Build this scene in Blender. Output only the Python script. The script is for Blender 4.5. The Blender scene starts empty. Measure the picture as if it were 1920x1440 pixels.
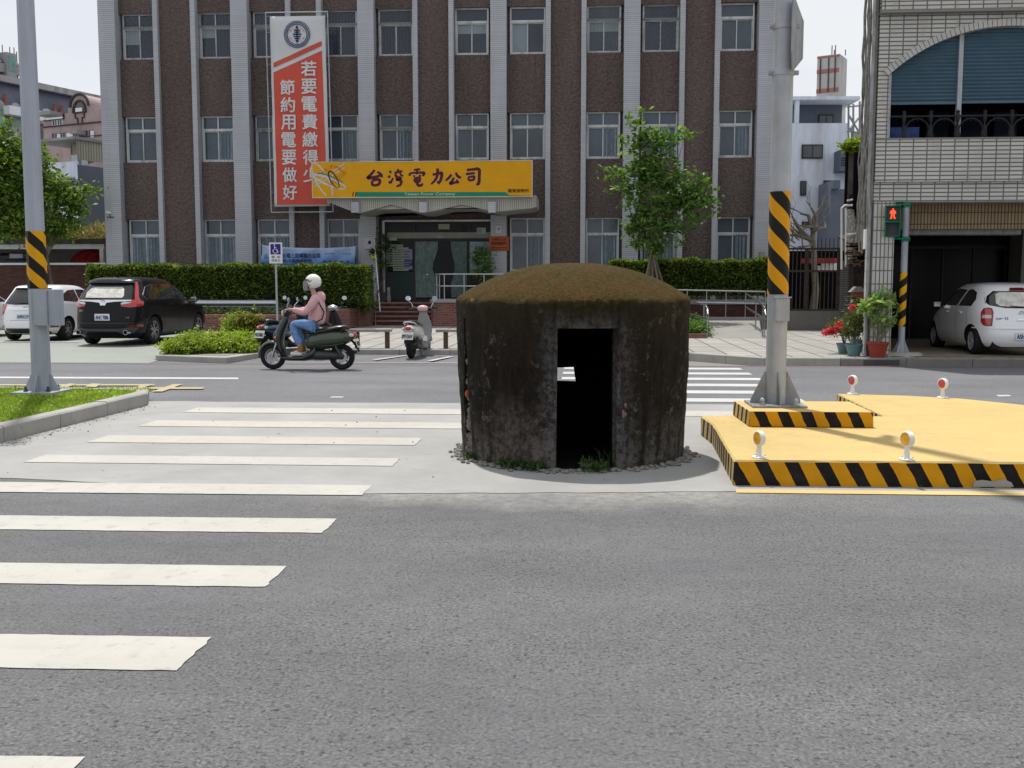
import bpy, math, random
import numpy as np
from mathutils import Vector, Matrix
from mathutils.bvhtree import BVHTree
random.seed(7); rng = np.random.default_rng(7)
R = math.radians
S = bpy.context.scene
COL = S.collection
# ---------------------------------------------------------------- camera, sky, sun, exposure
FPX = 1924.0; CAMH = 1.55; YAW = R(3.83); TH = math.atan(.0935)
Fv = Vector((-math.sin(YAW)*math.cos(TH), math.cos(YAW)*math.cos(TH), -math.sin(TH)))
Rv = Vector((math.cos(YAW), math.sin(YAW), 0)); Uv = Rv.cross(Fv)
cd = bpy.data.cameras.new('camera'); cam = bpy.data.objects.new('camera', cd); COL.objects.link(cam)
cd.sensor_width = 36; cd.lens = FPX/1920*36; cd.clip_end = 6000; cd.clip_start = .05
cam.matrix_world = Matrix((( Rv.x, Uv.x, -Fv.x, 0), (Rv.y, Uv.y, -Fv.y, 0), (Rv.z, Uv.z, -Fv.z, CAMH), (0, 0, 0, 1)))
S.camera = cam
SUN_EL = R(69); SH = Vector((.41, -.912, 0)).normalized()          # where shadows fall on the ground
SUN_DIR = Vector((-SH.x*math.cos(SUN_EL), -SH.y*math.cos(SUN_EL), math.sin(SUN_EL)))
w = bpy.data.worlds.new('World'); S.world = w; w.use_nodes = True
nt = w.node_tree; bg = nt.nodes['Background']
sky = nt.nodes.new('ShaderNodeTexSky'); sky.sky_type = 'NISHITA'; sky.sun_disc = False
sky.sun_elevation = SUN_EL; sky.sun_rotation = math.atan2(SUN_DIR.x, SUN_DIR.y)
tc = nt.nodes.new('ShaderNodeTexCoord'); mp = nt.nodes.new('ShaderNodeMapping'); mp.inputs['Scale'].default_value = (1, 1, 3.2)
nz = nt.nodes.new('ShaderNodeTexNoise'); nz.inputs['Scale'].default_value = 2.3; nz.inputs['Detail'].default_value = 6; nz.inputs['Roughness'].default_value = .55
cr = nt.nodes.new('ShaderNodeValToRGB'); cr.color_ramp.elements[0].position = .36; cr.color_ramp.elements[0].color = (9.0, 9.3, 10.1, 1)
cr.color_ramp.elements[1].position = .62; cr.color_ramp.elements[1].color = (10.3, 10.4, 10.5, 1)
mx = nt.nodes.new('ShaderNodeMixRGB'); mx.inputs[0].default_value = .88
nt.links.new(tc.outputs['Generated'], mp.inputs[0]); nt.links.new(mp.outputs[0], nz.inputs[0]); nt.links.new(nz.outputs[0], cr.inputs[0])
nt.links.new(sky.outputs[0], mx.inputs[1]); nt.links.new(cr.outputs[0], mx.inputs[2]); nt.links.new(mx.outputs[0], bg.inputs[0])
bg.inputs[1].default_value = .092
sd = bpy.data.lights.new('sun', 'SUN'); sd.energy = 4.2; sd.angle = R(1.3); sd.color = (1, .965, .91)
so = bpy.data.objects.new('sun', sd); COL.objects.link(so); so.rotation_euler = SUN_DIR.to_track_quat('Z', 'Y').to_euler()
S.view_settings.view_transform = 'Standard'; S.view_settings.look = 'None'; S.view_settings.gamma = 1; S.view_settings.exposure = 0.0

def ray(px, py): return Fv + Rv*((px-960)/FPX) + Uv*((720-py)/FPX)
def G(px, py, z=0.0):
    d = ray(px, py); t = (z-CAMH)/d.z; return Vector((d.x*t, d.y*t, z))
def P(px, py, Y):
    d = ray(px, py); t = Y/d.y; return Vector((d.x*t, Y, CAMH+d.z*t))
# ---------------------------------------------------------------- helpers
ORIG = {}
def link(o, parent=None):
    COL.objects.link(o)
    if parent: o.parent = parent
    return o
def tag(o, label=None, cat=None, group=None, kind=None):
    if label: o['label'] = label
    if cat: o['category'] = cat
    if group: o['group'] = group
    if kind: o['kind'] = kind
    return o
def thing(name, label, cat, loc=(0, 0, 0), group=None):
    o = bpy.data.objects.new(name, None); o.empty_display_size = .1; link(o); o.location = loc
    ORIG[o.name] = Vector(loc); return tag(o, label, cat, group)
class MB:
    def __init__(s, M=None): s.v = []; s.f = []; s.m = []; s.M = M
    def add(s, vs, fs, mi=0):
        b = len(s.v)
        if s.M is not None: vs = [s.M @ Vector(p) for p in vs]
        s.v += [tuple(p) for p in vs]; s.f += [tuple(i+b for i in q) for q in fs]
        s.m += [mi]*len(fs) if isinstance(mi, int) else list(mi); return s
    def box(s, x0, x1, y0, y1, z0, z1, mi=0):
        return s.add([(x0,y0,z0),(x1,y0,z0),(x1,y1,z0),(x0,y1,z0),(x0,y0,z1),(x1,y0,z1),(x1,y1,z1),(x0,y1,z1)],
            [(0,3,2,1),(4,5,6,7),(0,1,5,4),(1,2,6,5),(2,3,7,6),(3,0,4,7)], mi)
    def rings(s, rs, mi=0, cap=True, closed=False):
        n = len(rs[0]); vs = [p for r in rs for p in r]; fs = []
        for k in range(len(rs)-(0 if closed else 1)):
            a = k*n; b = ((k+1) % len(rs))*n
            for i in range(n): j = (i+1) % n; fs.append((a+i, a+j, b+j, b+i))
        if cap and not closed: fs.append(tuple(range(n-1, -1, -1))); fs.append(tuple(range((len(rs)-1)*n, len(rs)*n)))
        return s.add(vs, fs, mi)
    def tube(s, pts, r, n=8, mi=0, cap=True):
        pts = [Vector(p) for p in pts]; rs = []
        if not isinstance(r, (list, tuple)): r = [r]*len(pts)
        up = None
        for i, p in enumerate(pts):
            d = (pts[min(i+1, len(pts)-1)]-pts[max(i-1, 0)])
            d = d.normalized() if d.length > 1e-9 else Vector((0, 0, 1))
            if up is None: up = Vector((0, 0, 1)) if abs(d.z) < .9 else Vector((0, 1, 0))
            a = d.cross(up)
            if a.length < 1e-4: a = d.cross(Vector((1, 0, 0)))
            a.normalize(); b = d.cross(a).normalized(); up = -b if (-b).dot(up) > 0 else b
            rs.append([p+a*(r[i]*math.cos(t))+b*(r[i]*math.sin(t)) for t in [2*math.pi*k/n for k in range(n)]])
        return s.rings(rs, mi, cap)
    def lathe(s, prof, n=24, c=(0, 0, 0), axis='z', mi=0, cap=False):
        c = Vector(c); rs = []
        for (r, h) in prof:
            ring = []
            for k in range(n):
                t = 2*math.pi*k/n; a, b = r*math.cos(t), r*math.sin(t)
                ring.append(c+(Vector((a, b, h)) if axis == 'z' else Vector((h, a, b)) if axis == 'x' else Vector((b, h, a))))
            rs.append(ring)
        return s.rings(rs, mi, cap)
    def ell(s, c, r, n=16, m=10, mi=0, rot=None):
        c = Vector(c); rs = []
        for j in range(m+1):
            ph = math.pi*j/m; q = max(math.sin(ph), 1e-3)
            ring = [Vector((r[0]*q*math.cos(2*math.pi*k/n), r[1]*q*math.sin(2*math.pi*k/n), -r[2]*math.cos(ph))) for k in range(n)]
            if rot is not None: ring = [rot @ p for p in ring]
            rs.append([c+p for p in ring])
        return s.rings(rs, mi)
    def prism(s, poly, c0, c1, plane='xz', mi=0):
        n = len(poly)
        mk = {'xz': lambda a, b, c: (a, c, b), 'xy': lambda a, b, c: (a, b, c), 'yz': lambda a, b, c: (c, a, b)}[plane]
        vs = [mk(a, b, c0) for a, b in poly]+[mk(a, b, c1) for a, b in poly]
        fs = [tuple(range(n)), tuple(range(2*n-1, n-1, -1))]+[(i, i+n, (i+1) % n+n, (i+1) % n) for i in range(n)]
        return s.add(vs, fs, mi)
    def text(s, body, c, h=None, w=None, mi=0, bold=0., rot=None, ext=.002, slant=0.):
        """flat lettering standing in the xz plane (reading from -y), centred on c"""
        vs, fs = text_data(body, 0.)
        x0, x1 = vs[:, 0].min(), vs[:, 0].max(); y0, y1 = vs[:, 1].min(), vs[:, 1].max()
        sy = (h/(y1-y0)) if h else (w/(x1-x0)); sx = (w/(x1-x0)) if w else sy
        u = (vs[:, 0]-(x0+x1)/2)*sx; v = (vs[:, 1]-(y0+y1)/2)*sy; u = u+slant*v
        e = bold*(h or 0.1*sy) if h else bold*.6*sy
        for i, (ox, oz) in enumerate([(0, 0)] if not bold else [(-e, 0), (e, 0), (0, -e), (0, e), (0, 0)]):
            pts = [Vector((a+ox, -ext-i*.0004, b+oz)) for a, b in zip(u, v)]
            if rot is not None: pts = [rot @ p for p in pts]
            s.add([Vector(c)+p for p in pts], fs, mi)
        return s
    def build(s, name, mats, parent=None, smooth=None, bevel=0., label=None, cat=None, group=None, kind=None, fix=True):
        off = ORIG.get(parent.name, Vector((0, 0, 0))) if parent else Vector((0, 0, 0))
        me = bpy.data.meshes.new(name)
        me.from_pydata([(x-off.x, y-off.y, z-off.z) for x, y, z in s.v], [], s.f)
        if not isinstance(mats, (list, tuple)): mats = [mats]
        for m in mats: me.materials.append(m)
        if len(mats) > 1: me.polygons.foreach_set('material_index', s.m)
        if fix and len(s.f) < 60000:
            import bmesh
            bm = bmesh.new(); bm.from_mesh(me); bmesh.ops.recalc_face_normals(bm, faces=bm.faces); bm.to_mesh(me); bm.free()
        if smooth:
            me.polygons.foreach_set('use_smooth', [True]*len(me.polygons)); me.set_sharp_from_angle(angle=R(smooth))
        me.update()
        o = link(bpy.data.objects.new(name, me), parent); ORIG[o.name] = off
        if bevel:
            b = o.modifiers.new('bevel', 'BEVEL'); b.width = bevel; b.segments = 2; b.limit_method = 'ANGLE'; b.angle_limit = R(40)
        return tag(o, label, cat, group, kind)
_TX = {}
def text_data(body, bold):
    k = (body, bold)
    if k not in _TX:
        cu = bpy.data.curves.new('lettering', 'FONT'); cu.body = body; cu.offset = bold; cu.resolution_u = 3; cu.fill_mode = 'FRONT'
        ob = bpy.data.objects.new('lettering', cu); COL.objects.link(ob)
        dg = bpy.context.evaluated_depsgraph_get(); me = bpy.data.meshes.new_from_object(ob.evaluated_get(dg))
        n = len(me.vertices); a = np.zeros(n*3); me.vertices.foreach_get('co', a)
        _TX[k] = (a.reshape(-1, 3)[:, :2], [tuple(p.vertices) for p in me.polygons])
        bpy.data.objects.remove(ob); bpy.data.curves.remove(cu); bpy.data.meshes.remove(me)
    return _TX[k]
def copy_tree(o, parent=None):
    c = o.copy(); COL.objects.link(c); c.parent = parent
    for ch in [x for x in bpy.data.objects if x.parent == o]: copy_tree(ch, c)
    return c
# ---------------------------------------------------------------- materials
def new_mat(name):
    m = bpy.data.materials.new(name); m.use_nodes = True
    return m, m.node_tree, m.node_tree.nodes['Principled BSDF']
def nd(t, ty, **k):
    n = t.nodes.new(ty)
    for a, b in k.items():
        if a in n.inputs: n.inputs[a].default_value = b
        else: setattr(n, a, b)
    return n
def L(t, a, b): t.links.new(a, b)
def mixc(t, fac, c1, c2, mode='MIX'):
    m = t.nodes.new('ShaderNodeMixRGB'); m.blend_type = mode
    for i, x in enumerate((fac, c1, c2)):
        if hasattr(x, 'links'): L(t, x, m.inputs[i])
        else: m.inputs[i].default_value = x if i == 0 else (*x, 1)
    return m.outputs[0]
def ramp(t, src, stops):
    r = t.nodes.new('ShaderNodeValToRGB'); e = r.color_ramp.elements
    while len(e) < len(stops): e.new(.5)
    for q, (p, c) in zip(e, stops): q.position = p; q.color = (c, c, c, 1) if isinstance(c, (int, float)) else (*c, 1)
    L(t, src, r.inputs[0]); return r.outputs[0]
def noise(t, scale, detail=4, rough=.55, vec=None, out=0):
    n = nd(t, 'ShaderNodeTexNoise'); n.inputs['Scale'].default_value = scale; n.inputs['Detail'].default_value = detail; n.inputs['Roughness'].default_value = rough
    if vec is not None: L(t, vec, n.inputs['Vector'])
    return n.outputs[out]
def pos(t, scale=(1, 1, 1)):
    g = t.nodes.new('ShaderNodeNewGeometry'); m = t.nodes.new('ShaderNodeMapping'); m.inputs['Scale'].default_value = scale
    L(t, g.outputs['Position'], m.inputs[0]); return m.outputs[0]
def bump(t, b, src, strength=.3, dist=.01):
    n = t.nodes.new('ShaderNodeBump'); n.inputs['Strength'].default_value = strength; n.inputs['Distance'].default_value = dist
    L(t, src, n.inputs['Height']); L(t, n.outputs[0], b.inputs['Normal'])
def pm(name, col, rough=.6, metal=0., var=.12, sc=3., bmp=0., bsc=60., spec=None, coat=0., stain=None, stz=(1, 1, .15)):
    m, t, b = new_mat(name)
    b.inputs['Roughness'].default_value = rough; b.inputs['Metallic'].default_value = metal
    if coat: b.inputs['Coat Weight'].default_value = coat; b.inputs['Coat Roughness'].default_value = .04
    if spec is None and rough >= .4 and metal < .3 and not coat: spec = .2
    if spec is not None: b.inputs['Specular IOR Level'].default_value = spec
    c = tuple(col); v = pos(t); f = ramp(t, noise(t, sc, 5, .6, v), [(.3, 0.), (.7, 1.)])
    out = mixc(t, f, tuple(x*(1-var) for x in c), tuple(min(x*(1+var), 1) for x in c))
    if stain:
        v2 = pos(t, stz); g = ramp(t, noise(t, sc*1.7, 6, .65, v2), [(.5, 0.), (.72, 1.)])
        out = mixc(t, g, out, stain)
    L(t, out, b.inputs['Base Color'])
    if bmp: bump(t, b, noise(t, bsc, 3, .6, v), bmp, .01)
    return m
def emit(name, col, s):
    m, t, b = new_mat(name); b.inputs['Base Color'].default_value = (*col, 1); b.inputs['Emission Color'].default_value = (*col, 1)
    b.inputs['Emission Strength'].default_value = s; return m
def mathn(t, op, a, b=None):
    n = t.nodes.new('ShaderNodeMath'); n.operation = op
    for i, x in enumerate((a, b)):
        if x is None: continue
        if hasattr(x, 'links'): L(t, x, n.inputs[i])
        else: n.inputs[i].default_value = x
    return n.outputs[0]
def tilem(name, col, gap, cw, ch, mort=.008, off=0., rough=.35, var=.12, bmp=.4, swap=False, stain=None, top=False, shear=0.):
    """rectangular tiles of size cw x ch on upright faces (or, with top, on level ones)"""
    m, t, b = new_mat(name); b.inputs['Roughness'].default_value = rough; b.inputs['Specular IOR Level'].default_value = .25
    g = t.nodes.new('ShaderNodeNewGeometry'); s = t.nodes.new('ShaderNodeSeparateXYZ'); L(t, g.outputs['Position'], s.inputs[0])
    u = s.outputs[0] if top else mathn(t, 'ADD', s.outputs[0], s.outputs[1]); v = s.outputs[1] if top else s.outputs[2]
    if shear: u = mathn(t, 'ADD', u, mathn(t, 'MULTIPLY', v, shear))
    if swap: u, v = v, u
    cmb = t.nodes.new('ShaderNodeCombineXYZ'); L(t, u, cmb.inputs[0]); L(t, v, cmb.inputs[1])
    br = t.nodes.new('ShaderNodeTexBrick'); br.offset = off; br.squash = 1
    br.inputs['Scale'].default_value = 1; br.inputs['Brick Width'].default_value = cw; br.inputs['Row Height'].default_value = ch
    br.inputs['Mortar Size'].default_value = mort; br.inputs['Mortar Smooth'].default_value = .15; br.inputs['Bias'].default_value = 0
    L(t, cmb.outputs[0], br.inputs['Vector'])
    br.inputs['Color1'].default_value = (*[x*(1-var) for x in col], 1); br.inputs['Color2'].default_value = (*[min(1, x*(1+var)) for x in col], 1)
    br.inputs['Mortar'].default_value = (*gap, 1); out = br.outputs[0]
    n = ramp(t, noise(t, .8, 6, .65, pos(t, (1, 1, .3))), [(.35, 1.), (.75, .78)]); out = mixc(t, 1., out, n, 'MULTIPLY')
    if stain:
        out = mixc(t, ramp(t, noise(t, 1.6, 7, .7, pos(t, (1.5, 1.5, .35))), [(.56, 0.), (.74, .8)]), out, stain)
    L(t, out, b.inputs['Base Color'])
    inv = mathn(t, 'SUBTRACT', 1., br.outputs['Fac']); bump(t, b, inv, bmp, .01)
    return m
def glassm(name, col, rough=.06, spec=.5):
    m, t, b = new_mat(name); b.inputs['Roughness'].default_value = rough; b.inputs['Specular IOR Level'].default_value = spec
    f = ramp(t, noise(t, .7, 3, .5, pos(t, (1, 1, 1))), [(.35, 0.), (.65, 1.)])
    L(t, mixc(t, f, tuple(x*.7 for x in col), tuple(x*1.25 for x in col)), b.inputs['Base Color'])
    bump(t, b, noise(t, 3.5, 2, .5, pos(t)), .04, .05); return m
def leafm(name, c1, c2, c3, trans=.35):
    m, t, b = new_mat(name); g = t.nodes.new('ShaderNodeNewGeometry')
    r = ramp(t, g.outputs['Random Per Island'], [(0., c1), (.5, c2), (1., c3)])
    n = ramp(t, noise(t, 1.1, 3, .5, pos(t)), [(.35, .75), (.7, 1.2)]); c = mixc(t, 1., r, n, 'MULTIPLY')
    L(t, c, b.inputs['Base Color']); b.inputs['Roughness'].default_value = .5; b.inputs['Specular IOR Level'].default_value = .3
    tr = t.nodes.new('ShaderNodeBsdfTranslucent'); L(t, mixc(t, 1., c, (1.5, 1.5, .6), 'MULTIPLY'), tr.inputs[0])
    mx = t.nodes.new('ShaderNodeMixShader'); mx.inputs[0].default_value = trans
    L(t, b.outputs[0], mx.inputs[1]); L(t, tr.outputs[0], mx.inputs[2]); L(t, mx.outputs[0], t.nodes['Material Output'].inputs[0]); return m

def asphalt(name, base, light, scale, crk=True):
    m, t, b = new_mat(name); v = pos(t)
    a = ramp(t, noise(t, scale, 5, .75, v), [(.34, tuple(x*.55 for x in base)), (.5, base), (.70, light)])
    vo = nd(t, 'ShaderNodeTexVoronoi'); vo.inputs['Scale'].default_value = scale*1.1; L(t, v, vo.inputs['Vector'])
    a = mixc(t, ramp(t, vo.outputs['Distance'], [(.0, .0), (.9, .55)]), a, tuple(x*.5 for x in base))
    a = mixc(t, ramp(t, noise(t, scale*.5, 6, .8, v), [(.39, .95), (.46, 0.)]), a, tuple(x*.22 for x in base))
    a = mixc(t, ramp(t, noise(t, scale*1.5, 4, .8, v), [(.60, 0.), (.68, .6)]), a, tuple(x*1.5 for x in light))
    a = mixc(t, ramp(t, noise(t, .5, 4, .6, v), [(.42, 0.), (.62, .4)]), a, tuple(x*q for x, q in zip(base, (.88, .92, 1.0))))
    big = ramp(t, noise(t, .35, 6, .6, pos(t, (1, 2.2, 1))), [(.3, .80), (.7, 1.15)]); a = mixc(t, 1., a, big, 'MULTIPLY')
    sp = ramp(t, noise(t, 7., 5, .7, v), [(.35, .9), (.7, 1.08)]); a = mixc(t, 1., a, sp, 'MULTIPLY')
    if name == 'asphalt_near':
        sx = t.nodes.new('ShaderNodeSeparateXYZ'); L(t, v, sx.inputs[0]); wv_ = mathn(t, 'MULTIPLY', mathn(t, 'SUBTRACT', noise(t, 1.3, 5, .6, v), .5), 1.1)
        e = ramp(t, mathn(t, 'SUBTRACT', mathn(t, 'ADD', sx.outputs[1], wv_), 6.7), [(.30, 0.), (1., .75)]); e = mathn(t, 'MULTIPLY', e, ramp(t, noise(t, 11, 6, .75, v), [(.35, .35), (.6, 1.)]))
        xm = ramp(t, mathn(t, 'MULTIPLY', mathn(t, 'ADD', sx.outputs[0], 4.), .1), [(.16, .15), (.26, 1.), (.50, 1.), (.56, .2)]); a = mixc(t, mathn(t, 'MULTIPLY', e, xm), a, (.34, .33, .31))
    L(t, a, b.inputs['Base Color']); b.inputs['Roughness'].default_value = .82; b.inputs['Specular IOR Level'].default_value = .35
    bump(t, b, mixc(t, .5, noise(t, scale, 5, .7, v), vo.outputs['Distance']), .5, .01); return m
M = {}
M['asphalt'] = asphalt('asphalt_near', (.134, .133, .135), (.245, .245, .242), 60)
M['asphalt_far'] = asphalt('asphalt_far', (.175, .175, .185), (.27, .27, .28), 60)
def concrete(name, c, dark, sc=1., pit=.4):
    m, t, b = new_mat(name); v = pos(t)
    a = mixc(t, ramp(t, noise(t, 1.1*sc, 8, .65, v), [(.35, 0.), (.7, 1.)]), tuple(x*.86 for x in c), tuple(x*1.08 for x in c))
    a = mixc(t, ramp(t, noise(t, 3.3*sc, 9, .75, pos(t, (1, 1.6, 1))), [(.56, 0.), (.75, .7)]), a, dark)
    a = mixc(t, ramp(t, noise(t, 42*sc, 3, .8, v), [(.66, 0.), (.74, .75)]), a, tuple(x*.35 for x in c))
    L(t, a, b.inputs['Base Color']); b.inputs['Roughness'].default_value = .85
    bump(t, b, noise(t, 22*sc, 8, .75, v), pit, .01); return m
M['pad'] = concrete('concrete_pad', (.315, .312, .30), (.20, .192, .178), 1.0, .6)
M['kerb'] = concrete('kerb_concrete', (.33, .325, .30), (.15, .145, .13), 2.2)
M['kerb_dark'] = concrete('kerb_old', (.17, .165, .155), (.07, .068, .065), 2.)
M['ramp'] = concrete('ramp_concrete', (.26, .25, .235), (.17, .165, .155), 1.2)
def paint(name, c, worn, amt=.6, wear=None, sc=5.):
    m, t, b = new_mat(name); v = pos(t)
    a = mixc(t, ramp(t, noise(t, .9, 5, .6, pos(t, (1, 2, 1))), [(.3, 0.), (.7, 1.)]), tuple(x*.88 for x in c), c)
    lo, hi = wear or (.60, .70)
    a = mixc(t, ramp(t, noise(t, sc, 10, .8, v), [(lo, 0.), (hi, amt)]), a, worn)
    a = mixc(t, ramp(t, noise(t, 3., 6, .7, pos(t, (.4, 3, 1))), [(.55, 0.), (.75, .25)]), a, tuple(x*.55 for x in c))
    st = noise(t, 2.2, 6, .7, pos(t, (1.6, .35, 1)), 0); a = mixc(t, ramp(t, st, [(.5, 0.), (.62, .35)]), a, tuple(x*.8 for x in c))
    cr_ = nd(t, 'ShaderNodeTexVoronoi', feature='DISTANCE_TO_EDGE'); cr_.inputs['Scale'].default_value = 1.3; L(t, mixc(t, .12, v, noise(t, 4, 4, .6, v, 1)), cr_.inputs['Vector'])
    a = mixc(t, ramp(t, cr_.outputs['Distance'], [(.0, .28), (.004, 0.)]), a, tuple(x*.5 for x in c))
    L(t, a, b.inputs['Base Color']); b.inputs['Roughness'].default_value = .7
    bump(t, b, noise(t, 40, 5, .7, v), .35, .006); return m
M['mark_white'] = paint('road_paint_white', (.45, .435, .395), (.27, .265, .25), .75, (.54, .65), 7.)
M['mark_white_far'] = paint('road_paint_white_far', (.50, .50, .49), (.4, .4, .4), .5)
M['mark_yellow'] = paint('road_paint_yellow', (.60, .44, .17), (.3, .26, .18), .8)
M['mark_yellow2'] = paint('road_paint_pale_yellow', (.46, .38, .20), (.25, .24, .2), .8, (.45, .65))
M['mark_red'] = paint('kerbside_paint_red', (.24, .14, .14), (.12, .11, .115), .8, (.5, .64))
M['yellow_top'] = paint('island_paint_pale_yellow', (.56, .405, .145), (.38, .28, .13), .65, (.50, .70), 2.5)
M['white'] = pm('white_plastic', (.72, .72, .69), .4, var=.06, sc=8)
M['black'] = pm('black_rubber', (.012, .012, .013), .7, var=.3, sc=20, bmp=.15)
M['blackgloss'] = pm('black_plastic', (.014, .014, .016), .3, var=.2)
M['black_paint'] = pm('car_paint_black', (.004, .004, .005), .3, var=.1, coat=.2, spec=.15)
M['white_paint'] = pm('car_paint_white', (.78, .79, .81), .28, var=.03, coat=.8)
M['chrome'] = pm('chrome', (.75, .75, .77), .12, 1., var=.05)
M['steel'] = pm('stainless_steel', (.42, .43, .45), .28, 1., var=.1, sc=9)
M['rim'] = pm('alloy_rim', (.32, .33, .34), .35, .9, var=.1)
M['carglass'] = pm('car_glass_dark', (.012, .014, .017), .05, var=.2, spec=.7)
M['redlens'] = pm('red_lens', (.42, .012, .015), .12, var=.1, coat=1.)
M['reddark'] = pm('dark_red_lens', (.13, .008, .012), .15, var=.1, coat=.6)
M['clearlens'] = pm('clear_lens', (.55, .52, .52), .12, var=.15, coat=1.)
M['orange'] = pm('orange_lens', (.75, .16, .02), .2, var=.1)
M['plate'] = pm('number_plate_white', (.68, .72, .76), .4, var=.04)
M['plateblue'] = pm('number_plate_ink', (.02, .06, .20), .5, var=.05)
M['ink'] = pm('black_ink', (.015, .014, .014), .55, var=.1)
M['greypole'] = pm('grey_painted_steel', (.36, .385, .45), .5, .15, var=.07, sc=2., bmp=.03, stain=(.26, .28, .32))
M['galv'] = pm('galvanised_steel', (.38, .40, .435), .5, .2, var=.14, sc=4, bmp=.05, stain=(.30, .29, .28))
M['galv2'] = pm('galvanised_steel_flange', (.27, .28, .29), .5, .5, var=.2, sc=6, stain=(.17, .14, .11))
M['darkmetal'] = pm('dark_metal', (.055, .055, .06), .5, .4, var=.2)
M['rust'] = pm('rusty_iron', (.055, .042, .034), .8, var=.4, sc=12)
# ---------------------------------------------------------------- ground, roads, pavement
def flat(name, poly, z, mat, parent=None, kind=None, thick=0., **k):
    m = MB()
    if thick: m.prism([(p[0], p[1]) for p in poly], z-thick, z, 'xy')
    else: m.add([(p[0], p[1], z) for p in poly], [tuple(range(len(poly)))])
    o = m.build(name, mat, parent, kind=kind, **k)
    return o
M['earth'] = concrete('bare_earth', (.20, .19, .17), (.12, .115, .10), .5)
flat('ground', [(-1500, -600), (1500, -600), (1500, 2500), (-1500, 2500)], -.03, M['earth'], kind='structure')
road = flat('road', [(-80, -40), (80, -40), (80, 9.2), (-80, 9.2)], 0, M['asphalt'], kind='structure')
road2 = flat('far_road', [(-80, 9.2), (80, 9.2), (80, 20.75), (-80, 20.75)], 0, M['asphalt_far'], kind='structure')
# concrete median pad with uneven edges
def wavy(p, q, n, amp):
    out = []
    for i in range(n):
        t = i/n; out.append((p[0]+(q[0]-p[0])*t, p[1]+(q[1]-p[1])*t+random.uniform(-amp, amp)))
    return out
poly = wavy((-16, 8.05), (-4.6, 7.98), 30, .03)+wavy((-4.6, 7.98), (-1.6, 7.55), 16, .02)+wavy((-1.6, 7.55), (1.2, 7.82), 14, .02)+wavy((1.2, 7.82), (16, 8.0), 30, .02)
poly += wavy((16, 13.4), (1.0, 13.75), 30, .05)+wavy((1.0, 13.75), (-16, 13.5), 40, .05)
pad = flat('median_pad', poly, .004, M['pad'], kind='structure')
k = 0
for i, (y0, y1) in enumerate([(2.76, 3.165), (3.94, 4.34), (5.115, 5.515), (6.30, 6.70), (7.48, 7.875), (8.74, 9.15), (9.93, 10.42), (11.15, 11.66), (12.44, 12.98)]):
    xl = -4.95 if i > 4 else -9.2
    xr = -1.63 if i < 7 else (.6 if i == 7 else 2.2)
    n = 110; lo = []; hi = []; zs_ = .0045 if i < 4 else .0065 if i == 4 else .0085; wig = [random.gauss(0, .012) for _ in range(9)]
    for j in range(n+1):
        x = xl+(xr-xl)*j/n; dy = (.022 if i < 5 else .006)*(x-xr)
        lo.append((x, y0+dy+random.uniform(-.004, .004))); hi.append((x, y1+dy+random.uniform(-.004, .004)))
    e0, e1 = lo[-1], hi[-1]; end = [(e0[0]+(e1[0]-e0[0])*q/9+random.gauss(0, .005), e0[1]+(e1[1]-e0[1])*q/9) for q in range(1, 9)]
    pl_ = lo+end+hi[::-1]; m = MB(); m.add([(x, y, zs_) for x, y in pl_], [tuple(range(len(pl_)))])
    m.build('crosswalk_stripe', M['mark_white'], road)
for i in range(6):
    y0 = 14.05+i*1.12
    flat('crosswalk_stripe', [(-.32, y0), (3.08, y0+.03), (3.08, y0+.48), (-.32, y0+.45)], .005, M['mark_white_far'], road2)
flat('lane_line', [G(-400, 705), G(447, 708.5), G(447, 711.5), G(-400, 708)], .005, M['mark_white_far'], road2)
flat('red_kerb_line', [(-40, 20.18), (14, 20.62), (14, 20.74), (-40, 20.30)], .005, M['mark_red'], road2)
flat('yellow_edge_line', [G(1380, 918.5), G(2600, 930), G(2600, 938), G(1380, 925)], .006, M['mark_yellow'], road)
for q in ([(-100, 722), (290, 722), (290, 724.5), (-100, 724.5)], [(200, 728), (383, 728), (380, 731), (200, 731)], [(285, 736), (305, 736), (343, 722), (325, 722)], [(225, 736), (245, 736), (290, 722), (272, 722)], [(110, 727), (125, 728), (145, 722), (130, 721)], [(160, 727), (180, 728), (190, 722), (172, 721)]):
    flat('yellow_hatching', [G(*p) for p in q], .007+.001*len(road2.children), M['mark_yellow2'], road2)
flat('arrow_mark', [G(1868, 741), G(1893, 741), G(1896, 743.5), G(1872, 744)], .005, M['mark_white_far'], road2)
flat('arrow_mark', [G(622, 744), G(645, 744), G(642, 746), G(618, 746)], .005, M['mark_white_far'], road2)
# far pavement: slopes gently up to the buildings
def gz(Y): return .14+.006*(Y-20.7)
M['paver'] = tilem('grey_pavers', (.36, .345, .32), (.12, .11, .10), .62, .62, .024, 0, .8, .10, .3, stain=(.26, .245, .22), top=True)
M['lot'] = paint('green_grey_lot', (.26, .285, .255), (.21, .22, .205), .6, (.4, .7), 1.2)
def slope_sheet(name, xs, y0, y1, z0, z1, mat, skirt=.2, kind='structure', parent=None):
    m = MB(); x0, x1 = xs
    m.add([(x0, y0, z0), (x1, y0, z0), (x1, y1, z1), (x0, y1, z1), (x0, y0, z0-skirt), (x1, y0, z0-skirt), (x1, y1, z1-skirt-.2), (x0, y1, z1-skirt-.2)],
          [(0, 1, 2, 3), (4, 5, 1, 0), (5, 6, 2, 1), (6, 7, 3, 2), (7, 4, 0, 3)]); return m.build(name, mat, parent, kind=kind)
slope_sheet('parking_lot', (-60, -8.96), 20.75, 24.0, .0, .14, M['lot'], .03)
slope_sheet('parking_lot', (-60, -8.96), 24.0, 60, .14, .24, M['lot'], .03)
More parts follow.
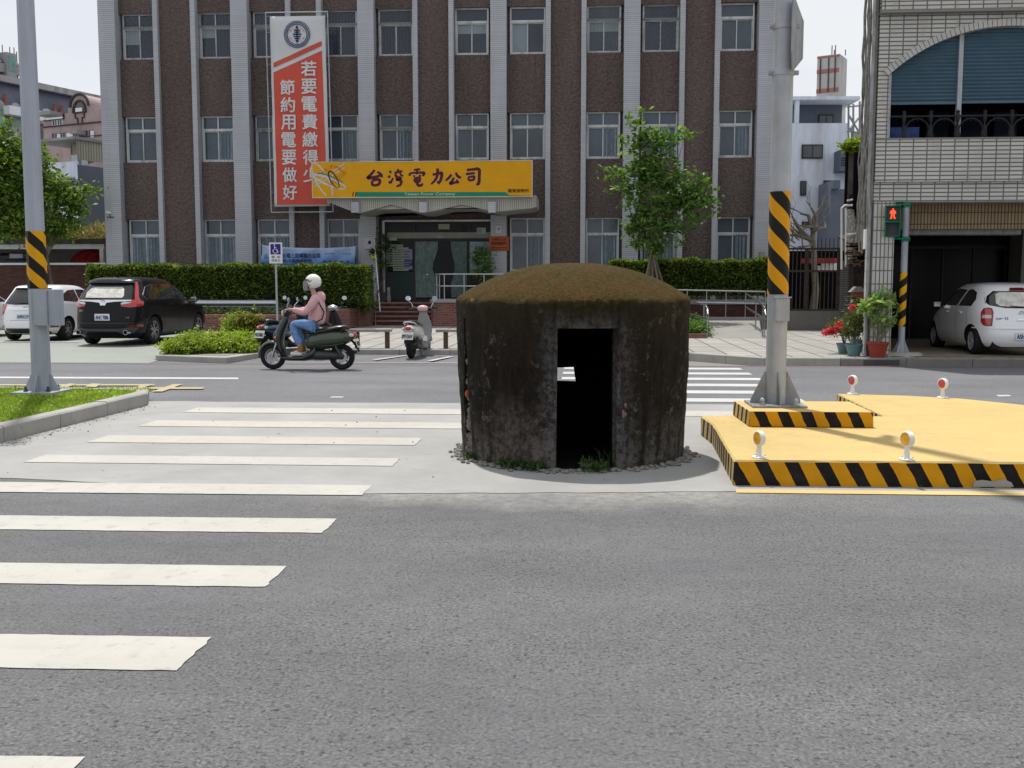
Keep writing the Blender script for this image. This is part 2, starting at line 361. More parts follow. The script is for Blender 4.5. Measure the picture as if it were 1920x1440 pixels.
slope_sheet('scooter_bay', (-8.96, 1.6), 20.75, 23.25, .002, .03, M['asphalt_far'], .03)
poly = [(-8.96, 23.42), (1.75, 23.42), (3.75, 21.08), (40, 21.08), (40, 70), (-8.96, 70)]
m = MB(); n = len(poly)
m.add([(x, y, gz(y)) for x, y in poly]+[(x, y, -.1) for x, y in poly], [tuple(range(n))]+[(i, i+n, (i+1) % n+n, (i+1) % n) for i in range(n)])
m.build('pavement', M['paver'], kind='structure')
def kerbline(name, pts, w, z, mat, seg=1.0, zb=-.05, label=None, stone=True, side=1, gap=.012, cat=None):
    """kerb of separate stones with joints, one object"""
    m = MB()
    for a, b in zip(pts[:-1], pts[1:]):
        a = Vector((a[0], a[1], 0)); b = Vector((b[0], b[1], 0)); d = b-a; ln = d.length; d.normalize(); nn = Vector((-d.y, d.x, 0))*w*side
        k = max(1, round(ln/seg))
        for i in range(k):
            p = a+d*(ln*i/k); q = a+d*(ln*(i+1)/k-gap); dz = random.uniform(-.004, .004); c = .018
            vs = []
            for e in (p, q):
                vs += [e+Vector((0, 0, zb)), e+Vector((0, 0, z+dz-c)), e+nn*.12+Vector((0, 0, z+dz)), e+nn+Vector((0, 0, z+dz)), e+nn+Vector((0, 0, zb))]
            m.add(vs, [(0, 5, 6, 1), (1, 6, 7, 2), (2, 7, 8, 3), (3, 8, 9, 4), (0, 1, 2, 3, 4), (9, 8, 7, 6, 5)])
    return m.build(name, mat, kind='structure')
kerbline('kerb', [(-8.8, 23.25), (1.7, 23.25), (3.7, 20.9), (5.2, 20.9)], .17, .158, M['kerb'], 1.2)
kerbline('kerb', [(5.2, 20.9), (40, 20.9)], .18, .15, M['kerb_dark'], 1.3)
flat('drain_grate', [(6.05-.4, 20.885), (6.75-.4, 20.885), (6.75-.4, 20.893), (6.05-.4, 20.893)], .12, M['darkmetal'], kind='structure', thick=.1)
# parking marks by the scooters
for (a, b) in (((702, 676), (762, 668)), ((806, 678), (846, 670))):
    p, q = G(*a, .02), G(*b, .02); flat('bay_line', [(p.x-.06, p.y), (p.x+.06, p.y), (q.x+.06, q.y), (q.x-.06, q.y)], .040, M['mark_white_far'], road2)
flat('bay_line', [(-6.6, 20.9), (1.5, 20.98), (1.5, 21.04), (-6.6, 20.96)], .018, M['mark_white_far'], road2)
p, q = G(-300, 641, .17), G(145, 641, .17)
flat('bay_line', [(p.x, p.y), (q.x, q.y), (q.x, q.y+.15), (p.x, p.y+.15)], .171, M['mark_white_far'], road2)
# ---------------------------------------------------------------- foliage
def leaf_cards(points, size, up=.3, jit=1., wide=.55, outward=None):
    n = len(points); P_ = np.asarray(points, float)
    d = rng.normal(size=(n, 3)); d[:, 2] = d[:, 2]*.6-.15
    if outward is not None: d = d*jit+outward*1.2
    d /= np.linalg.norm(d, axis=1)[:, None]
    nn = rng.normal(size=(n, 3)); nn[:, 2] = np.abs(nn[:, 2])+up; s = np.cross(d, nn); s /= np.linalg.norm(s, axis=1)[:, None]+1e-9
    L_ = size*(.6+.8*rng.random(n))[:, None]; W = L_*wide*.5
    nrm = np.cross(s, d)
    v = np.empty((n, 4, 3)); v[:, 0] = P_; v[:, 1] = P_+d*L_*.5+s*W+nrm*L_*.06; v[:, 2] = P_+d*L_; v[:, 3] = P_+d*L_*.5-s*W+nrm*L_*.06
    return v.reshape(-1, 3)
def leaf_obj(name, verts, mat, parent=None, **k):
    off = ORIG.get(parent.name, Vector((0, 0, 0))) if parent else Vector((0, 0, 0))
    n = len(verts)//4; me = bpy.data.meshes.new(name)
    me.vertices.add(len(verts)); me.vertices.foreach_set('co', (verts-np.array(off)).ravel())
    me.loops.add(n*4); me.loops.foreach_set('vertex_index', np.arange(n*4, dtype=np.int32))
    me.polygons.add(n); me.polygons.foreach_set('loop_start', np.arange(0, n*4, 4, dtype=np.int32))
    me.materials.append(mat); me.update(calc_edges=True); me.validate()
    o = link(bpy.data.objects.new(name, me), parent); ORIG[o.name] = off; return tag(o, **k)
def blob_points(blobs, dens, clump=.16, per=9):
    out = []
    for (c, r) in blobs:
        c = np.array(c); r = np.array(r if hasattr(r, '__len__') else (r, r, r)); n = max(4, int(dens*r[0]*r[1]*r[2]*4.2/per))
        u = rng.normal(size=(n, 3)); u /= np.linalg.norm(u, axis=1)[:, None]
        rad = rng.random(n)**.45; cc = c+u*r*rad[:, None]*(1+.25*rng.normal(size=(n, 1)))
        pts = np.repeat(cc, per, 0)+rng.normal(size=(n*per, 3))*clump*np.array([1, 1, .55]); out.append(pts)
    return np.concatenate(out)
M['hedge'] = leafm('hedge_leaves', (.022, .048, .010), (.085, .15, .025), (.30, .36, .08), .3)
M['shrub'] = leafm('yellow_green_shrub_leaves', (.10, .18, .02), (.22, .32, .03), (.36, .42, .06), .35)
M['maple'] = leafm('maple_leaves', (.04, .10, .022), (.09, .19, .035), (.20, .32, .07), .4)
M['treeleaf'] = leafm('street_tree_leaves', (.05, .10, .015), (.10, .18, .025), (.20, .28, .05), .4)
M['grass'] = leafm('lawn_grass', (.16, .27, .03), (.24, .37, .035), (.36, .48, .06), .35)
M['dryleaf'] = leafm('dry_grass', (.28, .22, .12), (.36, .30, .18), (.18, .20, .06), .3)
M['bluegreen'] = leafm('dark_planting_leaves', (.022, .045, .012), (.038, .07, .018), (.07, .11, .03), .25)
M['pink'] = leafm('pink_blossom', (.62, .03, .08), (.75, .07, .12), (.55, .10, .12), .3)
M['core'] = pm('hedge_core', (.012, .020, .006), .9, var=.5, sc=9)
M['bark'] = pm('bark', (.16, .14, .11), .9, var=.3, sc=14, bmp=.5)
M['darkbark'] = pm('dark_bark', (.10, .085, .07), .9, var=.3, sc=14, bmp=.5)
def hedge(name, x0, x1, y0, y1, z0, z1, label, n=26000, mat=None, size=.085, cat='hedge', stems=True):
    t = thing(name, label, cat, ((x0+x1)/2, (y0+y1)/2, z0))
    MB().box(x0+.08, x1-.08, y0+.1, y1-.1, z0+.05, z1-.09).build('core', M['core'], t)
    a = {'f': (x1-x0)*(z1-z0), 't': (x1-x0)*(y1-y0)*1.3, 's': (y1-y0)*(z1-z0)}; tot = a['f']+a['t']+2*a['s']; pts = []; nr = []
    for key, sh in (('f', a['f']), ('t', a['t']), ('l', a['s']), ('r', a['s'])):
        k = int(n*sh/tot); u = rng.random(k); v = rng.random(k); dd = rng.random(k)**2*.12
        if key == 'f': q = np.stack([x0+(x1-x0)*u, y0+dd, z0+(z1-z0)*v], 1); no = (0, -1, .3)
        elif key == 't': q = np.stack([x0+(x1-x0)*u, y0+(y1-y0)*v, z1-dd], 1); no = (0, -.1, 1)
        elif key == 'l': q = np.stack([x0+dd, y0+(y1-y0)*u, z0+(z1-z0)*v], 1); no = (-1, 0, .3)
        else: q = np.stack([x1-dd, y0+(y1-y0)*u, z0+(z1-z0)*v], 1); no = (1, 0, .3)
        w_ = .035*np.sin(q[:, 0]*2.1+q[:, 2]*3)+.03*np.sin(q[:, 0]*5.3+1)+.02*np.sin(q[:, 0]*11+q[:, 2]*7); q[:, 1] += w_*(1 if key == 'f' else .2); q[:, 2] += (w_ if key == 't' else 0)
        if key == 'f': keep = rng.random(k) < np.clip(.35+1.1*(q[:, 2]-z0)/(z1-z0), 0, 1); q = q[keep]; k = len(q)
        pts.append(q); nr.append(np.tile(no, (k, 1)))
    pts = np.concatenate(pts); nr = np.concatenate(nr)
    # stray sprigs
    leaf_obj('foliage', leaf_cards(pts, size, .5, .9, .6, nr), mat or M['hedge'], t)
    if stems:
        m = MB(); x = x0+.2
        while x < x1-.1:
            m.tube([(x, (y0+y1)/2+random.uniform(-.1, .1), z0-.75), (x+random.uniform(-.1, .1), (y0+y1)/2, z0+.1)], .018, 5); x += random.uniform(.25, .5)
        m.build('stem', M['darkbark'], t)
    return t
def low_shrub(name, blobs, dens, mat, label, size=.07, cat='shrub', clump=.05, core=True, par=None, group=None, per=9):
    b0 = blobs[0][0]; t = thing(name, label, cat, (b0[0], b0[1], 0), group)
    pts = blob_points(blobs, dens, clump, per); leaf_obj('foliage', leaf_cards(pts, size, .4), mat, t)
    if core:
        m = MB()
        for c, r in blobs:
            r = r if hasattr(r, '__len__') else (r, r, r); m.ell(c, [q*.62 for q in r], 10, 6)
        m.build('core', M['core'], t)
    return t
# ---------------------------------------------------------------- the old round pillbox
BC = Vector((-.075, 9.635, 0)); BR = 1.085
def bunker_mat():
    m, t, b = new_mat('mossy_old_concrete'); g = t.nodes.new('ShaderNodeNewGeometry'); v = pos(t)
    sx = t.nodes.new('ShaderNodeSeparateXYZ'); L(t, g.outputs['Position'], sx.inputs[0])
    z = sx.outputs[2]
    n1 = noise(t, 8, 9, .78, v); n2 = noise(t, 17, 9, .78, v); n3 = noise(t, 2.1, 5, .6, v)
    wall = mixc(t, ramp(t, noise(t, 9, 8, .75, pos(t, (1.5, 1.5, .35))), [(.35, 0.), (.65, 1.)]), (.006, .0045, .004), (.026, .019, .014))
    wall = mixc(t, ramp(t, n3, [(.4, 0.), (.65, .55)]), wall, (.018, .016, .009))
    gr = mathn(t, 'ADD', mathn(t, 'MULTIPLY', n1, .8), mathn(t, 'MULTIPLY', n2, .45))
    lich = ramp(t, gr, [(.675, 0.), (.71, .65)]); wall = mixc(t, mathn(t, 'MULTIPLY', lich, ramp(t, n3, [(.42, .15), (.56, 1.)])), wall, (.17, .15, .13))
    # paler splash zone above the ground, and grey bare cement round the doorway
    low = mathn(t, 'ADD', z, mathn(t, 'MULTIPLY', mathn(t, 'SUBTRACT', n3, .5), 1.1)); lowm = ramp(t, low, [(.05, .95), (.55, 0.)])
    wall = mixc(t, mathn(t, 'MULTIPLY', lowm, ramp(t, n2, [(.40, .15), (.56, 1.)])), wall, (.15, .135, .115))
    dx = mathn(t, 'ABSOLUTE', mathn(t, 'SUBTRACT', sx.outputs[0], .06)); dj = mathn(t, 'ADD', dx, mathn(t, 'MULTIPLY', mathn(t, 'SUBTRACT', n1, .5), .45))
    dm = mathn(t, 'MULTIPLY', ramp(t, dj, [(.24, 1.), (.42, 0.)]), ramp(t, mathn(t, 'MULTIPLY', z, .5), [(.60, 1.), (.70, 0.)])); dm = mathn(t, 'MULTIPLY', dm, ramp(t, n2, [(.42, .1), (.55, .9)]))
    wall = mixc(t, dm, wall, (.135, .13, .135))
    sp = noise(t, 38, 5, .8, v); wall = mixc(t, ramp(t, sp, [(.68, 0.), (.73, .5)]), wall, (.20, .175, .155))
    rb = noise(t, 3.3, 4, .6, pos(t, (1, 1, .4))); wall = mixc(t, ramp(t, rb, [(.60, 0.), (.74, .5)]), wall, (.060, .027, .020))
    moss = mixc(t, ramp(t, n2, [(.32, 0.), (.68, 1.)]), (.034, .025, .004), (.090, .062, .011))
    moss = mixc(t, ramp(t, n3, [(.40, 0.), (.66, .7)]), moss, (.090, .045, .010))
    moss = mixc(t, ramp(t, noise(t, 45, 5, .75, v), [(.36, .8), (.52, 0.)]), moss, (.014, .009, .002))
    moss = mixc(t, ramp(t, noise(t, 26, 4, .8, v), [(.70, 0.), (.74, .9)]), moss, (.36, .31, .2))
    zz = mathn(t, 'ADD', z, mathn(t, 'MULTIPLY', mathn(t, 'SUBTRACT', n1, .5), .28)); mk = ramp(t, mathn(t, 'MULTIPLY', zz, .5), [(.700, 0.), (.728, 1.)])
    mid = ramp(t, mathn(t, 'MULTIPLY', zz, .5), [(.50, 0.), (.72, .6)]); wall = mixc(t, mid, wall, (.035, .028, .012))
    stk = ramp(t, noise(t, 5, 5, .6, pos(t, (2.2, 2.2, .12))), [(.50, 0.), (.68, .75)]); wall = mixc(t, stk, wall, (.008, .006, .005))
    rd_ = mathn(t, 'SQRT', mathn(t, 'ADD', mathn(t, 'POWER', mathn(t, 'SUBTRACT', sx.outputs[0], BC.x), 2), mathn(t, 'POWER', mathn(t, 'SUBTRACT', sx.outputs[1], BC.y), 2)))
    inner_shade = mathn(t, 'LESS_THAN', rd_, BR-.155)
    wall = mixc(t, mathn(t, 'MULTIPLY', inner_shade, mathn(t, 'LESS_THAN', z, 1.44)), wall, (.004, .004, .004))  # inner walls set near black, the interior's shade put into the colour
    rim = mathn(t, 'MULTIPLY', ramp(t, mathn(t, 'ABSOLUTE', mathn(t, 'SUBTRACT', z, 1.445)), [(.0, 1.), (.02, 0.)]), ramp(t, n1, [(.56, 0.), (.62, .9)]))
    L(t, mixc(t, rim, mixc(t, mk, wall, moss), (.24, .20, .13)), b.inputs['Base Color']); b.inputs['Roughness'].default_value = .95; b.inputs['Specular IOR Level'].default_value = .15
    bump(t, b, mathn(t, 'ADD', n2, mathn(t, 'MULTIPLY', sp, .5)), .9, .03); return m
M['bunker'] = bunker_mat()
M['rubble'] = concrete('broken_masonry', (.16, .14, .125), (.06, .04, .032), 3., 1.)
def boolean(o, cutter, op='DIFFERENCE'):
    md = o.modifiers.new('cut', 'BOOLEAN'); md.operation = op; md.object = cutter; md.solver = 'EXACT'
    dg = bpy.context.evaluated_depsgraph_get(); me = bpy.data.meshes.new_from_object(o.evaluated_get(dg)); o.modifiers.remove(md)
    old = o.data; nm = old.name; o.data = me; bpy.data.meshes.remove(old); me.name = nm
    cm = cutter.data; bpy.data.objects.remove(cutter); bpy.data.meshes.remove(cm)
def bunker():
    t = thing('pillbox', 'small round pillbox of blackened concrete with a mossy domed roof, on the median pad', 'pillbox', BC)
    N = 260
    from mathutils import noise as mn
    def ring(r, z, amp=.012):
        out = []
        for k in range(N):
            a = 2*math.pi*k/N; d = Vector((math.cos(a), math.sin(a), 0))
            q = min(1, r*r*1.5)*amp*mn.fractal(Vector((d.x*3, d.y*3, z*3)), 1., 2., 5)+min(1, r*r)*.006*mn.noise(Vector((d.x*14, d.y*14, z*14)))
            out.append(BC+d*(r+q)+Vector((0, 0, z+q*.6)))
        return out
    prof = [(BR-.055, -.1), (BR-.05, 0.0)]
    for i in range(1, 34):
        z = i*.043; s = z/1.42; prof.append((BR-.05*(1-s)**1.5-.0*s, z))
    prof += [(BR-.002, 1.432), (BR-.012, 1.452), (BR-.032, 1.470)]
    for i in range(1, 18):
        s = i/18; r = (BR-.03)*(1-s); h = 1.470+.313*(1-(1-s)**2.3); prof.append((max(r, .05), h))
    inner = [(.05, 1.52), (.4, 1.46), (BR-.35, 1.36), (BR-.21, 1.24), (BR-.2, 1.1), (BR-.2, .6), (BR-.2, -.1)]
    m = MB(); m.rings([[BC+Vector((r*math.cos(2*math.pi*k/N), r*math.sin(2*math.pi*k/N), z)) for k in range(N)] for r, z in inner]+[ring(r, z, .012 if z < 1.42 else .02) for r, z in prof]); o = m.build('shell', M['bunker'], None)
    c = MB(); x0, x1 = -.205, .345; f = BC.y-BR-.3                        # doorway
    zt = 1.215
    c.add([(x0, f, -.2), (x1+.085, f, -.2), (.175, BC.y-.5, -.2), (x0, BC.y-.5, -.2), (x0+.012, f, zt), (x1+.075, f, zt), (.17, BC.y-.5, zt), (x0+.01, BC.y-.5, zt)],
          [(0, 3, 2, 1), (4, 5, 6, 7), (0, 1, 5, 4), (1, 2, 6, 5), (2, 3, 7, 6), (3, 0, 4, 7)]); boolean(o, c.build('cut', M['bunker']))
    a, b = P(1045, 709, 10.7), P(1079, 686, 10.7); c = MB()               # loophole in the far wall
    c.add([(a.x-.006, 10.2, a.z+.01), (b.x+.006, 10.2, a.z), (b.x, 11.2, a.z-.06), (a.x-.03, 11.2, a.z-.06), (a.x, 10.2, b.z), (b.x-.01, 10.2, b.z+.006), (b.x-.03, 11.2, b.z-.01), (a.x-.03, 11.2, b.z-.01)],
          [(0, 3, 2, 1), (4, 5, 6, 7), (0, 1, 5, 4), (1, 2, 6, 5), (2, 3, 7, 6), (3, 0, 4, 7)]); boolean(o, c.build('cut', M['bunker']))
    an = R(207); d = Vector((math.cos(an), math.sin(an), 0)); tt = Vector((-d.y, d.x, 0)); c = MB()
    cc = BC+d*(BR+.03); pts = []
    for zz, wl, wr in ((.0, .05, .07), (.28, .075, .08), (.55, .055, .075), (.82, .05, .05), (1.05, .03, .03), (1.28, .012, .012)):
        pts.append([cc+d*s+tt*(q+random.uniform(-.012, .012))+Vector((0, 0, zz)) for s, q in ((-.105, -wl), (.15, -wl), (.15, wr), (-.105, wr))])
    c.rings(pts); boolean(o, c.build('cut', M['bunker']))
    o.data.polygons.foreach_set('use_smooth', [True]*len(o.data.polygons)); o.data.set_sharp_from_angle(angle=R(50))
    for v_ in o.data.vertices: v_.co -= BC
    ORIG[o.name] = BC; o.parent = t
    m = MB()                                                              # broken masonry in the recess
    for i in range(150):
        z = random.uniform(0, .95)**1.0; q = random.uniform(-.06, .07)*(1-z*.45); s = random.uniform(-.115, -.085); r = random.uniform(.016, .04)
        m.ell(cc+d*s+tt*q+Vector((0, 0, z)), (r, r*random.uniform(.6, 1), r*random.uniform(.5, 1)), 7, 5, 0, Matrix.Rotation(random.random()*3, 3, 'Z') @ Matrix.Rotation(random.random()*3, 3, 'X'))
    m.build('broken_masonry', M['rubble'], t)
    c = cc+d*-.07+Vector((0, 0, .60)); m = MB(); m.ell(c, (.035, .03, .04), 6, 4); m.build('exposed_brick', pm('exposed_brick_red', (.30, .07, .03), .9, bmp=.4), t)
    p = Vector((.345+.02, BC.y-BR*.93, .52)); m = MB()
    for i in range(5): m.ell(p+Vector((random.uniform(-.01, .015), .012, random.uniform(-.05, .05))), (.012, .014, .02), 7, 5)
    m.build('exposed_brick', pm('chipped_render', (.20, .12, .10), .9, bmp=.4), t)
bunker()
m = MB(); m.lathe([(.001, .02), (.5, .022), (.93, .012)], 40, BC); m.build('earth_floor', pm('shade_dark_earth', (.006, .005, .004), .95, var=.4, sc=9), kind='structure')  # earth floor coloured near black to carry the shade inside the pillbox
M['gravel'] = pm('grey_gravel', (.19, .185, .17), .9, var=.45, sc=25, bmp=.3)
m = MB()
for i in range(620):
    a = random.uniform(0, 2*math.pi); r = BR-.05+abs(random.gauss(0, .055)); s = random.uniform(.011, .030)
    if 4.48 < a < 5.03 and r < BR: r = BR-.04
    m.ell((BC.x+r*math.cos(a), BC.y+r*math.sin(a), .006+s*.35), (s*random.uniform(.8, 1.3), s, s*.6), 6, 4, 0, Matrix.Rotation(random.random()*3, 3, 'Z'))
m.build('gravel', M['gravel'], kind='stuff', label='ring of loose grey gravel round the foot of the pillbox')
for nm, a0, a1, n, lab, sz in (('weeds', 235, 258, 900, 'low green weeds growing at the left foot of the pillbox', .045), ('weeds', 276, 287, 420, 'sparse weeds in the doorway of the pillbox', .05), ('weeds', 205, 214, 120, 'few yellowish weeds by the broken left edge', .04)):
    a = R(1)*(a0+(a1-a0)*rng.random(n)); r = BR-.04+.05*rng.normal(size=n)*(.8 if a0 != 276 else 1.6)
    if a0 == 276: r = r-.06
    q = np.stack([BC.x+r*np.cos(a), BC.y+r*np.sin(a), .01+.05*rng.random(n)**1.5], 1); o_ = np.tile((0, 0, 1.2), (n, 1)); leaf_obj(nm, leaf_cards(q, sz, .1, 1.2, .35, o_), M['bluegreen'], kind='stuff', label=lab)
m = MB()
for i in range(12):
    p = Vector((.2+random.uniform(-.06, .08), 8.72+random.uniform(0, .1), 0)); h = random.uniform(.08, .2); dx = random.uniform(-.12, .06)
    m.tube([p, p+Vector((dx*.4, 0, h*.8)), p+Vector((dx, -.02, h))], [.0025, .002, .0008], 4)
m.build('weeds', M['bluegreen'], kind='stuff', label='thin grass blades standing in the pillbox doorway')
# ---------------------------------------------------------------- yellow island
def stripem(name, yel, blk, slope, period, duty, dirn='x', edge=.03, ph=0.):
    m, t, b = new_mat(name); g = t.nodes.new('ShaderNodeNewGeometry'); s = t.nodes.new('ShaderNodeSeparateXYZ'); L(t, g.outputs['Position'], s.inputs[0])
    u = s.outputs[0] if dirn == 'x' else s.outputs[1] if dirn == 'y' else mathn(t, 'SUBTRACT', s.outputs[0], s.outputs[1])
    wob = mathn(t, 'MULTIPLY', mathn(t, 'SUBTRACT', noise(t, 9, 3, .5, pos(t)), .5), edge)
    q = mathn(t, 'ADD', mathn(t, 'ADD', mathn(t, 'ADD', u, mathn(t, 'MULTIPLY', s.outputs[2], slope)), wob), 50+ph)
    f = mathn(t, 'FRACT', mathn(t, 'DIVIDE', q, period)); k = mathn(t, 'LESS_THAN', f, duty)
    v = pos(t); ye = mixc(t, ramp(t, noise(t, 5, 6, .65, v), [(.35, 0.), (.7, 1.)]), tuple(x*.82 for x in yel), yel)
    bl = mixc(t, ramp(t, noise(t, 8, 6, .7, v), [(.45, 0.), (.8, 1.)]), blk, tuple(x*3 for x in blk))
    c = mixc(t, k, ye, bl); c = mixc(t, ramp(t, noise(t, 13, 7, .8, v), [(.66, 0.), (.74, .5)]), c, (.22, .19, .13))
    L(t, c, b.inputs['Base Color']); b.inputs['Roughness'].default_value = .65; b.inputs['Specular IOR Level'].default_value = .15; bump(t, b, noise(t, 30, 5, .7, v), .25, .008); return m
YE = (.60, .28, .006); BK = (.009, .008, .008)
M['st_front'] = stripem('island_black_yellow', YE, BK, .55, .235, .47)
M['st_side'] = stripem('island_black_yellow_side', (.50, .36, .16), BK, .3, .22, .42, 'y', ph=.05)
M['st_ped'] = stripem('plinth_black_yellow', YE, BK, .45, .222, .50, ph=.11)
ti = thing('traffic_island', 'low pale yellow traffic island with black and yellow striped sides', 'traffic island', (4, 10, 0))
out = [(1.205, 8.06), (1.31, 10.2), (1.27, 10.85), (1.62, 10.93), (3.2, 10.95), (3.27, 13.28), (4.07, 13.1), (4.62, 12.8), (5.10, 12.15), (5.9, 11.6), (8, 10.9), (14, 10.2), (14, 8.4), (3.4, 8.1)]
m = MB(); n = len(out); zt = .208; c = .012
cen = Vector((5, 9.8, 0))
def inset(p, e): p = Vector((*p, 0)); d = (cen-p); d.normalize(); q = p+d*e; return (q.x, q.y)
ins = [inset(p, .02) for p in out]
# subdivide edges a little so that the edge can wander
def dens(pl, step):
    o_ = []
    for i in range(len(pl)):
        a, b = pl[i], pl[(i+1) % len(pl)]; d = math.dist(a, b); k = max(1, int(d/step))
        for j in range(k): s = j/k; o_.append((a[0]+(b[0]-a[0])*s, a[1]+(b[1]-a[1])*s))
    return o_
pd = dens(out, .12); n = len(pd); ring0 = [(x, y, -.05) for x, y in pd]; ring1 = [(x+random.uniform(-.003, .003), y+random.uniform(-.003, .003), zt-.014+random.uniform(-.003, .003)) for x, y in pd]; ring2 = [(*inset(p, .014+random.uniform(0, .006)), zt) for p in pd]
vs = ring0+ring1+ring2; fs = []; mi = []
for i in range(n):
    j = (i+1) % n; a, b = pd[i], pd[j]; side = abs(b[0]-a[0]) < abs(b[1]-a[1])
    fs += [(i, j, n+j, n+i), (n+i, n+j, 2*n+j, 2*n+i)]; mi += [1 if side else 0, 2]
fs.append(tuple(range(2*n, 3*n))); mi.append(2)
m.add(vs, fs, mi); m.build('slab', [M['st_front'], M['st_side'], M['yellow_top']], ti)
m = MB(); a = P(1822, 904, 8.11)                                         # patch of bare concrete in the striped face
pts = [(1820, 911), (1823, 900), (1838, 898), (1860, 901), (1877, 896), (1893, 903), (1897, 911)]
m.add([P(x, y, 8.105+.012*(P(x, y, 8).x-1.2)/2.2*2.2-.0) for x, y in pts], [tuple(range(len(pts)))])
m.v = [(x, 8.052+(x-1.205)*.0182, z) for x, y, z in m.v]; m.build('bare_patch', M['kerb'], ti)
tp = thing('lamp_plinth', 'raised yellow concrete plinth with black stripes under the tall post', 'plinth', (2.25, 10.5, .208))
m = MB(); x0, x1, y0, y1, z0, z1 = 1.635, 2.82, 10.01, 10.95, .209, .362
m.add([(x0, y0, z0), (x1, y0, z0), (x1+.02, y1, z0), (x0-.02, y1, z0), (x0+.005, y0+.005, z1), (x1-.005, y0+.005, z1), (x1+.01, y1, z1), (x0-.015, y1, z1)],
      [(0, 3, 2, 1), (4, 5, 6, 7), (0, 1, 5, 4), (1, 2, 6, 5), (2, 3, 7, 6), (3, 0, 4, 7)], [0, 2, 0, 1, 0, 1]); m.build('slab', [M['st_ped'], M['st_side'], M['yellow_top']], tp, bevel=.01)
def delineator(px, py, z, s, face, lab, lens, grp, Yaw=0.):
    p = G(px, py, z); t = thing('delineator', lab, 'delineator', p, grp)
    m = MB(); m.lathe([(.001, 0), (.058, 0), (.058, .008), (.05, .014), (.022, .016), (.022, .06), (.018, .066), (.018, .1), (.001, .1)], 20); b = m.build('stand', M['white'], None, smooth=40)
    mb = MB()
    for k in range(3): a = 2.1*k+.6; mb.lathe([(.001, .006), (.008, .006), (.008, .02), (.001, .022)], 8, (.044*math.cos(a), .044*math.sin(a), 0))
    bl = mb.build('bolt', M['galv'], None); h = .156
    m = MB(); m.lathe([(.001, -.024), (.05, -.024), (.060, -.018), (.062, 0), (.060, .018), (.052, .023), (.050, .017), (.001, .017)], 28, (0, 0, h), 'x'); c = m.build('housing', M['white'], None, smooth=40)
    m = MB(); m.lathe([(.001, .027), (.02, .026), (.047, .020), (.048, .015), (.001, .015)], 24, (0, 0, h), 'x'); l = m.build('lens', lens, None, smooth=50)
    for o in (b, c): o.parent = t
    bl.parent = b; l.parent = c
    t.scale = (s, s, s); t.rotation_euler = (0, 0, face)
M['yellow_lens'] = pm('yellow_lens', (.72, .36, .01), .2, var=.1, sc=60, coat=.6)
delineator(1423, 858, .209, 1.0, R(205), 'round delineator with a yellow lens on the front edge of the island, below the plinth', M['yellow_lens'], 'yellow delineators')
delineator(1700, 862, .209, 1.05, R(203), 'round delineator with a yellow lens on the front edge, farther right of the plinth', M['yellow_lens'], 'yellow delineators')
delineator(1598, 739, .209, 1.12, R(210), 'round delineator with a red lens at the back left corner of the yellow island', M['redlens'], 'red delineators')
delineator(1767, 746, .209, 1.12, R(208), 'round delineator with a red lens on the curved back edge of the yellow island', M['redlens'], 'red delineators')
# ---------------------------------------------------------------- big posts
def wrap_stripes(name, yel, blk, cx, cy, period, pitch, ph, sgn=1, duty=.5):
    m, t, b = new_mat(name); g = t.nodes.new('ShaderNodeNewGeometry'); s = t.nodes.new('ShaderNodeSeparateXYZ'); L(t, g.outputs['Position'], s.inputs[0])
    a = mathn(t, 'ARCTAN2', mathn(t, 'SUBTRACT', s.outputs[1], cy), mathn(t, 'SUBTRACT', s.outputs[0], cx))
    q = mathn(t, 'ADD', mathn(t, 'ADD', s.outputs[2], mathn(t, 'MULTIPLY', a, sgn*pitch/(2*math.pi))), 20+ph)
    k = mathn(t, 'LESS_THAN', mathn(t, 'FRACT', mathn(t, 'DIVIDE', q, period)), duty)
    L(t, mixc(t, k, yel, blk), b.inputs['Base Color']); b.inputs['Roughness'].default_value = .5; b.inputs['Specular IOR Level'].default_value = .2; return m
def bands(t, c, r, z0, z1, mat, n=32, name='hazard_band'):
    m = MB(); m.lathe([(r, z0), (r, z1)], n, (c.x, c.y, 0)); return m.build(name, mat, t, smooth=60)
# right-hand tall post on the plinth
c = G(1459, 757, .362); c = Vector((c.x-.055, 10.55, .362)); zs = [P(1460, y, c.y).z for y in (360, 552, 600)]
t = thing('tall_post', 'thick galvanised post with black and yellow hazard band, bolted to the yellow plinth', 'post', c)
r = .101
m = MB(); m.lathe([(r, c.z+.02), (r, 2.0), (r*.985, 4.2), (r*.97, 9.5), (.01, 9.52)], 36, (c.x, c.y, 0)); po = m.build('shaft', M['galv'], t, smooth=50)
M['wrapA'] = wrap_stripes('hazard_band_spiral', (.62, .29, .004), (.010, .009, .008), c.x, c.y, .322, .644, .03, 1, .49)
bands(t, c, r+.003, zs[1], zs[0], M['wrapA'])
m = MB(); m.box(c.x-.27, c.x+.27, c.y-.27, c.y+.27, c.z, c.z+.022); bp = m.build('base_plate', M['galv2'], t, bevel=.004)
for a in (0, 90, 180, 270):
    a = R(a+2); d = Vector((math.cos(a), math.sin(a), 0)); nn = Vector((-d.y, d.x, 0))*.006; b0 = Vector((c.x, c.y, 0)); m = MB()
    pl = [(r-.01, c.z+.022), (.255, c.z+.022), (.25, c.z+.06), (r+.012, c.z+.345), (r-.01, c.z+.345)]
    m.add([b0+d*q+nn+Vector((0, 0, z)) for q, z in pl]+[b0+d*q-nn+Vector((0, 0, z)) for q, z in pl], [(0, 1, 2, 3, 4), (9, 8, 7, 6, 5)]+[(i, i+5, (i+1) % 5+5, (i+1) % 5) for i in range(5)]); m.build('gusset', M['galv2'], t)
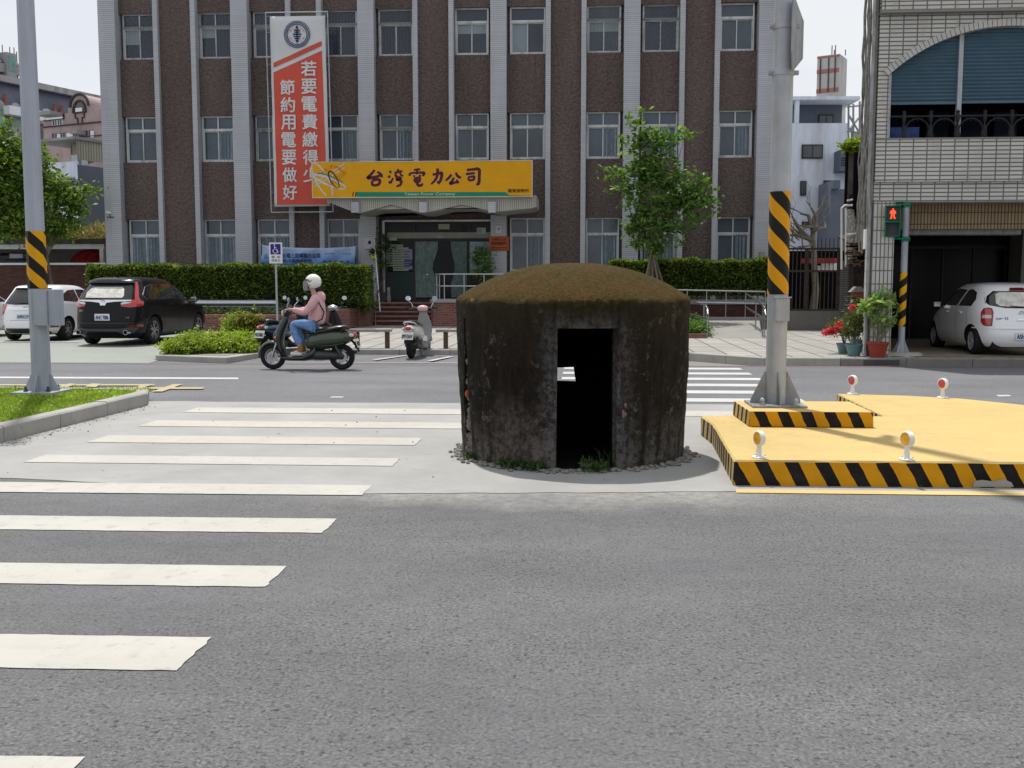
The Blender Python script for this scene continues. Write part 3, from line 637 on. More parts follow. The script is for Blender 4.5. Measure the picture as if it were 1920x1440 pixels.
for sx in (-1, 1):
    for sy in (-1, 1):
        m = MB(); q = (c.x+sx*.165, c.y+sy*.2, 0); m.lathe([(.036, c.z+.022), (.036, c.z+.03), (.028, c.z+.031), (.028, c.z+.055), (.02, c.z+.056), (.026, c.z+.06), (.024, c.z+.08), (.012, c.z+.094), (.001, c.z+.096)], 12, q); m.build('anchor_bolt', M['galv'], t, smooth=40)
a, b = P(1448, 653, c.y-.11), P(1474, 557, c.y-.11)
m = MB(); m.box(a.x+.02, b.x+.03, c.y-.155, c.y-.07, P(1460, 601, c.y).z, b.z-.01); bx = m.build('hand_hole_cover', M['galv'], t, bevel=.004)
m = MB(); m.box(a.x+.005, b.x+.045, c.y-.165, c.y-.07, b.z-.01, b.z+.004); m.box(a.x+.045+.05, a.x+.058+.05, c.y-.16, c.y-.15, b.z-.04, b.z-.03); m.build('cover_lip', M['galv'], bx)
for yy in (50, 137):
    z = P(1468, yy, c.y).z; m = MB(); m.lathe([(r+.001, z-.03), (r+.007, z-.028), (r+.007, z+.028), (r+.001, z+.03)], 32, (c.x, c.y, 0))
    m.box(c.x-r-.045, c.x-r+.01, c.y-.02, c.y+.02, z-.02, z+.02); m.tube([(c.x-r-.03, c.y-.04, z), (c.x-r-.03, c.y+.04, z)], .011, 8)
    m.box(c.x+r-.01, c.x+r+.05, c.y-.02, c.y+.02, z-.02, z+.02); m.build('clamp', M['galv'], t, smooth=40)
# traffic sign on that post, turned away (we see its grey back nearly edge on)
zt, zb, zm1, zm2 = P(1500, 26, c.y).z, P(1500, 142, c.y).z, P(0, 45, c.y).z, P(0, 126, c.y).z
t = thing('traffic_sign', 'grey back of a sign seen almost edge on, clamped high on the tall right post', 'sign', (c.x+r+.03, c.y, zb))
m = MB(Matrix.Translation((c.x+r+.035, c.y+.02, 0)) @ Matrix.Rotation(R(-21.5), 4, 'Z')); hy = .30
m.prism([(-hy, zm2-.02), (-hy, zm1+.02), (-hy+.06, zm1+.08), (hy, zt), (hy, zm2+.03), (-hy+.06, zb+.0)], -.006, .006, 'yz'); m.build('sign_plate', M['galv2'], t)
m = MB(); m.box(c.x+r+.0, c.x+r+.03, c.y-.0, c.y+.03, zm2+.02, zm1-.02); m.build('bracket', M['galv'], t)
# left lamp post in the lawn
c = G(79, 735, .165); t = thing('lamp_post', 'tall grey octagonal post with hazard band standing in the lawn on the left', 'lamp post', c)
def octa(z, rr): return [(c.x+rr*math.cos(R(22.5+45*k+4)), c.y+rr*math.sin(R(22.5+45*k+4)), z) for k in range(8)]
zs = [P(75, y, c.y).z for y in (434, 541)]
m = MB(); m.rings([octa(c.z+.02, .122), octa(4.0, .111), octa(10, .088), octa(10.02, .02)]); m.build('shaft', M['greypole'], t)
M['wrapB'] = wrap_stripes('hazard_band_left', (.66, .31, .004), (.010, .009, .008), c.x, c.y, .33, .66, .16, 1, .5)
m = MB(); m.rings([octa(zs[1], .1245), octa(zs[0], .1225)], cap=False); m.build('hazard_band', M['wrapB'], t)
m = MB(); m.box(c.x-.28, c.x+.28, c.y-.28, c.y+.28, c.z-.01, c.z+.02); m.build('base_plate', M['greypole'], t)
for k in range(4):
    a = R(90*k+4); d = Vector((math.cos(a), math.sin(a), 0)); nn = Vector((-d.y, d.x, 0))*.006; b0 = Vector((c.x, c.y, 0)); m = MB()
    pl = [(.1, c.z+.022), (.235, c.z+.022), (.225, c.z+.06), (.135, c.z+.24), (.1, c.z+.24)]
    m.add([b0+d*q+nn+Vector((0, 0, z)) for q, z in pl]+[b0+d*q-nn+Vector((0, 0, z)) for q, z in pl], [(0, 1, 2, 3, 4), (9, 8, 7, 6, 5)]+[(i, i+5, (i+1) % 5+5, (i+1) % 5) for i in range(5)]); m.build('gusset', M['greypole'], t)
    a += R(45); m = MB(); m.lathe([(.03, c.z+.02), (.03, c.z+.045), (.018, c.z+.046), (.018, c.z+.085), (.001, c.z+.09)], 8, (c.x+.21*math.cos(a), c.y+.21*math.sin(a), 0)); m.build('anchor_bolt', M['darkmetal'], t, smooth=30)
a, b = P(71, 611, c.y-.1), P(112, 543, c.y-.1); f = c.y-.1
m = MB(); m.box(a.x, P(95, 600, f).x, f-.10, f+.02, a.z, b.z); m.box(P(95, 600, f).x+.001, b.x, f-.06, f+.1, a.z+.005, b.z+.002); bx = m.build('junction_box', M['greypole'], t, bevel=.006)
m = MB(); m.box(a.x+.006, P(95, 600, f).x-.008, f-.106, f-.1, a.z+.008, b.z-.008); m.build('box_door', M['greypole'], bx, bevel=.003)
# left grass island
pl = [(-5.72, 13.25), (-5.80, 9.9), (-5.82, 3), (-14, 3), (-30, 13.7), (-30, 13.95), (-9.5, 14.0), (-6.1, 13.85)]
ti = flat('lawn', [(x-(.17 if x > -7 else 0), y-(.12 if y > 13.4 else 0)) for x, y in pl], .135, pm('lawn_soil', (.05, .06, .02), .9, var=.4, sc=6), kind='structure', thick=.1)
m = None
pts = [(-5.83, 3), (-5.80, 9.9), (-5.72, 13.15)]
kerbline('kerb', pts, .17, .172, M['kerb'], .98, -.02, side=1)
kerbline('kerb', [(-5.72, 13.162), (-5.95, 13.75), (-9.5, 14.1), (-30, 14.1)], .16, .165, M['kerb'], .9, -.02, side=1)
n = 36000; X = rng.uniform(-10.8, -5.95, n); Y = 8.0+(14.0-8.0)*rng.random(n)**.8; ok = (Y < 13.95-(X+9)*.02) & (X < -5.93-.0) & ~((abs(X-c.x) < .28) & (abs(Y-c.y) < .28)); X, Y = X[ok], Y[ok]
q = np.stack([X, Y, np.full(len(X), .135)], 1); leaf_obj('grass', leaf_cards(q, .055, .0, 1.1, .16, np.tile((0, 0, 1.), (len(q), 1))), M['grass'], kind='stuff', label='bright green lawn grass on the left median')
n = 9000; X = rng.uniform(-10.8, -5.93, n); Y = rng.uniform(8.0, 13.95, n); ok = (X < -5.93) & ~((abs(X-c.x) < .28) & (abs(Y-c.y) < .28)); q = np.stack([X[ok], Y[ok], np.full(ok.sum(), .15)], 1)
leaf_obj('grass', leaf_cards(q, .05, 1., 1., .5), M['grass'], kind='stuff', label='broad blades and clover in the left lawn')
# small grit on the pad
m = MB()
for i in range(60):
    x, y = random.uniform(-6, 3.5), random.uniform(8, 13.4); s = random.choice([.004, .005, .007, .01]); m.ell((x, y, .012), (s*1.4, s, s*.5), 5, 4, 0, Matrix.Rotation(random.random()*3, 3, 'Z'))
for i in range(420):
    s = random.random(); x, y = -5.8+abs(random.gauss(0, .12))+.02, 8.3+s*4.7; q = random.uniform(.003, .012); m.ell((x, y, .008), (q, q*.7, q*.3), 5, 4, 0, Matrix.Rotation(random.random()*3, 3, 'Z'))
m.build('debris', pm('brown_litter', (.13, .10, .075), .9, var=.6, sc=30), kind='stuff', label='dark grit and dry leaves scattered on the pale median pad')
# ---------------------------------------------------------------- office building
FY = 38.0
M['pilaster'] = tilem('white_strip_tiles', (.45, .465, .505), (.30, .31, .34), 2.9, .072, .010, .5, .4, .05, .5)
def pebble(name, c1, c2, c3):
    m, t, b = new_mat(name); v = pos(t); vo = nd(t, 'ShaderNodeTexVoronoi'); vo.inputs['Scale'].default_value = 13.; L(t, v, vo.inputs['Vector'])
    n = noise(t, 9, 8, .8, v); a = mixc(t, ramp(t, n, [(.38, 0.), (.62, 1.)]), c1, c2); a = mixc(t, ramp(t, noise(t, 24, 4, .8, v), [(.58, 0.), (.7, .8)]), a, c3)
    a = mixc(t, 1., a, ramp(t, noise(t, .5, 5, .6, pos(t, (1.3, 1, .35))), [(.3, .8), (.7, 1.15)]), 'MULTIPLY')
    a = mixc(t, ramp(t, noise(t, 2.5, 6, .7, pos(t, (2, 1, .12))), [(.58, 0.), (.75, .5)]), a, (.075, .035, .025))
    L(t, a, b.inputs['Base Color']); b.inputs['Roughness'].default_value = .95; b.inputs['Specular IOR Level'].default_value = .1
    bump(t, b, mathn(t, 'ADD', n, vo.outputs['Distance']), 1., .05); return m
M['pebble'] = pebble('brown_pebbledash', (.092, .072, .067), (.17, .133, .124), (.26, .218, .205))
M['winframe'] = pm('aluminium_window_frame', (.50, .52, .53), .45, .2, var=.08, sc=2, stain=(.22, .22, .21))
M['pane'] = glassm('window_glass', (.055, .075, .10), .07, .5)
M['pane_dark'] = glassm('window_glass_dark', (.028, .038, .062), .07, .5)
M['curtain'] = pm('pale_blue_curtain', (.21, .26, .31), .9, var=.25, sc=9, stz=(8, 8, .1))
M['grille'] = pm('window_grille', (.16, .17, .18), .5, .3)
M['blind'] = pm('window_blind', (.24, .29, .32), .8, var=.08)
bld = thing('office_building', 'three storey office building with white tiled pilasters and brown pebbledash walls behind the hedges', 'building', (-5.5, FY, .2))
PX = [(-17.93, -17.29), (-12.92, -12.30), (-8.20, -7.60), (-3.33, -2.75), (1.49, 2.07), (6.26, 6.90)]
GZ0, TOP = .1, 12.45
m = MB(); m.box(-17.9, 6.88, FY+.56, FY+16, GZ0, TOP); 
m.build('wall', M['pebble'], bld)
for a, b in PX:
    m = MB(); m.box(a, b, FY, FY+.55, GZ0, TOP); m.build('pilaster', M['pilaster'], bld)
rows = [(2.15, 4.14), (6.27, 7.97), (10.05, 11.74)]
def curtain_mesh(x0, x1, z0, z1, y, folds):
    m = MB(); n = max(6, int((x1-x0)/.025)); vs = []
    for i in range(n+1):
        x = x0+(x1-x0)*i/n; yy = y+.03*math.sin(x*folds)+.015*math.sin(x*folds*2.3+1); vs += [(x, yy, z0), (x+.01*math.sin(x*20), yy, z1)]
    m.add(vs, [(2*i, 2*i+2, 2*i+3, 2*i+1) for i in range(n)]); return m
def window(x0, x1, z0, z1, style, grille, cur, par):
    m = MB(); y = FY+.44; f = .055; xm = (x0+x1)/2
    m.box(x0, x0+f, y, y+.1, z0, z1); m.box(x1-f, x1, y, y+.1, z0, z1); m.box(x0+f, x1-f, y, y+.1, z0, z0+f); m.box(x0+f, x1-f, y, y+.1, z1-f, z1)
    zt = z0+(z1-z0)*.70
    m.box(x0+f, x1-f, y-.004, y+.09, zt-.045, zt+.045)
    s = .035
    for (a, b, c, d, yy) in ((x0+f, xm+.01, z0+f, zt-.045, y+.03), (xm-.02, x1-f, z0+f, zt-.045, y+.055)):
        m.box(a, a+s, yy, yy+.022, c, d); m.box(b-s, b, yy, yy+.022, c, d); m.box(a+s, b-s, yy, yy+.022, c, c+s*1.3); m.box(a+s, b-s, yy, yy+.022, d-s, d)
    if style == 2: m.box(xm-.022, xm+.022, y+.01, y+.08, zt+.045, z1-f)
    wn = m.build('window', M['winframe'], par)
    m = MB(); m.box(x0+f, x1-f, y+.078, y+.084, z0+f, zt-.04); m.box(x0+f, x1-f, y+.06, y+.066, zt+.045, z1-f)
    m.build('pane', M['pane_dark'] if cur < .25 else M['pane'], wn)
    if z1 > 11 and random.random() < .6:
        m = MB(); hb = random.choice([.35, .5, .62, .95]); aa, bb_ = (x0+f, xm) if random.random() < .4 else (x0+f, x1-f); m.box(aa+.02, bb_-.02, y+.070, y+.074, z1-f-(z1-z0)*hb, z1-f-.02); m.build('blind', M['blind'], wn)
    if cur > .5:
        side = random.random() < .6; a, b = (xm-.02 if side else x0+f, x1-f)
        m = curtain_mesh(a+.03, b-.03, z0+.07, zt-.05, y+.045, 45); m.M = None
        c = m.build('curtain', M['curtain'], wn)
        c.location.y = .025
    if grille:
        m = MB(); st = .115; n = int((x1-x0)/st); yy = y-.06; k = int((z1-z0)/.2)
        for i in range(n+1):
            x = x0+.02+(x1-x0-.04)*i/n; pts = []
            for j in range(k*2+1): pts.append((x+(st*.45 if (j+i) % 2 else -.0), yy, z0+(z1-z0)*j/(k*2)))
            m.tube(pts, .0045, 4)
        m.box(x0, x1, yy-.008, yy+.008, z0, z0+.025); m.box(x0, x1, yy-.008, yy+.008, z1-.025, z1); m.box(x0, x1, yy-.008, yy+.008, zt-.02, zt+.03)
        m.build('grille', M['grille'], wn)
    return wn
SP = FY+.34
for k in range(5):
    L0, R0 = PX[k][1], PX[k+1][0]; fa = L0+1.42; fb = R0-1.55+.02
    ent = k == 2
    for (x, xe) in ((fa, fa+.18), (fb, fb+.18)):
        m = MB(); m.box(x, xe, FY+.04, FY+.55, 4.5 if ent else GZ0, TOP); m.build('fin', M['pilaster'], bld)
    m = MB(); m.box(fa+.18, fb, FY+.22, FY+.552, 4.4 if ent else GZ0, TOP); m.build('wall_panel', M['pebble'], bld)
    for side, (x0, x1) in enumerate(((L0, fa), (fb+.18, R0))):
        zs = [4.4 if ent else GZ0]
        for r, (z0, z1) in enumerate(rows):
            if ent and r == 0: continue
            zs += [z0, z1]
        zs.append(TOP)
        for q in range(0, len(zs), 2):
            m = MB(); m.box(x0, x1, SP, FY+.554, zs[q], zs[q+1]); m.build('spandrel', M['pebble'], bld)
        for r, (z0, z1) in enumerate(rows):
            if ent and r == 0: continue
            if r == 1 and False: continue
            gr = (r == 2 and k < 2) or (r == 2 and (k+side) % 2 == 0) or (r == 1 and k in (1, 2) and side == 0)
            cu = [.8, .6, .1][r] if not (r == 2 and k >= 3 and side) else .4
            if r == 1 and (k+side) % 3 == 0: cu = .3
            window(x0+.10 if side == 0 else x0+.02, x1-.02 if side == 0 else x1-.10, z0, z1, 2 if r < 2 or k < 1 else 1, gr, cu, bld)
# entrance, glazed screen set back under the canopy
en = MB(); ex0, ex1, ez0, ez1 = PX[2][1], PX[3][0], 1.0, 4.05; ey = FY+1.2
t = bld
m = MB(); m.box(ex0, ex1, FY+.6, FY+1.0, 4.0, 4.4); m.box(ex0-.0, ex0+.25, FY+.556, ey, .2, 4.0); m.build('entrance_lintel', M['pebble'], bld)
# cut: the wall mesh stays behind; entrance screen stands just in front of it
ey = FY+.50; E0, E1 = P(722, 450, ey).x, PX[3][0]-.02
a1, a2 = P(775, 450, ey).x, P(878, 450, ey).x
zt1, zt2, zt3, zb = P(800, 416, ey).z, P(800, 437, ey).z, P(800, 446, ey).z, 1.0
M['doorframe'] = pm('dark_bronze_door_frame', (.032, .027, .025), .5, 0, var=.2)
M['entglass'] = glassm('entrance_glass', (.010, .012, .015), .05, .12)
m = MB(); y = ey-.03
m.box(E0-.09, E0, y-.06, ey+.05, zb, zt1+.05); m.box(E0, E1, y-.06, ey+.05, zt1, zt1+.07)
er = m.build('entrance', M['winframe'], bld)
m = MB()
for x in (E0+.0, a1, a2): m.box(x, x+.1, y-.03, ey+.05, zb, zt1)
m.box(E0, E1, y-.02, ey+.04, zt1-.08, zt1-.002); m.box(E0+.1, E1, y-.02, ey+.04, zt3-.12, zt3-.02); m.box(E0+.1, E1, y, ey+.04, zb, zb+.12)
m.build('frame', M['doorframe'], er)
m = MB(); m.box(E0+.1, E1, y-.04, y-.022, zt3-.02, zt2+.02); m.build('transom', pm('cream_transom', (.22, .23, .20), .6), er)
m = MB(); m.box(E0+.05, E1, ey+.0, ey+.008, zb, zt1-.05); m.build('glass_screen', M['entglass'], er)
M['entcurtain'] = pm('green_grey_curtain', (.15, .21, .20), .9, var=.3, sc=8)
for (xa, xb, xc) in (((777, 822, 818)), ((876, 846, 851))):
    m = MB(); A, B = P(xa, 500, y).x, P(xb, 500, y).x; C = P(xc, 500, y).x; vs = []; n = 30; K = 8
    for j in range(K+1):
        s = j/K; e = B+(C-B)*math.sin(s*math.pi)**1.0 if True else B
        pinch = 1-.28*max(0, 1-abs(s-.45)/.3)
        for i in range(n+1): u = i/n; vs.append((A+(B-A)*pinch*u, y-.03+.02*math.sin(i*1.9), zt3-.14-(zt3-.14-zb-.2)*s))
    m.add(vs, [(j*(n+1)+i, j*(n+1)+i+1, (j+1)*(n+1)+i+1, (j+1)*(n+1)+i) for j in range(K) for i in range(n)]); m.build('curtain', M['entcurtain'], er, smooth=60)
def sheet(px0, py0, px1, py1, Y, col, par, nm='notice', rows_=0, ink=(.08, .08, .09), th=.008, r=.7):
    a, b = P(px0, py1, Y), P(px1, py0, Y); m = MB(); m.box(a.x, b.x, Y-th, Y, a.z, b.z, 0)
    if rows_:
        h = (b.z-a.z)/(rows_+1)
        for i in range(rows_): z = a.z+h*(i+.75); m.box(a.x+.05*(b.x-a.x), a.x+(b.x-a.x)*random.uniform(.5, .95), Y-th-.002, Y-th, z, z+h*.33, 1)
    return m.build(nm, [pm(nm+'_paper', col, r, var=.03), pm(nm+'_ink', ink, .8)], par)
sheet(724, 458, 756, 500, y-.05, (.20, .26, .17), er, rows_=8)
sheet(737, 464, 766, 508, y-.065, (.26, .31, .24), er, rows_=9)
sheet(757, 467, 773, 505, y-.08, (.22, .24, .33), er, rows_=7)
sheet(758, 488, 773, 499, y-.095, (.05, .05, .15), er, rows_=2, ink=(.3, .3, .4))
sheet(822, 420, 843, 430, y-.045, (.30, .31, .20), er); sheet(894, 427, 911, 438, y-.045, (.30, .36, .33), er, rows_=2); sheet(819, 443, 832, 446, y-.045, (.35, .36, .33), er)
sheet(728, 446, 744, 451, y-.05, (.35, .36, .35), er)
m = MB(); a, b = P(881, 512, y-.05), P(922, 453, y-.05); m.box(a.x, b.x, y-.06, y-.05, a.z, b.z); 
po = m.build('poster', pm('blue_white_poster', (.20, .27, .33), .5, var=.3, sc=1.5), er); m = MB(); m.text('福利專區', ((a.x+b.x)/2+.1, y-.064, b.z-.22), w=.38); m.build('lettering', M['ink'], po)
m = MB(); m.ell(P(801, 515, y-.09), (.035, .02, .035), 10, 8); m.build('door_handle', M['chrome'], er)
m = MB(); m.box(E0+.1, a1, y-.028, y-.012, zb+.12, 2.15); m.build('lower_panel', pm('dark_green_panel', (.022, .035, .037), .5), er)
# person standing inside the half open curtain
# canopy
cy0 = 36.0
M['ribs'] = tilem('cream_rib_tiles', (.42, .42, .38), (.20, .20, .18), .075, 3., .012, 0, .5, .06, .6)
can = thing('entrance_canopy', 'cream tiled canopy with folded underside over the office entrance, carrying the yellow sign', 'canopy', (-5.5, 37, 4.5))
pz = lambda x, y: P(x, y, cy0)
top = [pz(606, 366), pz(1006, 366)]; bot = [pz(1006, 388), pz(998, 390), pz(930, 397), pz(865, 384), pz(801, 398), pz(787, 398), pz(733, 384), pz(676, 399), pz(659, 396), pz(618, 380)]
m = MB(); m.prism([(p.x, p.z) for p in top+bot], cy0, FY+.02, 'xz'); m.build('slab', [M['ribs']], can)
m = MB(); m.prism([(p.x, p.z-.01) for p in [bot[8], bot[7], bot[6], bot[5], bot[4], bot[3], bot[2], bot[1]]]+[(bot[1].x, bot[1].z+.05), (bot[8].x, bot[8].z+.05)][::1], cy0+.12, FY+.015, 'xz'); m.build('soffit', pm('soffit_paint', (.40, .40, .37), .8, var=.1), can)
for (xa, xb) in ((660, 674), (787, 801), (916, 930)):
    a, b = pz(xa, 399), pz(xb, 379); m = MB(); m.box(a.x, b.x, cy0-.13, cy0+.16, a.z, b.z); m.build('bracket_end', M['pilaster'], can)
for xx in (676, 932):
    a = P(xx, 402, FY-.3); m = MB(); m.ell(a+Vector((.05, -.3, -.02)), (.16, .05, .035), 10, 6); m.ell(a+Vector((-.12, -.3, 0)), (.08, .05, .05), 8, 6); m.build('spot_lamp', M['darkmetal'], can)
sg = thing('shop_sign', 'wide yellow signboard with brown brush characters and a green stripe above the entrance', 'sign', (-5.5, 35.85, 5.3))
sy = 35.80; A, B = P(587, 370, sy), P(997, 303, sy); A2 = P(587, 305, sy)
x0, x1, z0, z1 = A.x, B.x, A.z, A2.z
M['sgn_y'] = pm('signboard_yellow', (.62, .30, .004), .5, var=.05); M['sgn_g'] = pm('sign_green', (.01, .20, .13), .5, var=.05); M['sgn_b'] = pm('sign_brown_ink', (.085, .012, .008), .5)
M['sgn_w'] = pm('sign_pale_grey', (.50, .50, .50), .5, var=.05); M['sgn_o'] = pm('sign_orange', (.45, .12, .015), .5)
m = MB(); m.box(x0, x1, sy, sy+.16, z0, z1, 0); body = m.build('board', [M['sgn_y']], sg)
m = MB(); e = .03
for q in ((x0-e, x1+e, z1, z1+e), (x0-e, x1+e, z0-e, z0), (x0-e, x0, z0, z1), (x1, x1+e, z0, z1)): m.box(q[0], q[1], sy-.01, sy+.17, q[2], q[3])
m.build('frame', pm('sign_edge_trim', (.5, .47, .35), .5), sg)
def at(px, py, d=.004): p = P(px, py, sy); return Vector((p.x, sy-d, p.z))
m = MB()
def ribbon(m, pts, wd, mi=0, d=.004, closed=False):
    P3 = [at(*p, d) for p in pts]; n = len(P3)
    if not hasattr(wd, '__len__'): wd = [wd]*n
    Lp = []; Rp = []
    for i, p in enumerate(P3):
        q = P3[(i+1) % n if closed else min(i+1, n-1)]-P3[(i-1) % n if closed else max(i-1, 0)]; q = Vector((q.x, 0, q.z)); q = q.normalized() if q.length > 0 else Vector((1, 0, 0)); s = Vector((-q.z, 0, q.x))*wd[i]/2
        Lp.append(p+s); Rp.append(p-s)
    fs = [(i, (i+1) % n, n+(i+1) % n, n+i) for i in range(n if closed else n-1)]; m.add(Lp+Rp, fs, mi)
def ellp(cx, cy, a, b, ang, n=40, t0=0, t1=360): 
    return [(cx+a*math.cos(R(t))*math.cos(R(ang))-b*math.sin(R(t))*math.sin(R(ang)), cy+a*math.cos(R(t))*math.sin(R(ang))+b*math.sin(R(t))*math.cos(R(ang))) for t in [t0+(t1-t0)*k/n for k in range(n)]]
wv = lambda n, lo, hi: [lo+(hi-lo)*abs(math.sin(math.pi*k/n)) for k in range(n)]
ribbon(m, [q for q in ellp(604, 338, 36, 11, 62) if q[1] < 367.5 and q[1] > 305], .05, 3, .004, False)
ribbon(m, [(q[0], q[1]) for q in ellp(618, 341, 33, 6.5, 22) if 588 < q[0]], wv(40, .02, .085)[:len([q for q in ellp(618, 341, 33, 6.5, 22) if 588 < q[0]])], 3, .006, False)
for d_ in (0, 7): ribbon(m, [(588+d_*.3, 343+d_*1.0), (612, 330+d_*.9), (634, 315+d_), (646, 306+d_*1.2)], .032, 3, .008)
ribbon(m, ellp(620, 337, 28, 6, 22, 26, 190, 330), .04, 1, .010)
ribbon(m, ellp(626, 337, 17.5, 6.2, 62), wv(40, .02, .05), 2, .012, True)
ribbon(m, ellp(633, 335, 20, 2.3, -36), .014, 4, .013, True)
for i, ch in enumerate('Taipower'):
    a = R(-152+i*17.5); cx, cy = 625+20*math.cos(a), 333+20.5*math.sin(a); p = at(cx, cy, .012)
    m.text(ch, p, h=.085 if ch in 'aiower' else .11, mi=4, rot=Matrix.Rotation(-(a+math.pi/2), 3, 'Y').inverted() if False else Matrix.Rotation((a+math.pi/2), 3, 'Y'))
m.build('emblem', [M['sgn_y'], M['sgn_g'], M['sgn_b'], M['sgn_w'], M['sgn_o']], sg)
def brush(m, strokes, cx, cy, s, mi, extra=0., d=.006):
    for st in strokes:
        pts = [(cx+a*s, cy+b*s) for a, b, w_ in st]; ws = [w_*s*.023+extra for a, b, w_ in st]
        # smooth
        q = []; qw = []
        for i in range(len(pts)-1):
            p0 = pts[max(i-1, 0)]; p1 = pts[i]; p2 = pts[i+1]; p3 = pts[min(i+2, len(pts)-1)]
            for k in range(6):
                t_ = k/6; f_ = lambda a, b, c, e_: .5*((2*b)+(-a+c)*t_+(2*a-5*b+4*c-e_)*t_*t_+(-a+3*b-3*c+e_)*t_**3)
                q.append((f_(p0[0], p1[0], p2[0], p3[0]), f_(p0[1], p1[1], p2[1], p3[1]))); qw.append(ws[i]+(ws[i+1]-ws[i])*t_)
        q.append(pts[-1]); qw.append(ws[-1]*.6); ribbon(m, q, qw, mi, d); d += .0002
BR_ = {
 '台': [[(-.05, -.5, .10), (-.25, -.25, .14), (-.5, .02, .16), (-.2, .0, .15), (.3, -.12, .12)], [(.12, -.38, .1), (.35, -.2, .16), (.42, -.02, .12)], [(-.2, .2, .1), (-.22, .4, .14), (-.1, .52, .14)], [(-.2, .2, .12), (.1, .12, .14), (.28, .18, .15), (.22, .42, .14), (-.1, .52, .12)]],
 '灣': [[(-.42, -.42, .14), (-.34, -.3, .1)], [(-.5, -.12, .14), (-.4, -.0, .1)], [(-.5, .28, .08), (-.36, .3, .14), (-.2, .02, .08)], [(.1, -.55, .12), (.14, -.4, .12)], [(-.12, -.32, .09), (.12, -.36, .11), (.4, -.42, .11)], [(.0, -.3, .07), (-.06, -.12, .1), (.1, -.1, .08)], [(.24, -.34, .08), (.3, -.18, .1), (.44, -.1, .1)], [(-.05, .0, .09), (.2, -.03, .1), (.3, .06, .11), (.0, .14, .09), (.2, .18, .1), (.34, .24, .12), (.24, .48, .13), (.0, .56, .08)]],
 '電': [[(-.2, -.5, .1), (.2, -.54, .12)], [(.0, -.5, .09), (-.02, -.2, .11)], [(-.48, -.12, .14), (-.42, -.28, .1), (.1, -.32, .11), (.46, -.3, .14), (.36, -.1, .1)], [(-.24, -.12, .09), (-.12, -.08, .09)], [(.12, -.14, .09), (.26, -.1, .09)], [(-.18, .06, .1), (-.14, .3, .11)], [(-.18, .06, .1), (.16, .0, .12), (.14, .26, .11), (-.14, .3, .09)], [(-.12, .17, .07), (.12, .15, .08)], [(-.0, -.02, .09), (.0, .3, .13), (.08, .5, .14), (.3, .48, .13), (.36, .36, .07)]],
 '力': [[(-.3, -.12, .12), (.0, -.18, .12), (.28, -.22, .16), (.24, .15, .15), (.1, .42, .12), (-.02, .3, .07)], [(.02, -.52, .14), (-.0, -.1, .15), (-.12, .2, .13), (-.4, .5, .09)]],
 '公': [[(-.12, -.2, .12), (-.28, .0, .13), (-.5, .2, .09)], [(.16, -.32, .11), (.28, -.1, .14), (.5, .02, .12)], [(.04, .0, .11), (-.08, .22, .12), (-.2, .4, .13), (.1, .32, .12), (.26, .28, .12)], [(.2, .14, .1), (.34, .36, .14)]],
 '司': [[(-.4, -.42, .13), (.0, -.46, .13), (.38, -.46, .16), (.4, .0, .15), (.36, .45, .16), (.2, .5, .09)], [(-.46, -.16, .12), (.12, -.22, .12)], [(-.3, .04, .1), (-.28, .26, .12)], [(-.3, .04, .1), (.06, -.0, .12), (.02, .2, .12), (-.28, .26, .1)]]}
M['sgn_glow'] = pm('sign_character_outline', (.60, .42, .22), .5)
m = MB()
for ch, cx, cy in (('台', 704, 333), ('灣', 743, 333), ('電', 782, 333), ('力', 820, 331), ('公', 850, 333), ('司', 887, 331)):
    brush(m, BR_[ch], cx, cy, 29, 1, .03, .004); brush(m, BR_[ch], cx, cy, 29, 0, .008, .009)
m.build('lettering', [M['sgn_b'], M['sgn_glow']], sg)
m = MB(); m.add([at(668, 369), at(668, 360), at(948, 360), at(955, 366), at(995, 366.5), at(995, 369)], [(0, 1, 2, 3, 4, 5)]); 
for k in (0, 5): m.add([at(660+k, 368.5), at(662+k, 360), at(664+k, 360), at(662+k, 368.5)], [(0, 1, 2, 3)], 1)
m.build('green_stripe', [M['sgn_g'], M['sgn_b']], sg)
m = MB(); m.text('Taiwan Power Company', at(806, 364.3, .008), w=1.78, h=.125, bold=.01); m.text('LUODONG SERVICE CENTER', at(972, 367.7, .008), w=.62, h=.03); m.build('lettering', pm('sign_mint_ink', (.42, .60, .52), .5), sg)
m = MB(); m.text('羅東服務所', at(972, 357.5, .006), w=.72, h=.12, bold=.015); m.build('lettering', M['sgn_b'], sg)
# tall banner
bn = thing('vertical_banner', 'tall orange and white hanging banner with white characters, left of the entrance', 'banner', (-10, 37.3, 7.8))
by = 37.45; q = [P(506, 31, by), P(609, 29, by), P(619, 386, by), P(515, 388, by)]
def bat(px, py, d=0.):
    # banner coordinates follow the photograph's plane, a sheet hung in the facade plane
    p = P(px, py, by); return Vector((p.x, by-d, p.z))
M['bn_w'] = pm('banner_white_cloth', (.55, .57, .59), .75, var=.05, sc=1.5); M['bn_o'] = pm('banner_orange_print', (.52, .085, .06), .75, var=.06, sc=1.5); M['bn_b'] = pm('banner_navy_print', (.012, .03, .12), .7)
def quadgrid(m, q, nx, nz, mi, d, wob=.012):
    vs = []
    for j in range(nz+1):
        for i in range(nx+1):
            u, v = i/nx, j/nz; p = (q[0]*(1-u)+q[1]*u)*(1-v)+(q[3]*(1-u)+q[2]*u)*v; vs.append((p.x, by-d+wob*math.sin(p.z*3+p.x*2)+wob*.5*math.sin(p.z*9), p.z))
    m.add(vs, [(j*(nx+1)+i, j*(nx+1)+i+1, (j+1)*(nx+1)+i+1, (j+1)*(nx+1)+i) for j in range(nz) for i in range(nx)], mi)
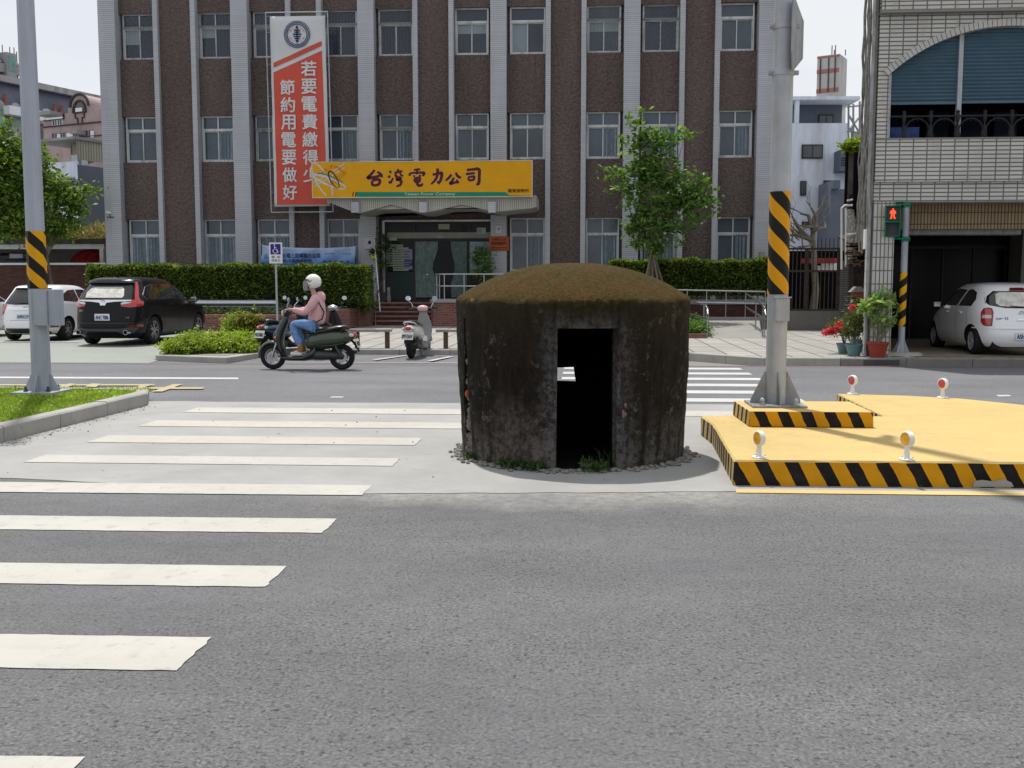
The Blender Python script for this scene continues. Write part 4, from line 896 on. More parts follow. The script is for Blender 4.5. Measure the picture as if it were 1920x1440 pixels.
m = MB(); quadgrid(m, q, 8, 40, 0, 0); o = m.build('cloth', M['bn_w'], bn, smooth=60, fix=False); md = o.modifiers.new('thick', 'SOLIDIFY'); md.thickness = .01; md.offset = 1
for pl in ([(513, 136), (604, 95), (614, 383), (520, 384)], [(513, 118), (603.5, 77), (604, 86), (513, 127)]):
    m = MB(); A_ = [bat(*p) for p in pl]; quadgrid(m, A_, 8, 30, 0, .024); m.build('orange_field', M['bn_o'], bn, smooth=60, fix=False)
m = MB()
for i, ch in enumerate('若要電費繳得少'): m.text(ch, bat(579.5+i*.62, 129+i*33.2, .045), h=.52, w=.55, bold=.022)
for i, ch in enumerate('節約用電要做好'): m.text(ch, bat(539.5+i*.82, 164+i*32.8, .045), h=.52, w=.52, bold=.022)
m.build('lettering', pm('banner_lettering_white', (.58, .58, .60), .7), bn)
m = MB(); c0 = bat(557.5, 65, .045)
def ringm(m, c, r0, r1, mi=0, n=48):
    vs = [c+Vector((r*math.cos(2*math.pi*k/n), 0, r*math.sin(2*math.pi*k/n))) for r in (r0, r1) for k in range(n)]
    m.add(vs, [(k, (k+1) % n, n+(k+1) % n, n+k) for k in range(n)], mi)
ringm(m, c0, .455, .48); ringm(m, c0, .40, .43); ringm(m, c0, .345, .375)
def tri(pts, mi): m.add([c0+Vector((a, -.002, b)) for a, b in pts], [tuple(range(len(pts)))], mi)
for s in (1, -1): 
    tri([(-.13, .13), (.13, .13), (.10, .17), (-.10, .17)], 0)
tri([(-.02, .31), (.02, .31), (.06, .20), (-.06, .20)], 0); tri([(-.10, .06), (.10, .06), (.11, .10), (-.11, .10)], 0); tri([(-.15, -.02), (.15, -.02), (.16, .03), (-.16, .03)], 0)
tri([(-.12, -.10), (.12, -.10), (.14, -.06), (-.14, -.06)], 0); tri([(-.09, -.17), (.09, -.17), (.11, -.13), (-.11, -.13)], 0); tri([(0, -.32), (.07, -.20), (-.07, -.20)], 0); tri([(-.02, -.2), (.02, -.2), (.02, .13), (-.02, .13)], 0)
for sx in (1, -1):
    for sz in (1, -1): tri([(sx*.30, sz*.06), (sx*.20, sz*.13), (sx*.22, sz*.15), (sx*.10, sz*.26), (sx*.17, sz*.235), (sx*.16, sz*.21), (sx*.26, sz*.14), (sx*.24, sz*.12)], 1)
m.build('emblem', [M['bn_b'], M['bn_o']], bn)
m = MB()
a, b, c_, d = P(497, 23, by), P(613, 21, by), P(624, 397, by), P(508, 398, by)
for u, v in ((a, b), (b, c_), (c_, d), (d, a)): m.tube([u+Vector((0, .06, 0)), v+Vector((0, .06, 0))], .022, 6)
m.build('pipe_frame', M['galv'], bn)
m = MB()
for yy in (30, 60, 120, 180, 240, 300, 360, 385):
    for xx, q_ in ((498+(yy/385)*10, 507+(yy/385)*9), (614+(yy/385)*10, 609+(yy/385)*10)): m.tube([P(xx, yy, by)+Vector((0, .05, 0)), P(q_, yy, by)], .004, 4)
m.build('lacing', M['bn_w'], bn)
# blue banner behind the hedge
bb = thing('blue_banner', 'wide pale blue cloth banner with dark characters tied up above the hedge', 'banner', (-11, 37.2, 2.9))
m = MB(); vs = []; n = 40
for j in range(9):
    for i in range(n+1):
        u, v = i/n, j/8; px = 491+u*(667-491)-(1 if v > .5 else 0); py = (459+5*math.sin(math.pi*u)**.7+u*2)*(1-v)+(495+4*math.sin(math.pi*u)+u*2)*v
        p = P(px, py, 37.3); vs.append((p.x, 37.3+.03*math.sin(u*21+v*5)+.02*math.sin(u*55), p.z))
m.add(vs, [(j*(n+1)+i, j*(n+1)+i+1, (j+1)*(n+1)+i+1, (j+1)*(n+1)+i) for j in range(8) for i in range(n)])
mm, tt_, b_ = new_mat('blue_banner_cloth'); g = tt_.nodes.new('ShaderNodeNewGeometry'); s = tt_.nodes.new('ShaderNodeSeparateXYZ'); L(tt_, g.outputs['Position'], s.inputs[0])
zz = mathn(tt_, 'ADD', mathn(tt_, 'MULTIPLY', s.outputs[2], 1.2), mathn(tt_, 'MULTIPLY', noise(tt_, 1.2, 3, .5, pos(tt_)), .25)); L(tt_, ramp(tt_, mathn(tt_, 'SUBTRACT', zz, 2.9), [(.15, (.04, .14, .42)), (.5, (.22, .35, .60)), (.85, (.33, .42, .58))]), b_.inputs['Base Color'])
o = m.build('cloth', mm, bb, smooth=60, fix=False); md = o.modifiers.new('thick', 'SOLIDIFY'); md.thickness = .006
m = MB(); pb = lambda x, y: P(x, y, 37.22)
m.text('台電三度蟬聯白金獎', pb(565, 479), w=1.42, h=.17, bold=.02); m.text('獲6大獎再創新高', pb(556, 488.5), w=1.12, h=.11, bold=.02); m.text('台灣企業永續獎', pb(617, 475.5), w=.38, h=.05); m.text('金獎企業', pb(650, 476), w=.33, h=.05); m.text('台灣', pb(498, 480), w=.14, h=.2)
for i in range(5): m.ell(pb(608+i*11, 490), (.05, .003, .03), 8, 4)
m.build('lettering', M['bn_b'], bb)
m = MB()
for (a, b) in (((491, 459), (483, 453)), ((491, 495), (485, 498)), ((667, 463), (680, 453)), ((666, 497), (677, 498))): m.tube([P(*a, 37.3), P(*b, 37.8)], .006, 4)
m.build('tie_cord', M['bn_w'], bb)
# plaques and small signs on the pilasters
pq = thing('wooden_plaque', 'orange brown wooden name plaque on the pilaster right of the entrance', 'sign', (-3.0, FY-.05, 3.2))
a, b = P(917, 470, FY-.06), P(954, 443, FY-.06); m = MB(); m.box(a.x, b.x, FY-.065, FY-.005, a.z, b.z); m.build('board', pm('orange_brown_wood', (.36, .085, .025), .5, var=.2, sc=6), pq, bevel=.01)
m = MB(); cx = (a.x+b.x)/2; m.text('台灣電力公司', (cx, FY-.068, b.z-.12), w=.5, h=.09, bold=.02); m.text('羅東服務所', (cx, FY-.068, b.z-.26), w=.56, h=.11, bold=.03); m.box(a.x+.06, b.x-.06, FY-.068, FY-.065, a.z+.10, a.z+.125); m.box(a.x+.06, b.x-.06, FY-.068, FY-.065, a.z+.045, a.z+.065); m.build('lettering', M['sgn_b'], pq)
pq = thing('white_notice', 'small white notice board on the pilaster left of the entrance steps', 'sign', (-7.9, FY-.03, 3.2))
a, b = P(683, 469, FY-.03), P(703, 446, FY-.03); m = MB(); m.box(a.x, b.x, FY-.035, FY-.003, a.z, b.z); m.build('board', pm('white_enamel', (.45, .46, .50), .4), pq)
m = MB(); m.box(a.x+.03, b.x-.03, FY-.04, FY-.036, a.z+.02, a.z+.045); m.ell(((a.x+b.x)/2, FY-.036, b.z-.17), (.06, .004, .07), 12, 8); m.build('lettering', M['bn_b'], pq)
pq = thing('small_emblem_sign', 'tiny white emblem sign above the orange brown plaque', 'sign', (-3.0, FY-.03, 3.9))
a, b = P(930, 437, FY-.03), P(940, 424, FY-.03); m = MB(); m.box(a.x, b.x, FY-.03, FY-.003, a.z, b.z); m.build('board', M['bn_w'], pq); m = MB()
for q in ((-.03, .04), (.03, .04), (0, -.02)): m.ell(((a.x+b.x)/2+q[0], FY-.033, (a.z+b.z)/2+q[1]), (.022, .003, .03), 8, 6)
m.build('emblem', M['bn_b'], pq)
pq = thing('flower_box', 'small yellow hanging flower box on the pilaster by the steps', 'flower box', P(701, 480, FY-.12))
a = P(701, 480, FY-.12); m = MB(); m.box(a.x-.09, a.x+.07, FY-.2, FY-.02, a.z-.1, a.z+.08); m.build('box', pm('yellow_plastic', (.55, .48, .04), .4), pq, bevel=.01)
leaf_obj('foliage', leaf_cards(blob_points([((a.x, FY-.12, a.z+.12), .12)], 120000, .03), .06), M['bluegreen'], pq)
def cctv(px, py, Y, lab):
    p = P(px, py, Y); t = thing('security_camera', lab, 'camera', p); m = MB(); m.tube([p+Vector((-.08, -.1, .03)), p+Vector((.1, -.14, -.0))], .04, 10); m.build('housing', M['white'], t, smooth=40)
    m = MB(); m.tube([p+Vector((.02, -.1, -.03)), p+Vector((.02, -.03, -.12)), p+Vector((.02, 0, -.12))], .015, 6); m.box(p.x-.12, p.x+.16, Y-.02, Y, p.z-.16, p.z-.13); m.build('bracket', M['darkmetal'], t)
cctv(206, 400, FY, 'white security camera on the leftmost pilaster of the office building')
p = P(1429, 478, FY-.1); t = thing('wall_lamp_box', 'small beige box lamp on the rightmost office pilaster above the hedge', 'wall box', p); m = MB(); m.box(p.x-.09, p.x+.09, FY-.14, FY, p.z-.12, p.z+.12); m.build('housing', pm('beige_plastic', (.25, .25, .22), .5), t, bevel=.015)
m = MB(); m.box(p.x-.06, p.x+.06, FY-.12, FY-.02, p.z-.2, p.z-.12); m.build('socket', M['darkmetal'], t)
# ---------------------------------------------------------------- steps, ramps, planters
M['brick'] = tilem('red_brick', (.20, .075, .065), (.22, .17, .15), .22, .075, .010, .5, .8, .25, .5)
M['darkbrick'] = tilem('dark_red_brick', (.10, .040, .035), (.05, .035, .03), .22, .075, .010, .5, .8, .25, .5)
M['steptile'] = pm('brown_step_tiles', (.25, .155, .125), .6, var=.2, sc=3, stain=(.15, .10, .09))
M['greycap'] = pm('grey_stone_cap', (.27, .28, .29), .7, var=.15, sc=2)
g0 = gz(36)
t = thing('entrance_steps', 'five brown tiled steps up to the office entrance', 'steps', (-6.5, 37, g0))
sx0, sx1 = P(693, 600, 36.5).x, P(815, 600, 36.5).x
m = MB()
for i in range(5):
    y = 36.0+.36*i; z = g0+.155*(i+1); m.box(sx0+.02, sx1+.3, y+.03, FY+.46, z-.155 if i else g0-.1, z-.03)
m.build('risers', M['darkbrick'], t)
for i in range(5):
    y = 36.0+.36*i; z = g0+.155*(i+1); m = MB(); m.box(sx0, sx1+.3, y, (y+.40 if i < 4 else FY+.46), z-.0295, z+.05 if False else z+.02); m.build('tread', M['steptile'], t, bevel=.008)
zl = g0+.775+.02
t = thing('stair_railing', 'dark bent pipe handrail on the left of the entrance steps', 'railing', (sx0, 36.2, g0))
m = MB()
for dx in (0, .28): m.tube([(sx0+.05+dx, 35.95, g0+.0), (sx0+.05+dx, 35.95, g0+.62), (sx0+.05+dx, 35.85, g0+.74), (sx0+.05+dx, 36.1, g0+1.0), (sx0+.05+dx, 37.5, zl+.88), (sx0+.05+dx, 37.6, zl+.84), (sx0+.05+dx, 37.6, zl)], .022, 8)
m.build('handrail', M['steel'], t, smooth=50)
m = MB()
for y in (36.45, 37.0):
    m.tube([(sx0+.05, y, g0+.2), (sx0+.05, y, g0+1.0+(y-36.1)*.48)], .014, 6)
m.build('baluster', M['steel'], t)
t = thing('broom_pole', 'long pale pole leaning on the pilaster by the steps', 'pole', P(711, 590, 36.6)); m = MB(); m.tube([P(713, 588, 36.8), P(702, 446, 37.85)], .022, 8); m.build('shaft', M['white'], t)
m = MB(); p = P(714, 590, 36.8); m.box(p.x-.16, p.x+.2, p.y-.1, p.y+.1, p.z-.04, p.z+.03); m.build('head', M['darkmetal'], t)
def potted(name, lab, px, py, Y, zb, r, h, pot, blobs, leafmat, dens, size, cl=.05, stem=True):
    p = P(px, py, Y); p = Vector((p.x, Y, zb)); t = thing(name, lab, 'potted plant', p); m = MB()
    m.lathe([(.001, zb+.01), (r*.68, zb), (r*.98, zb+h*.86), (r*1.06, zb+h*.87), (r*1.08, zb+h), (r*.96, zb+h), (r*.93, zb+h*.88), (.001, zb+h*.86)], 24, (p.x, p.y, 0)); m.build('pot', pot, t, smooth=40)
    if stem:
        m = MB()
        for c, rr in blobs: q = Vector(c)+p; m.tube([(p.x, p.y, zb+h*.8), (p.x*.5+q.x*.5+.03, p.y, (zb+h+q.z)/2), q], [.018, .013, .007], 5)
        m.build('stem', M['bark'], t)
    leaf_obj('foliage', leaf_cards(blob_points([(Vector(c)+p, rr) for c, rr in blobs], dens, cl, 7), size, .1, 1, .4), leafmat, t); return t
M['darkpot'] = pm('dark_grey_pot', (.05, .05, .05), .6)
potted('potted_tree', 'tall leafy plant in a dark pot left of the office doors', 719, 560, 37.6, zl, .17, .38, M['darkpot'], [((0, 0, 2.0), (.3, .2, .3)), ((.05, 0, 1.5), (.2, .2, .25)), ((-.05, 0, 2.4), (.15, .15, .2))], M['bluegreen'], 4200, .12, .1)
p = P(729, 560, 37.55); t = thing('standing_vase', 'slim patterned vase beside the dark plant pot at the doors', 'vase', (p.x, p.y, zl)); m = MB(); m.lathe([(.001, zl), (.06, zl), (.09, zl+.15), (.05, zl+.35), (.07, zl+.5), (.05, zl+.55), (.001, zl+.55)], 16, (p.x, p.y, 0)); m.build('vase', pm('mottled_vase', (.2, .2, .2), .4, var=.6, sc=30), t, smooth=50)
potted('potted_tree', 'small umbrella shaped plant in front of the blue poster by the entrance', 903, 560, 37.6, zl, .16, .3, M['darkpot'], [((0, 0, 1.75), (.36, .3, .22)), ((-.2, 0, 1.5), (.2, .2, .2)), ((.2, 0, 1.35), (.25, .2, .2)), ((0, 0, 1.0), (.4, .25, .22))], M['maple'], 4800, .12, .09)
# brick ramp block with rails (left part seen beside the pillbox)
t = thing('ramp_wall', 'red brick wall of the raised access ramp right of the entrance steps', 'wall', (-4, 35.5, g0))
bx0 = sx1+.02
m = MB(); pts = [(bx0+.35, 35.25), (bx0+.12, 35.32), (bx0, 35.55), (bx0, 36.9), (1.6, 36.9), (1.6, 35.25)]; m.prism(pts, g0-.1, zl+.02, 'xy'); m.build('wall', M['brick'], t)
m = MB(); m.prism([(x-.04 if x < 0 else x, y-.05 if y < 36 else y) for x, y in pts], zl+.021, zl+.14, 'xy'); m.build('coping', M['greycap'], t, bevel=.01)
def railing(name, lab, pts, hs, npost, z_of, r=.026, bal=0):
    t = thing(name, lab, 'railing', pts[0]); tot = []
    for h in hs:
        m = MB(); m.tube([Vector((x, y, z_of(x, y)+h)) for x, y, _ in pts], r, 8); m.build('rail', M['steel'], t, smooth=50)
    d = [0]
    for a, b in zip(pts[:-1], pts[1:]): d.append(d[-1]+math.dist(a[:2], b[:2]))
    for i in range(npost):
        s = d[-1]*i/(npost-1)
        for k in range(len(pts)-1):
            if d[k+1] >= s-1e-6: u = (s-d[k])/(d[k+1]-d[k]); x = pts[k][0]*(1-u)+pts[k+1][0]*u; y = pts[k][1]*(1-u)+pts[k+1][1]*u; break
        m = MB(); m.tube([(x, y, z_of(x, y)-.02), (x, y, z_of(x, y)+hs[0])], .02, 6); m.build('post', M['steel'], t)
    return t
zr = zl+.14
railing('ramp_railing', 'stainless two rail handrail on the brick ramp beside the entrance steps', [(bx0+.15, 36.6, 0), (bx0+.15, 35.6, 0), (bx0+.5, 35.4, 0), (1.5, 35.4, 0)], (.86, .45), 12, lambda x, y: zr)
# right-hand access ramp
rl, rr_ = P(1328, 632, 28.3).x, P(1428, 632, 28.3).x
t = thing('access_ramp', 'pale concrete access ramp behind the pavement, between the two bent handrails', 'ramp', (rl, 28.3, gz(28)))
z0r, z1r = gz(28.2)-.005, .52
m = MB(); rl2, rr2 = P(1330, 600, 33.3).x, P(1426, 600, 33.3).x
m.add([(rl, 28.2, z0r), (rr_, 28.2, z0r), (rr2, 33.5, z1r), (rl2-3.2, 33.5, z1r), (rl2-3.2, 31.5, z1r-.12), (rl2-.4, 31, z0r+.22)]+[(rl, 28.2, 0), (rr_, 28.2, 0), (rr2, 33.5, 0), (rl2-3.2, 33.5, 0), (rl2-3.2, 31.5, 0), (rl2-.4, 31, 0)],
    [(0, 1, 2, 3, 4, 5), (6, 7, 1, 0), (7, 8, 2, 1), (8, 9, 3, 2), (9, 10, 4, 3), (10, 11, 5, 4), (11, 6, 0, 5)]); m.build('surface', M['ramp'], t)
m = MB(); m.box(rl2-3.2, rr2+.1, 33.5, 33.75, 0, z1r+.1); m.build('kerb', M['greycap'], t)
t = thing('hedge_planter', 'dark brick planter wall with a grey coping under the right hedge', 'planter', (3, 34.2, .2))
pxr = P(1452, 560, 34).x
m = MB(); m.box(.2, pxr, 34.0, 36.9, .1, 1.02); m.build('wall', M['darkbrick'], t); m = MB(); m.box(.16, pxr+.03, 33.95, 36.95, 1.021, 1.15); m.build('coping', M['greycap'], t)
zfun = lambda x, y: z1r+.1
railing('ramp_railing', 'long straight two rail handrail in front of the right hedge planter', [(P(1180, 500, 33.6).x, 33.62, 0), (P(1436, 500, 33.6).x, 33.62, 0)], (.86, .47), 8, lambda x, y: z1r+.1+(3.5-x)*.02)
def benthandrail(lab, x, y0, y1, mirror):
    t = thing('bent_handrail', lab, 'handrail', (x, y0, z0r)); zz = lambda y: z0r+(y-28.2)*.06
    m = MB(); s = mirror
    m.tube([(x+s*.35, y1, zz(y1)+.92), (x+s*.25, (y0+y1)/2, zz((y0+y1)/2)+.90), (x+s*.02, y0+.35, zz(y0)+.86), (x-.0, y0+.06, zz(y0)+.78), (x-.0, y0-.10, zz(y0)+.62), (x, y0-.02, zz(y0)+.5), (x+s*.03, y0+.3, zz(y0)+.52), (x+s*.25, (y0+y1)/2, zz((y0+y1)/2)+.50), (x+s*.35, y1, zz(y1)+.5)], .026, 8); m.build('rail', M['steel'], t, smooth=50)
    for y, u in ((y0+.04, 0), (y0+.4, .03), ((y0+y1)/2, .25)):
        m = MB(); m.tube([(x+s*u, y, 0.15), (x+s*u, y, zz(y)+.82)], .02, 6); m.build('post', M['steel'], t)
benthandrail('bent stainless handrail on the left edge of the pale access ramp', rl+.02, 28.7, 33.0, -1.9)
benthandrail('bent stainless handrail on the right edge of the pale access ramp', rr_+.12, 28.5, 32.6, .35)
t = thing('low_planter', 'low red edged planter of green ground cover left of the access ramp', 'planter', (rl-1, 28.5, gz(28)))
m = MB(); a = rl-2.3; zz = gz(28.2)
for q in ((a, rl-.05, 28.25, 28.37), (a, rl-.05, 30.6, 30.7), (a, a+.1, 28.37, 30.6), (rl-.15, rl-.05, 28.37, 30.6)): m.box(*q, 0, zz+.13)
m.build('brick_edge', M['brick'], t); m = MB(); m.box(a+.1, rl-.15, 28.37, 30.6, 0, zz+.09); m.build('soil', M['earth'], t)
leaf_obj('foliage', leaf_cards(blob_points([((a+.4+i*.42, 29.0+j*.6, zz+.2+j*.06), (.34, .4, .20)) for i in range(5) for j in range(3)], 42000, .04, 7), .06), M['maple'], t)
# hedges
hx0, hx1 = P(161, 500, 33.9).x, P(684, 500, 33.9).x
hedge('hedge', hx0, hx1, 33.9, 35.1, 1.0, P(300, 499, 33.9).z, 'long clipped green hedge left of the entrance, behind the parked cars', 42000)
hedge('hedge', P(1146, 500, 34.2).x, P(1447, 500, 34.2).x, 34.2, 35.5, 1.25, P(1300, 489, 34.2).z, 'clipped green hedge right of the pillbox, behind the stainless railing', 26000, stems=True)
# guard rail + long planter on the left
t = thing('guard_rail', 'grey metal guard rail in front of the left hedge', 'guard rail', P(430, 570, 33.2))
a, b = P(120, 566, 33.2), P(520, 573, 33.2)
m = MB(); zc = P(430, 569, 33.2).z; m.prism([(33.2, zc-.12), (33.25, zc-.10), (33.22, zc), (33.25, zc+.10), (33.2, zc+.12), (33.28, zc+.1), (33.27, zc), (33.28, zc-.1)], a.x, b.x, 'yz'); m.build('rail', M['steel'], t)
for i in range(5): x = a.x+(b.x-a.x)*i/4; m = MB(); m.box(x-.04, x+.04, 33.29, 33.36, .2, zc+.1); m.build('post', M['darkmetal'], t)
t = thing('brick_planter', 'low brick planter with a brick rim, behind the bush and the parked cars', 'planter', (-11, 32.5, .2))
a, b = P(170, 600, 32.3).x, P(560, 600, 32.3).x; zt = P(430, 590, 32.3).z
m = MB(); m.box(a, b, 32.3, 33.85, .1, zt-.1); m.build('wall', M['brick'], t); m = MB(); m.box(a-.02, b+.02, 32.27, 33.88, zt-.0995, zt); m.build('coping', pm('brick_coping', (.22, .11, .09), .8, var=.3, sc=6), t, bevel=.01)
leaf_obj('foliage', leaf_cards(blob_points([((a+.4+i*.55, 33.2, zt+.05), (.5, .6, .14)) for i in range(int((b-a)/.55))], 16000, .05, 7), .07), M['bluegreen'], t)
t = thing('round_brick_planter', 'rounded brick planter beside the steps with green shrubs', 'planter', (-8.6, 34.5, .2))
a, b = P(545, 600, 33.6).x, P(690, 600, 35.2).x; zt = P(630, 578, 34.2).z
pl = [(a, 34.6), (a+.5, 33.9), (a+1.1, 33.65), (a+1.9, 34.0), (b-.25, 34.9), (b, 35.5), (b, 36.2), (a, 36.2)]
m = MB(); m.prism(pl, .1, zt-.1, 'xy'); m.build('wall', M['brick'], t); m = MB(); m.prism([(x, y-.03) for x, y in pl], zt-.0995, zt, 'xy'); m.build('coping', bpy.data.materials['brick_coping'], t)
leaf_obj('foliage', leaf_cards(blob_points([((a+.5+i*.34, 34.45+.12*i, zt+.10+random.uniform(-.05, .12)), (.34, .4, .22)) for i in range(6)]+[((a+1.2, 35.3, zt+.25), (.8, .4, .25))], 15000, .06, 7), .08), M['maple'], t)
# kerbed island with the yellow-green bush
ip = [G(292, 677), G(425, 682), G(484, 673), G(492, 667), G(445, 652), G(330, 652), G(300, 662)]
ip = [(p.x, p.y) for p in ip]
t = thing('bush_island', 'kerbed planting island holding the yellow green bushes', 'planting island', (-8, 22, 0))
m = MB(); m.prism(ip, -.03, .13, 'xy'); o = m.build('kerb_ring', M['kerb'], t, bevel=.02)
cxi, cyi = sum(p[0] for p in ip)/7, sum(p[1] for p in ip)/7
m = MB(); m.prism([(cxi+(x-cxi)*.86, cyi+(y-cyi)*.86) for x, y in ip], .128, .136, 'xy'); m.build('soil', M['earth'], t)
bl = []
for i in range(11):
    u = i/10; bl.append(((-8.82+1.42*u, 21.75+.5*u+random.uniform(-.1, .3), .26+.03*math.sin(i)), (.24, .40, .17)))
    if i < 10: bl.append(((-8.75+1.38*u, 22.45+.4*u, .30+.05*math.sin(i*1.7)), (.25, .4, .20)))
low_shrub('bush', bl, 70000, M['shrub'], 'yellow green low bushes on the kerbed island between the black car and the scooters', .06, 'bush', .05)
leaf_obj('flowers', leaf_cards(blob_points([((P(470+7*i, 598, 24).x, 24, P(0, 602, 24).z), .16) for i in range(-2, 3)], 40000, .05, 5), .07), leafm('orange_red_leaves', (.35, .07, .03), (.16, .24, .04), (.20, .28, .05)), kind='stuff', label='reddish new leaves behind the yellow green bushes')
low_shrub('bush', [((P(440+9*i, 612, 24.2).x, 24.2, .5), (.25, .3, .36)) for i in range(4)], 45000, M['shrub'], 'taller bush with reddish tips behind the parked dark scooter', .07, 'bush', .06)
# ---------------------------------------------------------------- trees
def branchy(m, p, d, ln, r, depth, spread=.6, tips=None, up=.15):
    q = p; pts = [p]; rs = [r]
    for i in range(3):
        d = (d+Vector((random.uniform(-1, 1), random.uniform(-1, 1), random.uniform(-.6, 1)))*.16+Vector((0, 0, up*.3))).normalized(); q = q+d*ln/3; pts.append(q); rs.append(r*(1-.16*(i+1)))
    m.tube(pts, rs, 6 if r > .02 else 4, 0, True)
    if tips is not None: tips.append(q)
    if depth:
        for k in range(3 if depth > 1 else 2):
            a = random.uniform(0, 6.28); dd = (d+Vector((math.cos(a), math.sin(a), random.uniform(-.1, .5)))*spread).normalized(); branchy(m, pts[random.choice([2, 3])], dd, ln*random.uniform(.6, .8), rs[-1]*.72, depth-1, spread, tips, up)
def tree(name, lab, base, hgt, r, blobs, leafmat, dens, size, clump=.14, props=True, per=11, limbs=True, cat='tree'):
    t = thing(name, lab, cat, base); base = Vector(base); m = MB(); top = Vector(blobs[0][0])
    m.tube([base, base+Vector((.03, .02, hgt*.5)), base+Vector((-.02, 0, hgt)), top], [r, r*.8, r*.65, r*.2], 8)
    for c, rr in blobs[1:]:
        c = Vector(c); s = base+Vector((0, 0, hgt*random.uniform(.75, 1.1))); m.tube([s, s*.5+c*.5+Vector((0, 0, .15)), c], [r*.45, r*.28, r*.1], 6)
    m.build('trunk', M['bark'], t, smooth=60)
    leaf_obj('crown', leaf_cards(blob_points(blobs, dens, clump, per), size, .5, 1, .5), leafmat, t); return t
TY = 33.4
def tb(px, py, rx, ry, Y=TY, dy=0): k = Y/FPX; p = P(px, py, Y+dy); return (tuple(p), (rx*k, max(rx, ry)*k*.8, ry*k))
bl = [tb(1220, 330, 45, 45), tb(1197, 215, 14, 22), tb(1207, 250, 32, 22), tb(1185, 275, 24, 18), tb(1250, 258, 40, 17), tb(1285, 250, 22, 10), tb(1235, 290, 38, 22), tb(1185, 315, 34, 20), tb(1150, 325, 22, 8), tb(1175, 350, 30, 20), tb(1190, 370, 25, 18),
      tb(1270, 330, 30, 20), tb(1310, 340, 30, 16), tb(1290, 370, 50, 26), tb(1322, 385, 22, 14), tb(1250, 380, 42, 26), tb(1210, 400, 40, 26), tb(1190, 425, 28, 20), tb(1245, 420, 42, 24), tb(1290, 412, 34, 16), tb(1215, 450, 32, 18), tb(1250, 455, 30, 14), tb(1225, 470, 22, 12), tb(1185, 440, 18, 14)]
tbase = P(1223, 550, TY)
t = tree('maple_tree', 'young green maple tree with open crown growing right of the pillbox', (tbase.x, TY, .6), 2.0, .06, bl, M['maple'], 470, .19, .13, per=12)
for i, (xa, xb, dy) in enumerate(((1203, 1222, -.5), (1215, 1222, .6), (1237, 1224, -.3), (1249, 1225, .2))):
    a = P(xa, 545, TY); b = P(xb, 480, TY); m = MB(); m.tube([(a.x+(a.x-b.x)*.6, TY+dy, .6), (b.x, TY, b.z+.1)], .035, 6); m.build('support_pole', M['bark'], t)
bl = [tb(40, 330, 50, 70, 37), tb(10, 265, 30, 30, 37), tb(30, 300, 45, 40, 37), tb(-20, 330, 60, 60, 37), tb(20, 370, 55, 50, 37), tb(60, 400, 50, 45, 37), tb(120, 390, 35, 26, 37), tb(110, 355, 40, 22, 37), tb(160, 350, 25, 8, 37), tb(135, 410, 28, 20, 37), tb(100, 430, 38, 22, 37), tb(85, 300, 16, 16, 37), tb(20, 425, 50, 24, 37), tb(95, 335, 20, 25, 37), tb(10, 225, 16, 10, 37), tb(-30, 400, 40, 50, 37), tb(140, 372, 30, 18, 37)]
tbase = P(84, 560, 37)
t = tree('street_tree', 'leafy street tree at the left edge, behind the lamp post', (tbase.x+.0, 37, .25), 2.6, .11, bl, M['treeleaf'], 620, .19, .2, per=12)
for (a, b) in (((112, 540), (87, 470)), ((44, 545), (80, 480))):
    a = P(*a, 36.6); b = P(*b, 37); m = MB(); m.tube([(a.x, 36.4, .3), (b.x, 37, b.z)], .05, 6); m.build('support_pole', M['darkbark'], t)
t = thing('bare_tree', 'leafless pollarded tree with pale twisted branches behind the iron gate', 'tree', (P(1525, 500, 37).x, 37, .2)); m = MB()
b0 = P(1525, 500, 37); b0.z = .3; tp_ = P(1524, 440, 37); m.tube([b0, (b0.x+.1, 37, 1.5), tp_], [.15, .12, .09], 8)
random.seed(11)
for (x, y) in ((1521, 390), (1541, 388), (1548, 420), (1500, 400), (1485, 405), (1490, 430), (1505, 425), (1478, 440), (1535, 425)):
    q = P(x, y, 37+random.uniform(-.4, .4)); s = tp_+Vector((0, 0, random.uniform(-.3, .3))); mid = s*.45+q*.55+Vector((random.uniform(-.2, .2), 0, random.uniform(-.1, .25))); m.tube([s, mid, q], [.085, .06, .035], 6)
    branchy(m, mid, (q-mid).normalized(), .7, .03, 2, .9, up=.05)
for i in range(14):
    s = P(random.uniform(1478, 1515), random.uniform(440, 470), 36.7); branchy(m, s, Vector((random.uniform(-1, 1), 0, random.uniform(0, 1))).normalized(), .55, .03, 1, .9)
m.build('trunk', M['bark'], t, smooth=60)
